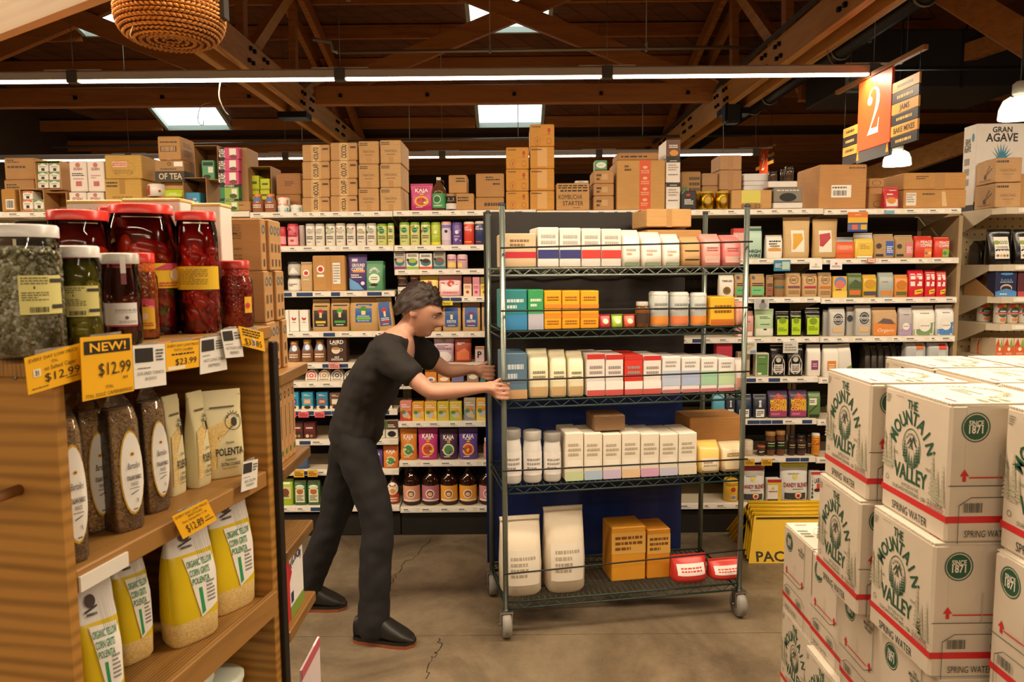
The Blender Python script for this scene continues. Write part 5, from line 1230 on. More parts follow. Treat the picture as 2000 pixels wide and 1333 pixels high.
tapey = [('R', .3, .1, .7, .98, 'd9a866'), ('L', .06, .84, .5, .94, 1, '4a3320')]
stackup([
    # far left, above the jars
    ('carton', 8, 68, [352, 309], KR2, ['kraft carton of stock under a twin at the far left', 'kraft carton of stock topmost at the far left'], [scr(), scr(.84) + [('L', .1, .5, .7, .68, 1, '5a4630')]], {'t': .12}),
    ('carton', 2, 30, [370], 'b8863c', ['mustard carton with white barcode label at the far left edge'], [[('R', .3, .1, .9, .55, W), ('B', .36, .16, .84, .5, K)]], {'t': .0, 'd': .1}),
    ('box', 72, 101, [424 - 2, 395, 368], 'e6e2d4', [], [], {}),
    ('carton', 135, 169, [376, 315], 'e9ddd2', ['white tea carton with red crest, lower left of four', 'white tall tea carton with red crest and scrawl, left'], [[('T', .5, .6, .24, 'EDEN', 'b06a68', .6), ('E', .5, .85, .12, None, 'c07a70')], [('E', .5, .87, .14, None, 'c07a70'), ('T', .5, .74, .08, 'EDEN', 'b06a68', .5), ('L', .15, .5, .85, .62, 2, '3a3634'), ('L', .2, .38, .8, .46, 1, 'c89a90'), ('R', .34, .18, .68, .34, 'c06a64')]], {'kraft': False}),
    ('carton', 170, 203, [376, 315], 'e9ddd2', ['white tea carton with red crest, lower right of four', 'white tall tea carton with red crest, right'], [[('T', .5, .6, .24, 'EDEN', 'b06a68', .6), ('E', .5, .85, .12, None, 'c07a70')], [('E', .5, .87, .14, None, 'c07a70'), ('T', .5, .74, .08, 'EDEN', 'b06a68', .5), ('L', .2, .42, .8, .56, 2, 'c89a90'), ('R', .34, .18, .68, .34, 'c06a64')]], {'kraft': False}),
    ('carton', 204, 277, [351, 304], 'c9a04e', ['mustard carton with printed panel, lower one', 'mustard carton with pink sticker, on top of its twin'], [[('R', .4, .56, .55, 1, 'a87c34'), ('L', .2, .05, .75, .5, 5, '9a7a3a'), ('L', .04, .75, .35, .95, 2, '4a3a20')], [('O', .5, .45, .32, .34, .03, '9a7a3a'), ('L', .25, .2, .75, .4, 3, '9a7a3a'), ('R', .2, .5, .6, .74, 'e8b8a0'), ('L', .22, .54, .58, .7, 2, 'c86a5a')]], {}),
    ('carton', 312, 360, [385, 356, 314], KR, ['kraft tea carton with dark band and white label, bottom', 'kraft tea carton with black tray below printed lettering', 'x'][:1] + ['kraft carton carrying large pale letters on a black band'] , [[('R', .0, .0, 1, .2, '3a3330'), ('R', .62, .5, .98, .9, W)], []], {'t': .04}),
    ('carton', 429, 465, [412 - 22], KR, [], [], {}),
], '')
# the tea carton with its printed band, and the carton above it
def carton_at(x0, x1, yt, yb, col, desc, ops=(), **kw):
    return put(G, 'carton', x0, x1, yt, None, col, desc, '', ops, ybase=yb, **kw)
# boxes of tea: display cartons cut open at the front
def tray(x0, x1, yt, yb, col, desc, t=.03, d=.2, cut=1.0):
    sa, zb = G.sz(x0, yb, t); sb, _ = G.sz(x1, yb, t); zt = G.sz((x0 + x1) / 2, yt, t)[1]; zb = max(zb, ztop((x0 + x1) / 2) + .0006)
    w, h = sb - sa, zt - zb
    o = thing('open_carton', desc, 'carton', G.pt((sa + sb) / 2, t + d / 2, zb)); m = kraft(col)
    b = MB(); b.box(-w / 2, w / 2, -d / 2, d / 2, 0, .004, m); b.build('bottom', o)
    for sx in (-1, 1):
        b = MB(); b.box(sx * w / 2 - .002, sx * w / 2 + .002, -d / 2, d / 2, .004, h, m); b.build('side_panel', o)
    b = MB(); b.box(-w / 2, w / 2, d / 2 - .004, d / 2, .004, h, m); b.build('rear_panel', o)
    b = MB(); b.box(-w / 2, w / 2, -d / 2, d / 2, h - .004, h, m)
    b.build('top_flap', o)
    return o, sa, sb, zb
grnp = [('P', [(.05, .7), (.5, .92), (.95, .7), (.95, .98), (.05, .98)], '5a9a4a'), ('L', .2, .48, .8, .64, 2, '8a8a80'), ('R', .36, .1, .66, .4, '34302c')]
orp = [('P', [(.05, .75), (.5, .85), (.95, .7), (.95, .98), (.05, .98)], 'd86a3a'), ('L', .2, .48, .8, .64, 2, '8a8a80'), ('R', .36, .1, .66, .4, '34302c')]
tray(71, 120, 314, 371, KR, 'kraft carton cut open to show white tea packs with green bands', .06, .16)
tray(42, 88, 369, 430, KR, 'kraft carton cut open to show white tea packs with orange bands', .0, .15)
tray(90, 132, 375, 428, KR2, 'closed looking kraft carton beside the orange banded tea packs', .02, .15)
for ci, (a, b_) in enumerate(((73, 94), (96, 117))):
    for ri, (yb, yt) in enumerate(((368, 352), (352, 336), (336, 318))):
        put(G, 'box', a, b_, yt, None, 'ece8dc', 'white tea pack with green band, %s row, %s column of the upper open carton' % (['bottom', 'middle', 'top'][ri], ['left', 'right'][ci]), '', grnp, ybase=yb - .1, t=.075, d=.1, group='white tea packs', name='tea_pack')
for ci, (a, b_) in enumerate(((44, 64), (66, 86))):
    for ri, (yb, yt) in enumerate(((427, 409), (409, 390), (390, 373))):
        if ci == 1 and ri == 2: continue
        put(G, 'box', a, b_, yt, None, 'ece8dc', 'white tea pack with %s band, %s row, %s column of the lower open carton' % ('orange' if ci == 0 else 'green', ['bottom', 'middle', 'top'][ri], ['left', 'right'][ci]), '', orp if ci == 0 else grnp, ybase=yb - .1 if ri else 427, t=.01, d=.09, group='white tea packs', name='tea_pack')
carton_at(302, 360, 314, 355, 'b08a5a', 'kraft tea carton with big pale letters on a black band', [('R', 0, .0, 1, .5, '3c3835'), ('T', .52, .25, .28, 'OF TEA', 'd9c49a', .8), ('R', .66, .72, .96, .95, W), ('L', .2, .55, .75, .66, 1, '6a4a2c'), ('O', .5, .85, .06, None, .3, '5a4028')], t=.0, side='right', sops=[('R', 0, .0, 1, .5, '3c3835')])
carton_at(308, 353, 267, 313, 'bd8f58', 'kraft carton with printed barcode at the very top of the tea stock', [('L', .1, .72, .85, .82, 1, '4a3320'), ('R', .1, .36, .82, .6, '6a4c30'), ('B', .16, .38, .76, .58, 'd0a878'), ('R', .36, 0, .6, .28, 'b98a54')], t=.0, side='right', sops=[('L', .2, .6, .8, .8, 2, '4a3320'), ('L', .2, .2, .8, .5, 3, '5a4030')])
o = put(G, 'tin', 285, 318, 359, None, 'ece4da', 'white and red round tin lying among the tea cartons', '', [('R', 0, .1, .35, .9, 'b83a34'), ('E', .8, .4, .06, None, 'a83a34'), ('T', .18, .7, .2, 'R', W, .1)], ybase=384, t=-.0, d=.06)
put(G, 'pouch', 316, 357, 369, None, 'b9cf2a', 'lime green pack slumped in front of the tea carton', '', [('L', .3, .3, .7, .6, 2, 'e8f0b0')], ybase=386, t=-.02 + .03, d=.05)
put(G, 'box', 277, 345, 384, None, 'b5854c', 'low kraft display tray under the tin and lime pack', '', [('T', .55, .3, .3, 'STASH', '3a5a34', .4)], ybase=412, t=-.0, d=.16, name='display_tray', cat='tray')
tray(382, 427, 284, 352, 'a67c4e', 'tall kraft carton cut open around a green tea pack', .03, .2)
put(G, 'box', 394, 419, 313, None, '5aa070', 'green tea pack standing in the tall open carton', '', [('R', .1, .72, .9, .9, '24382c'), ('R', .5, .35, .9, .65, 'e6ead8'), ('E', .4, .15, .3, .1, '2a3a2a')], ybase=351, t=.05, d=.1, name='tea_pack')
tray(360, 405, 347, 411, 'b08254', 'kraft carton cut open around a blue tea pack', .0, .22)
put(G, 'box', 361, 391, 376, None, '3a93b8', 'blue tea pack lying in the lower open carton', '', [('R', .15, .3, .5, .7, '7a6ab0'), ('L', .55, .3, .9, .7, 2, 'cfe4ee')], ybase=409, t=.02, d=.12, name='tea_pack')
stash = lambda c, c2, c3: [('R', 0, 0, .24, 1, '26201f') if c == 'p' else ('R', 0, .82, 1, 1, '26302a'), ('R', .26, .0, .98, .98 if c == 'p' else .8, c2), ('R', .5, .3, .85, .9, 'f0ece0') if c == 'p' else ('R', .62, .15, .9, .7, 'e8ecd8'), ('E', .7, .2, .2, .16, c3), ('T', .12, .5, .5, 'STASH', W, .7, 1, 0, 90) if c == 'p' else ('T', .52, .91, .12, 'STASH', W, .5)]
for i, (yb, yt) in enumerate(((412, 389), (389, 361), (361, 358))[:2]):
    put(G, 'box', 429, 467, yt, None, '3a8a5a', 'green tea box with black top strip, %s in the tea box column' % ['bottom', 'second'][i], '', stash('g', '9ab84a', '4a5a2a'), ybase=yb - .1, t=.0, d=.16, h=None if i else None, group='tea boxes in a column', name='tea_box')
for i, (yb, yt) in enumerate(((361, 335), (335, 311), (311, 288))):
    put(G, 'box', 429, 467, yt, None, 'd0507a', 'pink tea box with black side strip, %s in the tea box column' % ['third', 'fourth', 'top'][i], '', stash('p', 'd8507e', '7a4a4a'), ybase=yb - .1, t=.0, d=.16, group='tea boxes in a column', name='tea_box')
put(G, 'carton', 468, 483, 289, ztop(475), 'a88258', 'tall narrow kraft carton against the tea box column', '', [], t=.05, d=.2)
tray(484, 531, 325, 392, 'a67f4e', 'kraft carton cut open around lime green packs', .1, .2)
for a, b_, yt, yb, n in ((485, 506, 372, 392, 'lower left'), (508, 527, 371, 392, 'lower right'), (485, 506, 343, 372, 'upper left'), (508, 527, 349, 371, 'upper right')):
    put(G, 'box', a, b_, yt, None, 'c9d62c', 'lime yellow pack with dark word, %s in the open carton' % n, '', [('R', .2, .42, .8, .6, '5a6a14'), ('R', 0, .0, 1, .12, 'a8a820')], ybase=yb - .1, t=.12, d=.12, group='lime packs')
put(G, 'box', 484, 531, 392, ztop(500), 'b08652', 'low kraft block under the lime packs', '', [], t=.1, d=.2)
put(G, 'carton', 465, 489, 394, ztop(475), KR2, 'small low kraft carton before the lime packs', '', scr(.6), t=.0, d=.07)
btl = [('R', .1, .1, .9, .5, '9a5a3a'), ('L', .2, .2, .8, .42, 2, W), ('P', [(.2, .55), (.8, .62), (.8, .8), (.2, .78)], '5a7ac0')]
put(G, 'bottle', 489, 512, 378, ztop(500), 'a8704a', 'caramel creamer bottle with orange cap, left of the pair', '', btl, t=.0, lid='d8883a')
put(G, 'bottle', 513, 537, 378, ztop(520), 'a8704a', 'caramel creamer bottle with orange cap, right of the pair', '', btl, t=.0, lid='d8883a')
tubc = lambda c: [('R', .1, .1, .9, .6, c), ('E', .5, .4, .28, None, W)]
for x0, x1, rows in ((539, 563, (('4f9fb0', 'white and teal tub, lower left', 410, 401), ('d86a30', 'orange and white tub stacked on a teal one', 401, 384))), (564, 588, (('5aa8b8', 'white and teal tub beside the kraft stack', 410, 400),))):
    for c, dsc, yb, yt in rows: put(G, 'tin', x0, x1, yt, ztop(550) if yb == 410 else None, 'e8e4da', dsc, '', tubc(c), ybase=yb, t=.0, lid=c if c == 'd86a30' else 'e8e4da', h=None)
put(G, 'carton', 539, 588, 381, ztop(560), 'a87a48', 'kraft carton lying behind the teal tubs', '', [], t=.1, d=.25)
put(G, 'carton', 539, 588, 339, None, 'a8784a', 'brown kraft carton on another, beside the cocoa stack', '', [('L', .35, .4, .7, .65, 3, '6a4a2c')], ybase=380.5, t=.1, d=.25)
stackup([
    ('carton', 590, 644, [387, 352, 317, 284], KR, ['kraft carton with printed tape, %s of the first stack' % n for n in ('bottom', 'second', 'third', 'top')], [cio(i) for i in range(4)], {'d': .26}),
    ('carton', 645, 698, [384, 350, 315, 280], KR, ['kraft carton with printed tape, %s of the second stack' % n for n in ('bottom', 'second', 'third', 'top')], [cio(i + 1) for i in range(4)], {'d': .26}),
    ('carton', 700, 740, [369, 322, 277], 'c59a64', ['kraft carton with small stamp, %s of the third stack' % n for n in ('bottom', 'middle', 'top')], [sab] * 3, {'d': .34}),
    ('carton', 742, 784, [368, 321, 275], 'c8a06c', ['kraft carton with small stamp, %s of the fourth stack' % n for n in ('bottom', 'middle', 'top')], [sab] * 3, {'d': .34}),
    ('carton', 890, 926, [379, 343], 'bb8c55', ['kraft carton with black scrawl, under another', 'kraft carton with black scrawl on top, flaps ajar'], [[('L', .1, .5, .7, .85, 2, '2a2420')], [('L', .4, .6, .9, .9, 2, '2a2420')]], {'shift': (0, -14), 'd': .2}),
    ('carton', 929, 985, [387, 340], 'b5854e', ['low kraft carton with scrawled capitals', 'kraft carton with marker notes above the scrawled one'], [[('L', .3, .2, .9, .7, 1, '4a3a2a')], [('L', .35, .7, .85, .9, 2, '3a2e24'), ('L', .6, .5, .85, .64, 1, '2a2420')]], {'d': .24}),
    ('carton', 988, 1033, [375, 332, 289], OCH, ['ochre carton with red marks, %s of the left column' % n for n in ('bottom', 'middle', 'top')], [frag] * 3, {'d': .3}),
    ('carton', 1035, 1083, [374, 331, 288, 244], OCH, ['ochre carton with clear tape, %s of the right column' % n for n in ('bottom', 'second', 'third')] + ['ochre carton with red marks crowning the tallest column'], [tapey] * 3 + [frag], {'d': .3}),
    ('carton', 1086, 1152, [359], 'c4955c', ['kraft carton with a hand written starter note'], [[('L', .06, .8, .94, .96, 2, '1f1c1a'), ('L', .12, .68, .94, .78, 1, '1f1c1a'), ('T', .42, .5, .17, 'KOMBUCHA', '3a3028', .72, 0), ('T', .5, .26, .17, 'STARTER', '3a3028', .62, 0), ('R', .5, .08, .72, .1, '3a3028')]], {'d': .26}),
    ('carton', 1159, 1199, [384, 360, 334], 'ba8b58', ['kraft carton with dark stamp, %s of the small stack' % n for n in ('bottom', 'middle', 'top')], [[('L', .15, .2, .4, .8, 2, '3a2e24'), ('R', .4, .3, .7, .75, 'c8a070')]] * 3, {'d': .22}),
    ('carton', 1204, 1300, [314], 'c79757', ['big kraft carton with orange printed tape down its front'], [[('R', .47, 0, .7, 1, 'd8582a')] + [q for k in range(4) for q in (('E', .585, .2 + .22 * k, .05, .03, 'f0b090'), ('L', .5, .07 + .22 * k, .67, .15 + .22 * k, 2, 'f0b090'))] + [('L', .16, .78, .3, .92, 2, '6a4a2c')]], {'d': .34}),
    ('carton', 1301, 1329, [358, 311, 273], 'e4dcd4', ['tall white carton with black band, %s of three stacked' % n for n in ('bottom', 'middle')] + ['tall brown printed carton on top of the white ones'], [[('R', 0, .86, 1, 1, '2a2826'), ('T', .5, .93, .09, 'GUIDAY', W, .5) if False else ('L', .25, .9, .75, .95, 1, W), ('L', .15, .5, .85, .8, 3, 'a89a90'), ('L', .15, .3, .85, .38, 1, '6a6460')]] * 2 + [[('R', 0, 0, 1, 1, '6a4a3c'), ('E', .55, .3, .3, .16, 'd8943a'), ('L', .2, .55, .8, .75, 2, W), ('R', 0, 0, 1, .12, '2a2826')]], {'kraft': False, 'd': .24, 't': .02}),
    ('carton', 1371, 1403, [364, 339], 'a8825a', ['plain kraft carton under another, behind the gold tins', 'plain kraft carton behind the gold tins'], [], {'t': .12, 'd': .2}),
    ('carton', 1405, 1449, [372, 333, 304], 'b28a60', ['kraft carton with side barcode, %s of three' % n for n in ('bottom', 'middle', 'top')], [[('R', .38, 0, .62, 1, 'a97c50')]] * 3, {'t': .1, 'd': .2}),
    ('carton', 1428, 1508, [372], 'cb9c60', ['low kraft carton with a yellow note on its front'], [[('R', .25, .32, .72, 1, 'd8d060'), ('O', .5, .15, .26, .15, .05, '6a4a2c'), ('B', .26, .02, .72, .26, '7a5a38')]], {'d': .09, 't': .0}),
    ('box', 1452, 1503, [363, 354, 339], 'd8d6d6', ['long white box under another white one', 'white box in the middle of the pair of lids', 'white box topmost behind the yellow note'], [], {'t': .12, 'd': .2}),
    ('carton', 1600, 1694, [322], 'c48f56', ['very large plain kraft carton with a white barcode label'], [[('R', .26, .26, .68, .54, W), ('B', .3, .3, .58, .42, K), ('L', .28, .45, .64, .52, 1, '6a6460'), ('L', .62, .9, .98, .96, 1, '6a4a2c')]], {'d': .36, 't': .02}),
    ('carton', 1697, 1727, [367, 349], 'bd8e58', ['kraft carton with printed frame behind the red tin', 'kraft carton with dark frame on top, behind the red tin'], [[('O', .6, .25, .3, .15, .1, '3a2e24')], [('O', .5, .5, .3, .3, .1, '3a2e24')]], {'t': .1, 'd': .24}),
    ('carton', 1764, 1888, [371, 338], 'c29052', ['kraft carton with white paper on its left, crushed', 'long kraft carton with folded tape, on the crushed one'], [[('R', .04, .15, .2, .85, 'e8e0d2'), ('L', .05, .3, .19, .8, 4, '9a948a'), ('L', .3, .7, .5, .85, 1, '5a4630'), ('P', [(.62, .1), (.7, .1), (.66, .9), (.6, .9)], 'dcb888')], [('R', .5, 0, .66, 1, 'b3834a'), ('L', .2, .6, .4, .85, 2, '6a4e30')]], {'d': .3, 't': .03}),
])
put(G, 'box', 1123, 1150, 353, None, 'd8d2c8', 'small white box on the starter carton', '', [('L', .2, .3, .6, .7, 1, '6a6460')], ybase=358.2, t=.06)
put(G, 'box', 1162, 1186, 313, None, '5f9a6c', 'green pack with white shape, on top of the small stack', '', [('E', .5, .5, .4, .3, 'e8ece0'), ('L', .25, .4, .75, .6, 2, 'a8b8a8')], ybase=332.5, t=.04, d=.1, name='tea_pack')
carton_at(1206, 1287, 299, 313, 'b08050', 'flat kraft carton with printed capitals, on the big taped carton', [('L', .08, .3, .95, .7, 1, '3a2e24')], t=.06, d=.24)
put(G, 'pouch', 800, 845, 358, ztop(820), 'c43a78', 'bright pink chai pouch standing among the cartons', '', kaja('c43a78', 'e8b040'), t=.0)
put(G, 'growler', 841, 870, 345, ztop(855), '3a2418', 'clear jug of dark drink with a green label', '', [('R', 0, .06, 1, .5, '4aa060'), ('E', .42, .32, .22, None, 'dce8d0'), ('E', .42, .32, .18, None, '2f6a40'), ('L', .2, .1, .7, .16, 1, 'dce8d0')], t=.0, mat=M('5a3a22', .08), lid='d8d0c4')
put(G, 'jar', 870, 891, 378, ztop(880), '2f2826', 'dark jar with white band beside the green labelled jug', '', [('R', 0, .05, 1, .4, 'e0d8d0'), ('L', .2, .5, .8, .6, 1, 'a06a5a')], t=.0, lid='a0724a', neck=.94)
put(G, 'box', 1331, 1360, 373, ztop(1345), '2c2a2a', 'black box with white words and red mark', '', [('P', [(0, .8), (.25, 1), (.1, 1), (0, .9)], '4a8a4a'), ('E', .45, .78, .14, .06, 'c83a34'), ('L', .2, .25, .8, .56, 4, W)], t=.0)
gold = [('E', .5, .5, .24, None, '8a6a14'), ('E', .5, .5, .18, None, 'c8a028'), ('L', .3, .8, .7, .86, 1, '8a6a14')]
GT = metal('d8a828', .28)
put(G, 'tin', 1362, 1378, 375, ztop(1365), 'c8a028', 'gold tin set back at the left of three', '', [], t=.08, mat=GT, lid='c8a028')
put(G, 'tin', 1368, 1398, 373, ztop(1380), 'c8a028', 'gold tin with round seal, middle of three', '', gold, t=.0, mat=GT, lid='c8a028')
put(G, 'tin', 1400, 1427, 373, ztop(1410), 'c8a028', 'gold tin with round seal, right of three', '', gold, t=.0, mat=GT, lid='c8a028')
put(G, 'carton', 1331, 1369, 336, ztop(1350), 'a9804e', 'kraft carton covered in marker notes behind the black box', '', [('L', .4, .2, .95, .9, 5, '4a3a2a'), ('R', .05, .5, .3, .62, '5a7a4a')], t=.12, d=.2)
for a, b_, yt, yb, n in ((1503, 1521, 334, 355, 'left'), (1526, 1538, 330, 354, 'middle'), (1535, 1553, 325, 354, 'right')):
    put(G, 'jar', a, b_, yt, None, '3a2e26', 'glass jar with black lid, %s on the white tray' % n, '', [], ybase=354, t=.06 if n != 'middle' else .14, lid='161412', mat=M('4a3a2c', .1), h=None)
put(G, 'box', 1500, 1558, 354, None, 'e6e0d8', 'white tray holding the black lidded jars', '', [], ybase=366.5, t=.02, d=.2, name='display_tray', cat='tray')
put(G, 'box', 1510, 1568, 396, ztop(1540), 'e6e0d8', 'white lower tray holding the clear pack', '', [], t=.0, d=.2, name='display_tray', cat='tray')
put(G, 'box', 1511, 1567, 367, None, '8a8478', 'clear film wrapped pack with dark window', '', [('E', .5, .35, .3, .3, '1e1c1b'), ('L', .1, .75, .9, .9, 1, 'd8d4cc')], ybase=395.5, t=.005, d=.18, mat=M('8c867c', .15))
put(G, 'pouch', 1728, 1759, 365, ztop(1740), 'c8363a', 'red and white coffee tin shaped pack with cup picture', '', [('R', 0, 0, 1, .42, 'ece4da'), ('E', .45, .36, .3, .16, 'd8862e'), ('L', .2, .6, .8, .72, 1, W), ('L', .4, .82, .85, .88, 1, W)], t=.0, d=.07, e=5)

# ------------------------------------------------------------------ angled shelf unit at the right end
X6 = gx(1944); zl = [405, 517, 580, 634, 700, 775, 860, 960]
def z6(y): return gz(1960, y)
t = thing('shelf_unit', 'cream pegboard shelf unit with open sides at the right edge', 'shelving', (X6, 4.6, 0))
b = MB(); b.box(-.12, 1.6, .385, .40, .05, z6(405), M('cbb892', .6)); b.build('back_panel', t)
b = MB()
for i in range(34):
    for k in range(38):
        x, z = -.1 + i * .05, .2 + k * .05
        b.add([(x - .005, .3845, z - .005), (x + .005, .3845, z - .005), (x + .005, .3845, z + .005), (x - .005, .3845, z + .005)], [(0, 1, 2, 3)], M('5a4a34', .9))
o = b.build('peg_hole', t); o['kind'] = 'stuff'
b = MB(); b.box(-.0, 1.6, .03, .38, 0, .14, KICK); b.build('base_kick', t)
for y in zl:
    z = z6(y)
    b = MB(); b.prism([(0, .385), (0, .06), (.05, 0), (1.6, 0), (1.6, .385)], z - .04, z, STEELW, 'z'); b.build('shelf', t)
    b = MB(); b.prism([(.385, z - .04), (.385, z - .15), (.08, z - .045), (.08, z - .04)], .0, .006, STEELW, 'x'); b.build('bracket', t)
    b = MB(); b.box(.12, 1.55, -.004, 0, z - .034, z - .006, RAIL); b.build('price_rail', t)
    b = MB(); b.box(.14, .34, -.0055, -.004, z - .031, z - .009, PAPER); b.build('price_strip_print', t)
Q6 = lambda y: z6(y)
blkb = [('R', .2, .16, .8, .78, 'ece8e0'), ('E', .3, .62, .12, .06, '8aa040'), ('T', .58, .62, .09, 'GOOD', '6a8a3a', .35), ('L', .26, .4, .74, .52, 2, '6a6460')] + [('E', .3 + .13 * i, .25, .05, None, c) for i, c in enumerate(('7a5a3a', 'c8a858', 'b0683a', '6a7a3a'))]
BG = M('12110f', .2)
put(G, 'pouch', 1936, 1986, 447, Q6(517), '12110f', 'large black bean bag with white label', 'on the angled unit', blkb, t=.03, mat=BG, d=.1)
put(G, 'pouch', 1987, 2035, 447, Q6(517), '12110f', 'large black bean bag cut by the right edge', 'on the angled unit', blkb, t=.03, mat=BG, d=.1)
for i, (a, b_) in enumerate(((1893, 1907), (1909, 1923), (1925, 1938))):
    put(G, 'bag', a + 22, b_ + 22, 470 - i, Q6(517), '12110f', 'black bean bag seen edge on, %s of three' % ['left', 'middle', 'right'][i], 'on the angled unit', [], t=.19, mat=BG, d=.14, fold=.9, gap=.9)
put(G, 'box', 1945, 1987, 531, Q6(580), '24284c', 'navy coffee box with cup print', 'on the angled unit', [('T', .5, .66, .1, 'RASA', '5a8ac8', .55), ('R', 0, 0, 1, .2, '4f8fd0'), ('E', .5, .34, .28, .16, 'c8b8a8'), ('E', .5, .31, .24, .12, '3a2a24'), ('P', [(0, .2), (1, .2), (.5, .32)], '4f8fd0'), ('L', .2, .56, .8, .6, 1, W), ('E', .5, .92, .3, .06, '4f8fd0'), ('L', .2, .06, .8, .14, 1, W)], t=.02)
put(G, 'box', 1989, 2030, 531, Q6(580), '5a2630', 'maroon coffee box cut by the right edge', 'on the angled unit', [('R', 0, 0, 1, .2, 'b84a54')], t=.02)
zz = Q6(580); m = kraft('b98f5e')
o = thing('display_tray', 'kraft tray with a sloping side beside the navy coffee box', 'tray', (X6 + .055, 4.78, zz + .001)); w = .08
b = MB(); b.box(-w / 2, w / 2, -.15, .15, 0, .004, m); b.build('bottom', o)
for sx in (-w / 2, w / 2 - .004):
    b = MB(); b.prism([(-.15, .004), (.15, .004), (.15, .14), (.1, .14), (-.15, .015)], sx, sx + .004, m, 'x'); b.build('side_panel', o)
b = MB(); b.box(-w / 2 + .004, w / 2 - .004, .146, .15, .004, .14, m); b.build('rear_panel', o)
canp = [('E', .5, .52, .34, .24, '3f5a4a'), ('R', .0, .42, 1, .5, 'd86a6a'), ('E', .3, .8, .2, .1, 'd8503a'), ('E', .65, .82, .2, .1, 'e0b040'), ('E', .5, .18, .2, .08, 'd8783a'), ('L', .3, .52, .7, .6, 1, W)]
for i, (a, b_) in enumerate(((1917, 1941), (1949, 1971), (1973, 1994), (1996, 2018))):
    put(G, 'can', a, b_, 590, Q6(634), 'cfcac0', 'pale can with green oval and red stripe, %s' % ['set apart', 'second along', 'third along', 'last at the edge'][i], 'on the angled unit', canp, t=.05 if i else .17)
orb = [('R', 0, .0, 1, .62, 'd86430'), ('P', [(.0, .6), (.3, 1), (.5, .6)], 'c8503a'), ('P', [(.5, .5), (.75, 1), (.9, .55)], '8aa84a'), ('E', .5, .42, .16, .1, 'f0e4d0'), ('L', .2, .12, .8, .24, 2, 'f0d0b8')]
for i, (a, b_) in enumerate(((1908, 1918), (1919, 1930), (1931, 1944), (1945, 1960), (1961, 1980), (1981, 2003))):
    put(G, 'box', a, b_, 661, Q6(700), 'e0cdb0', 'orange and cream carton, %s in the row above the water cartons' % ['first', 'second', 'third', 'fourth', 'fifth', 'last'][i], '', orb, t=(.24, .2, .12, .05, .05, .05)[i], d=.07, name='drink_carton', cat='carton')
# top of the angled unit
sabb = [('L', .05, .78, .5, .94, 1, '4a3a2a'), ('T', .5, .5, .12, 'SABATINO', '9a784c', .6, 0), ('L', .3, .3, .7, .38, 1, '9a784c'), ('R', .4, .1, .62, .3, 'b8915e')]
sside = [('E', .5, .3, .07, None, '3a2c20'), ('P', [(.52, .34), (.75, .75), (.7, .76), (.5, .36)], '6a5236'), ('P', [(.5, .3), (.85, .6), (.83, .64), (.5, .34)], '6a5236'), ('L', .2, .1, .8, .2, 1, '9a784c')]
a0 = gz(1935, 405)
for i, (yb, yt, n) in enumerate(((405, 358, 'lower'), (358, 309, 'upper'))):
    zb = a0 if i == 0 else G.sz(1950, 358, .05)[1] + .003
    s0, s1 = G.sz(1937, 380, .05)[0], G.sz(1985, 380, .05)[0]
    o = thing('kraft_carton', 'kraft truffle carton turned slightly, %s of two on the angled unit' % n, 'carton', G.pt((s0 + s1) / 2 + .02, .145, zb + .0006), R(-5 - 3 * i))
    s_box(o, s1 - s0, .24, G.sz(1950, yt, .05)[1] - zb - .003, 'c39a6a', sabb, kraft=True, side='left', sops=sside)
ag = lambda: [('T', .5, .93, .06, 'GRAN', '2a2624', .4), ('T', .5, .84, .09, 'AGAVE', '2a2624', .62), ('R', 0, 0, 1, .1, '26221f')] + [('P', [(.47, .585), (.5 + .25 * math.cos(R(a)), .58 + .2 * math.sin(R(a))), (.53, .57)], '2f8aa8') for a in range(10, 180, 17)] + [('E', .5, .585, .12, .05, '2f8aa8'), ('L', .15, .14, .85, .5, 4, '6a6460')]
s0, s1 = G.sz(1903, 300, .18)[0], G.sz(2040, 300, .18)[0]
o = thing('agave_carton', 'big white carton with a blue agave plant, behind the truffle cartons', 'carton', G.pt((s0 + s1) / 2 + .02, .36, a0 + .001), R(0))
hh = G.sz(1950, 235, .18)[1] - a0
s_box(o, (s1 - s0) * .74, .14, hh, 'e6e0d8', ag(), side='left', sops=[('T', .35, .82, .06, 'GRAN', '3a3634', .4), ('T', .35, .74, .09, 'AGAVE', '3a3634', .5), ('E', .75, .85, .1, .05, '2f8aa8')] + [('B', .15, .3 + .12 * k, .55, .38 + .12 * k, '8a8478') for k in range(3)] + [('R', 0, 0, 1, .07, '26221f')])
put(G, 'carton', 1990, 2050, 340, a0, 'bd8c50', 'kraft carton cut by the right edge on the angled unit', '', [], t=.03, d=.22)

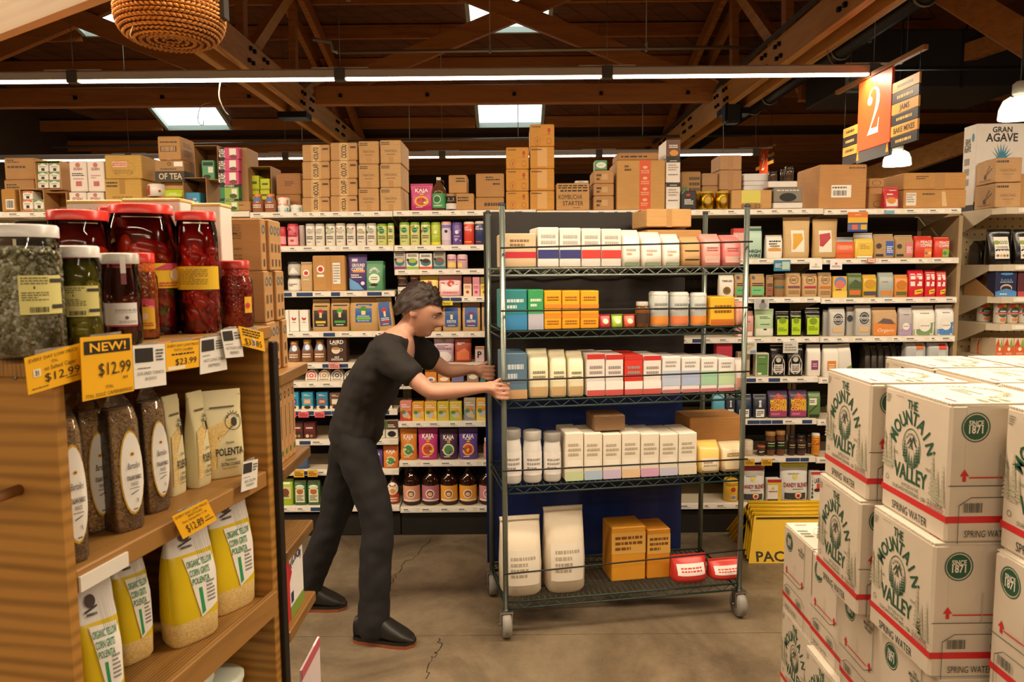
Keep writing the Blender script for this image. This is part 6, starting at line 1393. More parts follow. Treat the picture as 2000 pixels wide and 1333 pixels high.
# ------------------------------------------------------------------ water cartons on a pallet
LB, FB, HB = .28, .26, .313     # main face, flap face, height
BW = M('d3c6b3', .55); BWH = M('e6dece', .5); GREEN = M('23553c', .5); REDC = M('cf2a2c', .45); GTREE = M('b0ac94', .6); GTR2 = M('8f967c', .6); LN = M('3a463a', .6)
def water_print_main():
    o = [('R', 0, .148, 1, .198, REDC), ('T', .47, .07, .064, 'SPRING WATER', '26302a', .55, 0)]
    o += [('T', .465, .91, .066, 'THE', GREEN, .155), ('A', .465, .487, .315, .325, .105, 'MOUNTAIN', GREEN, 163, 17, .80), ('T', .465, .37, .115, 'VALLEY', GREEN, .5)]
    o += [('T', .47, .27, .026, 'BOTTLED IN THE', '4a5a4c', .26, 0), ('T', .45, .23, .03, 'OUACHITA MOUNTAINS - USA', '3a4a3c', .52, 0), ('T', .84, .245, .03, '12 x 1 LITER', '4a5a4c', .22, 0), ('R', .73, .222, .97, .227, REDC), ('L', .74, .2, .96, .218, 1, '8a8a80')]
    o += [('T', .225, .5, .024, 'PURE', '6a7668', .08, 0), ('T', .735, .47, .024, 'FINE', '6a7668', .08, 0), ('L', .04, .88, .11, .95, 4, '8a887a'), ('L', .2, .945, .36, .955, 1, 'b08a80'), ('O', .1, .27, .025, None, .2, '5a6458')]
    # oval emblem with mountains and firs
    e = [('O', .47, .575, .14, .155, .05, GREEN), ('A', .47, .6, .09, .085, .018, 'AUTHENTIC', GREEN, 150, 30)]
    for q, (u, v, w, h) in enumerate(((.365, .49, .06, .16), (.40, .455, .06, .15), (.44, .44, .05, .11), (.52, .44, .05, .12), (.55, .455, .06, .16), (.582, .49, .055, .15), (.48, .435, .05, .09))):
        e.append(('F', u, v, w, h, GREEN, 7))
    for a, b_, c in (((.40, .60), (.455, .665), (.475, .62)), ((.455, .60), (.50, .68), (.55, .6)), ((.43, .57), (.47, .63), (.5, .57))):
        e.append(('P', [a, b_, (b_[0] + .006, b_[1] - .02), (a[0] + .014, a[1])], LN)); e.append(('P', [b_, c, (c[0] - .014, c[1]), (b_[0] - .004, b_[1] - .03)], LN))
    o += e
    # pale firs and peaks at the sides
    for u, v, w, h in ((.05, .37, .1, .26), (.13, .36, .12, .34), (.195, .38, .08, .2), (.80, .30, .1, .33), (.87, .27, .1, .24), (.945, .26, .09, .3), (.84, .25, .12, .2)):
        o.append(('F', u, v, w, h, GTREE, 9))
    for pts in (((.015, .66), (.06, .57), (.075, .575), (.02, .665)), ((.02, .5), (.05, .55), (.06, .54), (.03, .49))):
        o.append(('P', list(pts), GTR2))
    return o
def water_print_flap():
    return [('R', 0, .148, 1, .198, REDC), ('E', .22, .84, .105, .09, GREEN), ('O', .22, .84, .125, .107, .08, GREEN), ('T', .22, .87, .035, 'SINCE', 'f0e8d8', .13), ('T', .22, .825, .055, '1871', 'f0e8d8', .15),
            ('P', [(.10, .49), (.18, .49), (.14, .54)], REDC), ('R', .125, .45, .155, .49, REDC), ('P', [(.66, .49), (.74, .49), (.70, .54)], REDC), ('R', .685, .45, .715, .49, REDC), ('R', .18, .475, .64, .485, REDC),
            ('T', .66, .86, .03, 'MOUNTAIN', LN, .2), ('T', .66, .82, .03, 'VALLEY', LN, .16), ('T', .66, .895, .022, 'THE', LN, .06),
            ('R', .0, .418, .60, .424, LN), ('P', [(.60, .424), (.6, .418), (.78, .5), (.77, .505)], LN), ('R', .772, .5, .78, .985, LN),
            ('R', .2, .335, .7, .34, LN), ('P', [(.7, .34), (.7, .334), (.80, .28), (.806, .284)], LN), ('R', .8, .0, .806, .283, LN), ('P', [(.2, .34), (.2, .334), (.1, .28), (.094, .284)], LN), ('R', .094, .0, .1, .283, LN),
            ('O', .62, .245, .1, .055, .06, LN), ('B', .55, .215, .69, .275, LN), ('B', .14, .23, .3, .3, LN), ('T', .35, .075, .05, 'SPRING WATER', '26302a', .4, 0), ('R', .43, .424, .437, .65, 'b8a88e')]
def water_print_top():
    return [('O', .45, .5, .33, .36, .015, GTR2), ('O', .45, .5, .25, .28, .02, GTR2), ('L', .3, .42, .6, .58, 3, GTR2), ('A', .45, .5, .29, .32, .05, 'SINCE EIGHTEEN SEVENTY ONE', GTR2, 180, 0), ('R', .75, .1, .9, .12, REDC), ('R', .75, .88, .9, .9, REDC), ('L', .82, .3, .95, .6, 3, GTR2)]
def make_water():
    o = thing('water_carton', 'x', 'carton', group='white spring water cartons')
    L, Fw, H = LB - .006, FB - .006, HB - .003
    b = MB(); b.box(-L / 2, L / 2, -Fw / 2, Fw / 2, 0, H, BW, .006); b.build('body', o)
    do_print(face_box(L, Fw, H), water_print_main(), o)
    do_print(face_box(L, Fw, H, 'right'), water_print_flap(), o)
    # raised flap and lid
    b = MB(); x = L / 2 + .0003
    b.prism([(-Fw / 2 + .035, H - .002), (-Fw / 2 + .035, H * .55), (-Fw / 2 + .07, H * .5), (Fw / 2 - .002, H * .5), (Fw / 2 - .002, H - .002)], x - .001, x + .0004, BW, 'x')
    b.build('side_flap', o)
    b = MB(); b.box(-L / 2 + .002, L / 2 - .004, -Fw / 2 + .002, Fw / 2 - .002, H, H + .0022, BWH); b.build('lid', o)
    b = MB()
    xx = -L / 2 + .01
    while xx < L / 2 - .01: b.box(xx, xx + .004, -Fw / 2 - .0006, -Fw / 2 + .003, H - .001, H + .0028, BWH); xx += .008
    b.build('perforated_edge_print', o)
    do_print(Face(lambda u, v, q: (-L / 2 + u * L, -Fw / 2 + v * Fw, H + .0022 + q), L, Fw), water_print_top(), o)
    return o
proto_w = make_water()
used_proto = [False]
def water(x, y, tier, kind, label, dz=0, rot=0):
    """kind m: the main face looks left; f: the flap face looks left."""
    o = proto_w if not used_proto[0] else copy_tree(proto_w)
    if used_proto[0]: THINGS.append(o)
    used_proto[0] = True
    o.location = (x, y, .147 + tier * (HB + .0005) + dz)
    o.rotation_euler.z = R((-90 if kind == 'm' else 180) + rot)
    o['label'] = label
    return o
X0 = .935
# columns along the near-left side: y centres
water(X0 + .14, 1.725, 3, 'm', 'white water carton on top, nearest full front with the large green emblem', rot=1)
water(X0 + .115, 2.02, 3, 'm', 'white water carton on top, second from the camera, behind the nearest full front', rot=-1)
water(X0 + .25, 1.43, 3, 'm', 'white water carton on top, mostly cut by the right edge')
water(X0 + .12, 1.725, 2, 'm', 'white water carton with green emblem, second tier, under the nearest full front', rot=.5)
water(X0 + .10, 2.02, 2, 'm', 'white water carton with green emblem, second tier, behind the other emblem front', rot=-1.5)
water(X0 + .245, 1.43, 2, 'f', 'white water carton showing its round badge, second tier at the right edge')
for i, (y, n) in enumerate(((2.49, 'farthest'), (2.23, 'second farthest'), (1.97, 'third farthest'), (1.71, 'nearest visible'))):
    water(X0 + (.185, .182, .165, .15)[i], y, 1, 'f', 'white water carton with flap and badge, third tier, %s' % n)
water(X0 + .175, 2.48, 0, 'm', 'white water carton with green emblem, bottom tier, at the far corner')
for i, (y, n) in enumerate(((2.195, 'second'), (1.91, 'third'), (1.625, 'fourth'))):
    water(X0 + .15, y, 0, 'm', 'white water carton, bottom tier, %s from the far corner' % n)
for k in (0, 1): water(X0 + .25, 1.4 if k == 0 else 1.44, k, 'f' if k else 'm', 'white water carton under the badge carton at the right edge, %s tier' % ['bottom', 'third'][k])
# second and third columns: only their tops show
hid = 'white water carton buried inside the pallet stack'
c2 = [1.725, 2.01, 2.30]
for ci, xx in enumerate((X0 + .425, X0 + .695)):
    for yi, y in enumerate(c2):
        for k in range(4):
            if k == 3:
                lab = 'white water carton on top, %s column in, %s from the camera' % (['second', 'third'][ci], ['nearest', 'second', 'farthest'][yi])
                if yi == 9: lab = 'white water carton on top, far end of the %s column in' % ['second', 'third'][ci]
            else: lab = hid
            water(xx + (.045 if k < 2 else 0), y, k, 'm', lab)
t = thing('pallet', 'wooden pallet under the white water cartons', 'pallet', (X0 + .46, 1.96, 0))
PW = wood('pallet_wood', '8a6a44', 'c09a68', (1, 8, 8), 3)
for i in range(8):
    b = MB(); y = -.72 + i * .18; b.box(-.43, .44, y - .055, y + .055, .122, .146, PW, .003); b.build('deck_board', t)
for x in (-.4, 0, .4):
    b = MB(); b.box(x - .03, x + .03, -.76, .6, .022, .122, PW, .003); b.build('stringer', t)
    b = MB(); b.box(x - .05, x + .05, -.76, .6, 0, .022, PW); b.build('bottom_board', t)

# ------------------------------------------------------------------ nested yellow parking stands
YEL = M('e2b50c', .4)
a, b0 = P(1470, 1101, 4.1), P(1660, 1101, 4.1)
# ground depth of the front sheet
d = pix_dir(1480, 1101); k = -CAM_Z / d.z; Yf = d.y * k
xl = P(1462, 1101, Yf).x
H_ = P(1480, 985, Yf + .25).z
for i in range(4):
    t = thing('folding_floor_stand', 'yellow folding floor stand, %s of the nested set' % ['front one with worn black letters,', 'second', 'third', 'rearmost'][i], 'floor stand', (xl + .0, Yf + i * .035, i * .012), 0, 'nested yellow floor stands')
    w, h = .62, H_ - i * .0
    b = MB(); b.add([(0, 0, .0), (w, 0, .0), (w, .004, 0), (0, .004, 0), (.06, .1, h - .02), (w - .06, .1, h - .02), (w - .06, .104, h - .02), (.06, .104, h - .02)],
                    [(0, 1, 5, 4), (3, 7, 6, 2), (0, 4, 7, 3), (1, 2, 6, 5), (0, 3, 2, 1), (4, 5, 6, 7)], YEL); b.build('front_panel', t)
    b = MB(); q = .012
    b.add([(.0, .34, 0), (w, .34, 0), (w, .344, 0), (0, .344, 0), (.06, .112, h - .02), (w - .06, .112, h - .02), (w - .06, .116, h - .02), (.06, .116, h - .02)],
          [(0, 1, 5, 4), (3, 7, 6, 2), (0, 4, 7, 3), (1, 2, 6, 5), (0, 3, 2, 1), (4, 5, 6, 7)], YEL); b.build('rear_panel', t)
    b = MB(); b.tube([(.06, .108, h - .015), (w - .06, .108, h - .015)], .011, YEL, 8); b.build('hinge', t)
    b = MB(); b.box(.07, w - .07, .085, .1, h - .035, h - .03, M('2a2410')); b.build('edge_line', t)
    for sx in (.02, w - .024):
        b = MB(); b.prism([(.02, .02), (.32, .02), (.112, h - .04), (.1, h - .04)], sx + .02, sx + .023, YEL, 'x'); b.build('side_web', t)
    if i == 0:
        sl = .1 / (h - .02)
        f = Face(lambda u, v, o: (u * w, v * (h - .02) * sl - o, v * (h - .02)), w, h - .02)
        do_print(f, [('T', .38, .14, .2, 'PACKING', '2a2414', .62)], t)

# ------------------------------------------------------------------ wooden display in the left foreground
D = Plane(-.722, 1.185, 79.3)
BAM = wood('bamboo_ply', '724d1e', 'b17f3a', (.5, .5, 7), 1.7, .45, .12, 5)
BAMS = wood('bamboo_shelf', '5e411e', '9c7037', (1, 10, 10), 4, .45, .12, 1.5, band='Y')
LEN = .655
def zd(px, py, t=0): return D.sz(px, py, t)
Z1 = 1.565; Z2 = D.sz(116, 1136)[1]; Z3 = D.sz(341, 1333)[1]
disp = thing('display_shelf', 'bamboo display stand with jars and grain bags in the left foreground', 'shelving', D.pt(0, 0, 0), R(D.deg))
DEP = .38
b = MB(); b.box(-.024, 0, 0, DEP, 0, Z1 - .032, BAM, .002); b.build('side_panel', disp)
b = MB(); b.box(LEN - .03, LEN, 0.0, DEP, 0, Z1 - .032, BAM, .002); b.build('side_panel', disp)
b = MB(); b.box(LEN - .005, LEN + .02, -.012, .006, 0, Z1 - .04, M('24211f', .4, .5), .002); b.build('black_post', disp)
b = MB(); b.box(0, LEN - .03, DEP - .015, DEP, 0, Z1 - .03, BAMS); b.build('back_panel', disp)
b = MB(); b.box(-.026, LEN + .005, -.004, DEP + .02, Z1 - .032, Z1, BAMS, .003); b.build('top_shelf', disp)
for z in (Z2, Z3, Z3 - .36):
    b = MB(); b.box(.0005, LEN - .031, .004, DEP - .016, z - .04, z, BAMS, .003); b.build('shelf', disp)
b = MB(); b.box(.0005, LEN - .031, -.012, .004, Z3 - .045, Z3 + .018, BAMS, .003); b.build('shelf_lip', disp)
b = MB(); b.box(.005, .12, -.001, .0035, Z2 - .038, Z2 - .012, M('e2ddd2', .4)); b.build('blank_label_strip', disp)
b = MB(); s_, z_ = .08, 1.7 - .33
p = P(20, 962, 1.1); q = D.o + D.a * (-.024); 
# wooden peg on the near panel
ps = Plane(D.pt(-.024, 0, 0).x, D.pt(-.024, 0, 0).y, D.deg - 90)
u, z = ps.sz(38, 957)
b = MB(); tt = (ps.pt(u, 0, z) - D.pt(0, 0, 0)); lx, ly = tt.dot(D.a), tt.dot(D.n)
b.tube([(lx, ly, z), (lx - .09, ly, z)], .009, wood('peg_wood', '6a4526', '96683c'), 12); b.build('peg', disp)
b = MB(); b.tube([(lx - .088, ly, z), (lx - .094, ly, z)], .011, metal('9a968e', .35), 12); b.build('peg_cap', disp)
u2, z2 = ps.sz(30, 739)
tt = (ps.pt(u2, 0, z2) - D.pt(0, 0, 0)); b = MB(); b.tube([(tt.dot(D.a) + .001, tt.dot(D.n), z2), (tt.dot(D.a) - .0015, tt.dot(D.n), z2)], .003, metal('8a8478', .4), 8); b.build('screw', disp)

GLASS = thin('jar_glass', (.97, .98, .96), .015)
def jar_parts(o, r, h, lidc, neck=.86, liquid=None, lid_h=.02, shoulder=.8):
    pr = [(r * .9, 0), (r, .008), (r * 1.0, h * shoulder - .02), (r * .97, h * shoulder), (r * neck, h * (shoulder + .08)), (r * neck, h - .004)]
    b = MB(); b.lathe(pr, GLASS, 36); b.build('glass', o)
    lr = r * neck + .003
    b = MB(); b.lathe([(lr, h - lid_h), (lr, h - .003), (lr - .003, h), (lr - .008, h - .001), (lr - .009, h - .003), (.002, h - .003)], M(lidc, .3), 36, cap=False)
    n = 36
    b.build('lid', o)
    return pr
def jar_face(r, h): return face_lathe([(r, 0), (r, h)], h, r, 1.0)
class Turned:
    pass
def jar_print(o, r, h, facing, ops):
    """label wrapped round the glass, turned by facing degrees"""
    f = face_lathe([(r, 0), (r, h)], h, r, 1.0, R(facing)); f.n = 14
    do_print(f, ops, o, .0011, .0003)
def add_jar(cx, yb, yt, rpx, back, name, label, lidc, mk, labels=(), face=0, neck=.86, shoulder=.8, cat='jar'):
    s0, z0 = D.sz(cx, yb, back); s1, zt = D.sz(cx, yt, back)
    sr, _ = D.sz(cx + rpx, yb, back)
    p = D.pt(s0, back, Z1)
    r = rpx * (p.y * math.cos(0)) / F_PX * .97
    h = zt - z0
    o = thing(name, label, cat, D.pt(s0, back, Z1 + .0006), R(-8))
    pr = jar_parts(o, r, h, lidc, neck, shoulder=shoulder)
    mk(o, r, h, shoulder)
    if labels: jar_print(o, r, h, face, labels)
    return o, r, h
def liquid(col, top=.93):
    def f(o, r, h, sh):
        b = MB(); b.lathe([(r * .86, .004), (r * .955, .012), (r * .955, h * sh - .022), (r * .8, h * (sh + .06)), (r * .8, h * top - .01)], M(col, .12, 0, .35, 60), 28); b.build('contents', o)
    return f
def capers(o, r, h, sh):
    b = MB(); b.lathe([(r * .85, .004), (r * .92, .012), (r * .92, h * sh - .03), (r * .7, h * (sh + .02))], grains('caper_core', '8a8664', 'd0ccb4', 190, .6, .8), 28); b.build('contents', o)
    m1, m2, m3 = M('8c8660', .5), M('aca680', .5), M('e6e2d2', .7)
    c = MB(); rr = random.Random(3)
    for i in range(900):
        a = rr.uniform(0, 2 * math.pi); z = rr.uniform(.012, h * sh)
        c.ball((r * .915 * math.cos(a), r * .915 * math.sin(a), z), rr.uniform(.003, .0048), rr.choice([m1, m1, m2, m3]), 6, 4)
    k = c.build('capers', o); k['kind'] = 'stuff'
PEP = {}
def pods(col, cols, n, size, seed, name, rot=True, long=2.2):
    def f(o, r, h, sh):
        liquid(col, .9)(o, r * .82, h, sh)
        rr = random.Random(seed)
        for i in range(n):
            c = rr.choice(cols)
            key = (c, size, long, name)
            if key not in PEP:
                b = MB(); b.ball((0, 0, 0), (size, size * .6, size * long), M(c, .22, 0, .25, 40), 10, 7); PEP[key] = b.mesh(name)
            k = bpy.data.objects.new(name, PEP[key]); COL.objects.link(k); k.parent = o
            a = i * 2.4 + rr.uniform(-.4, .4); z = size * 1.6 + (h * sh - .02 - size * 3) * ((i + .5) / n)
            rad = r * .955 - size * .62 - size * long * .25 * (size * long / r)
            k.location = (rad * math.cos(a), rad * math.sin(a), z)
            k.rotation_euler = (0, rr.uniform(-1.5, 1.5), a + math.pi / 2)
    return f
def flakes(col, a, b_, scale):
    def f(o, r, h, sh):
        b = MB(); b.lathe([(r * .86, .004), (r * .955, .012), (r * .955, h * sh - .022), (r * .8, h * (sh + .06)), (r * .8, h * .92)], grains(col, a, b_, scale, .2, .6), 28); b.build('contents', o)
    return f
qr = lambda u0, u1: [('R', u0, .33, u1, .62, 'ded686'), ('L', u0 + .02, .55, u0 + (u1 - u0) * .62, .61, 3, '7a744a'), ('L', u0 + .02, .43, u0 + (u1 - u0) * .62, .5, 4, '7a744a'), ('R', u0 + (u1 - u0) * .3, .52, u0 + (u1 - u0) * .33, .54, '3a3624'), ('B', u0 + (u1 - u0) * .2, .345, u0 + (u1 - u0) * .6, .385, '2f2c22'),
                     ('R', u0 + (u1 - u0) * .66, .565, u1, .595, '3a3830'), ('R', u0 + (u1 - u0) * .68, .37, u1, .4, '3a3830')]
add_jar(60, 694, 440, 67, .062, 'caper_jar', 'big glass jar of salted capers with pale yellow label, at the near end', 'dcdad6', capers, qr(.47, .86), 36, .9, .82)
add_jar(160, 662, 460, 44, .05, 'caperberry_jar', 'glass jar of green caperberries with pale yellow label and white lid', 'e4e2de', pods('5a5418', ['8a8220', '7c7a22', 'a0922c'], 70, .013, 5, 'caperberry', long=1.35), qr(.36, .86), 22, .86, .82)
add_jar(242, 672, 495, 37, .045, 'tomato_jar', 'glass jar of dried tomatoes with white label and silver lid', 'bdb9ae', pods('3a140a', ['6a2010', '7a2c14', '4a180a'], 44, .014, 6, 'dried_tomato', long=1.3), [('R', .33, .22, .86, .46, 'ece8e4'), ('R', .33, .205, .86, .222, 'b8485a'), ('T', .68, .38, .024, 'POMODORI SEC', '5a5654', .34, 0), ('L', .5, .35, .84, .36, 1, 'a8a4a0'), ('E', .68, .3, .03, None, '6a6460'), ('L', .56, .24, .84, .27, 2, 'a8a4a0'), ('R', .62, .78, .7, .96, 'e4dcd8'), ('R', .62, .66, .7, .78, '8a4a50')], 16, .9, .76)
add_jar(287, 674, 507, 27, .075, 'pepper_jar', 'slim jar of orange chopped peppers with red lid, behind the dried tomatoes', 'd8352c', flakes('orange_peppers', 'b8401a', 'e07a2a', 110), [('R', .4, .12, .85, .38, 'e8b428'), ('P', [(.4, .32), (.62, .4), (.85, .36), (.85, .46), (.62, .48), (.4, .36)], 'c8405a'), ('E', .62, .27, .08, None, 'e8c8a0'), ('L', .45, .15, .8, .2, 2, 'b8482a')], 10, .74, .72)
yl = lambda red: ([('R', .16, .36, .5, .55, 'b8284a')] if red else []) + [('R', .5 if red else .2, .36, .98, .55, 'e8bc1e')] + ([('P', [(.46, .36), (.56, .46), (.5, .55), (.44, .55)], 'b8284a'), ('L', .2, .42, .42, .53, 5, 'e0a8b8'), ('R', .26, .37, .4, .4, 'ece8e0'), ('E', .78, .46, .06, None, 'e8d0b0'), ('P', [(.55, .5), (.68, .55), (.9, .55), (.75, .5)], 'c8405a'), ('L', .6, .37, .9, .41, 2, 'c8482a')] if red else [('L', .28, .4, .75, .53, 8, 'a8882a')])
add_jar(290, 668, 419, 64, .15, 'chili_jar', 'tall jar of mixed red chilies in oil with red and yellow label, red lid', 'e03a30', pods('5a0c06', ['c02014', 'a81810', 'd03418', '7a7a22', 'd8501e'], 130, .016, 7, 'chili_pepper', long=1.8), yl(True), 38, .86, .84)
add_jar(394, 668, 435, 40, .055, 'red_pepper_jar', 'tall jar of long red peppers with plain yellow label and red lid', 'e03a30', pods('8a0e06', ['d82418', 'c01c12', 'e03020'], 110, .015, 8, 'red_pepper', long=2.4), yl(False), 10, .88, .84)
add_jar(462, 656, 526, 36, .055, 'pepper_flake_jar', 'rounded jar of crushed red peppers with gold rimmed lid, farthest on the display top', 'b83028', flakes('crushed_peppers', '8a1008', 'd8482a', 170), [('R', .74, .22, .9, .46, 'e8b428'), ('E', .8, .33, .05, None, 'c83a3a')], 14, .78, .7)
add_jar(168, 672, 424, 56, .2, 'chili_jar', 'tall jar of chilies with red lid, behind the caperberries', 'e03a30', pods('5a0c06', ['a81810', 'c02014', 'd03418'], 90, .016, 9, 'chili_pepper', long=1.8), (), 0, .92, .84)
add_jar(228, 668, 430, 20, .30, 'chili_jar', 'small lidded jar of chilies glimpsed between two tall red lids', 'd8352c', liquid('3a0c08'), (), 0, .86, .84)
# white gold-edged cartons behind the jars
def white_carton(x0, x1, yt, back, dd, label):
    s0, _ = D.sz(x0, 420, back); s1, _ = D.sz(x1, 420, back); c = (x0 + x1) / 2
    zt = D.sz(c, yt, back)[1]
    return s0, s1, zt
for x0, x1, yt, Y, lab in ((129, 236, 391, 1.75, 'white carton with gold rim, left one behind the red lids'), (237, 352, 388, 1.74, 'white carton with gold rim, right one behind the red lids'), (354, 428, 397, 1.80, 'white carton with gold rim, farthest, half hidden by the red pepper jar')):
    a, c = P(x0, yt, Y), P(x1, yt, Y); h = a.z - Z1 - .001; w = (c.x - a.x) * .99
    o = thing('gift_carton', lab, 'carton', ((a.x + c.x) / 2, Y + .04, Z1 + .0008), R(0))
    if x0 == 354: o.rotation_euler.z = R(2)
    b = MB(); b.box(-w / 2, w / 2, -.04, .04, 0, h - .008, M('ebe3da', .5), .002); b.build('body', o)
    b = MB(); b.box(-w / 2 - .001, w / 2 + .001, -.041, .041, h - .008, h, M('dcc07a', .35), .002); b.build('gold_rim', o)
    do_print(face_box(w, .08, h), [('P', [(.42, .7), (.44, .7), (.5, .82), (.44, .94), (.42, .94), (.47, .82)], 'd8c48a'), ('P', [(.58, .7), (.56, .7), (.5, .82), (.56, .94), (.58, .94), (.53, .82)], 'd8c48a')] if x0 < 350 else [('L', .1, .6, .9, .8, 2, 'b8b0a4')], o)

# ---- hanging price cards on the display
def price_card(pts, t, col, label, ops, holder=False):
    """pts: the four picture corners, clockwise from top left"""
    P3 = []
    for px, py in pts:
        s_, z_ = D.sz(px, py, t); P3.append(Vector((s_, t, z_)))
    c = (P3[0] + P3[1] + P3[2] + P3[3]) / 4
    o = thing('price_card', label, 'price card', D.pt(c.x, t, c.z), R(D.deg), 'price cards on the display')
    q = [p - c for p in P3]
    b = MB(); m = M(col, .35)
    v = q + [p + Vector((0, .0012, 0)) for p in q]
    b.add(v, [(0, 3, 2, 1), (4, 5, 6, 7), (0, 1, 5, 4), (1, 2, 6, 5), (2, 3, 7, 6), (3, 0, 4, 7)], m); b.build('card', o)
    def fn(u, vv, of):
        p = (q[3] * (1 - u) + q[2] * u) * (1 - vv) + (q[0] * (1 - u) + q[1] * u) * vv
        return (p.x, p.y - of, p.z)
    w = (q[1] - q[0]).length; h = (q[0] - q[3]).length
    do_print(Face(fn, w, h), ops, o)
    b = MB(); up = (q[0] + q[1]) / 2
    b.box(up.x - w * .3, up.x + w * .3, .0012, .003, up.z - .012, up.z + .004, thin('clear_holder', (.95, .95, .95), .1, .2)); b.build('holder_clip', o)
    bk = MB(); bk.box(up.x - .006, up.x + .006, .0012, -t + .004 if t < 0 else .004, up.z - .01, up.z - .006, M('cfcac0', .4)); bk.build('hook', o)
    return o
YC = 'f2b51c'; KK = '2a2418'
price_card([(48, 700), (156, 671), (160, 741), (56, 772)], -.016, YC, 'yellow price card at the near corner reading 12.99, under the caper jar', [('T', .5, .88, .09, 'EVERY DAY LOW PRICE!', KK, .9, 0), ('T', .5, .73, .08, 'ITAL', KK, .12, 0), ('T', .6, .58, .11, 'oz Salted Caper', KK, .6, 0), ('T', .63, .33, .22, '$12.99', KK, .68, 0), ('R', .11, .42, .24, .62, 'ece4d0'), ('T', .175, .52, .13, '31', KK, .08), ('L', .06, .08, .4, .14, 1, '6a5a28'), ('L', .7, .14, .95, .2, 1, '6a5a28')])
price_card([(157, 660), (257, 652), (262, 764), (162, 785)], -.03, YC, 'large yellow NEW price card hanging below the caperberry jar', [('R', .05, .72, .95, .93, '221c14'), ('T', .5, .825, .135, 'NEW!', 'f2b51c', .74, 1), ('T', .62, .46, .2, '$12.99', KK, .66, 0), ('T', .82, .28, .04, 'EACH', KK, .1), ('T', .5, .165, .05, 'ITAL', KK, .16, 0), ('T', .5, .06, .055, 'ITAL 32OZ CAPERBERRIES', KK, .92, 0)])
price_card([(259, 676), (322, 672), (325, 752), (263, 761)], -.016, 'ebe8e0', 'white price card for the dried tomatoes with a black square', [('R', .05, .6, .6, .93, '1e1c1a'), ('L', .68, .6, .92, .9, 4, '4a4844'), ('L', .1, .44, .5, .49, 1, '6a6864'), ('T', .5, .34, .075, 'SUN DRIED TOMATO', '4a4844', .84, 0), ('T', .5, .21, .075, 'IN EVOO', '4a4844', .36, 0)])
price_card([(323, 671), (390, 664), (389, 717), (325, 727)], -.016, YC, 'yellow price card reading 23.99 below the slim orange jar', [('T', .5, .88, .09, 'EVERY DAY LOW PRICE!', KK, .92, 0), ('T', .5, .72, .09, 'TUTTO CALABRIA', KK, .56, 0), ('L', .16, .52, .84, .62, 1, KK), ('T', .58, .3, .22, '$23.99', KK, .66, 0), ('R', .04, .03, .55, .16, 'e8dcc0')])
price_card([(391, 662), (437, 655), (444, 722), (391, 732)], -.018, 'e6e3db', 'white price card for the long peppers, left of the pair', [('R', .05, .62, .55, .94, '2a2826'), ('L', .62, .62, .95, .9, 4, '4a4844'), ('L', .08, .48, .4, .52, 1, '6a6864'), ('T', .5, .36, .085, 'HOT LONG CHILI', '4a4844', .76, 0), ('T', .5, .2, .085, 'PEPPERS', '4a4844', .44, 0)])
price_card([(431, 645), (469, 641), (476, 697), (441, 700)], -.026, 'e6e3db', 'white price card for the crushed peppers, right of the pair', [('R', .05, .6, .55, .94, '2a2826'), ('L', .62, .62, .95, .9, 3, '4a4844'), ('L', .08, .46, .5, .5, 1, '6a6864'), ('T', .5, .34, .1, 'HOT FUSION CHILI', '4a4844', .84, 0), ('T', .5, .17, .1, 'PEPPERS', '4a4844', .5, 0)])
price_card([(466, 637), (514, 649), (518, 687), (474, 676)], -.03, YC, 'tilted yellow price card reading 33.85 at the far corner of the display', [('L', .1, .55, .85, .95, 3, KK), ('T', .5, .3, .3, '$33.85', KK, .76, 0), ('R', .47, .12, .58, .5, 'ece8f0'), ('T', .525, .3, .24, '3', '3a3a8a', .07), ('L', .04, .05, .3, .14, 1, '6a5a28')])
price_card([(474, 904), (504, 897), (502, 952), (471, 962)], -.012, 'e6e3db', 'white price card on the middle shelf below the last polenta bag', [('R', .05, .6, .6, .94, '2a2826'), ('L', .66, .62, .95, .9, 3, '4a4844'), ('L', .08, .44, .5, .48, 1, '6a6864'), ('T', .5, .32, .09, 'ORG YELLOW', '4a4844', .7, 0), ('T', .5, .18, .09, 'POLENTA', '4a4844', .5, 0)])
price_card([(336, 1010), (404, 976), (424, 1016), (358, 1054)], -.02, YC, 'yellow price card reading 12.89 hanging over the corn grits bags', [('T', .5, .88, .1, 'EVERY DAY LOW PRICE!', KK, .92, 0), ('T', .55, .74, .09, 'BARTOLINI', KK, .4, 0), ('T', .5, .6, .1, 'Farro Semiperlato 1.1 lb', KK, .7, 0), ('T', .42, .3, .3, '$12.89', KK, .5, 0), ('T', .8, .38, .12, 'each', KK, .14, 0), ('L', .7, .18, .95, .26, 1, KK)])

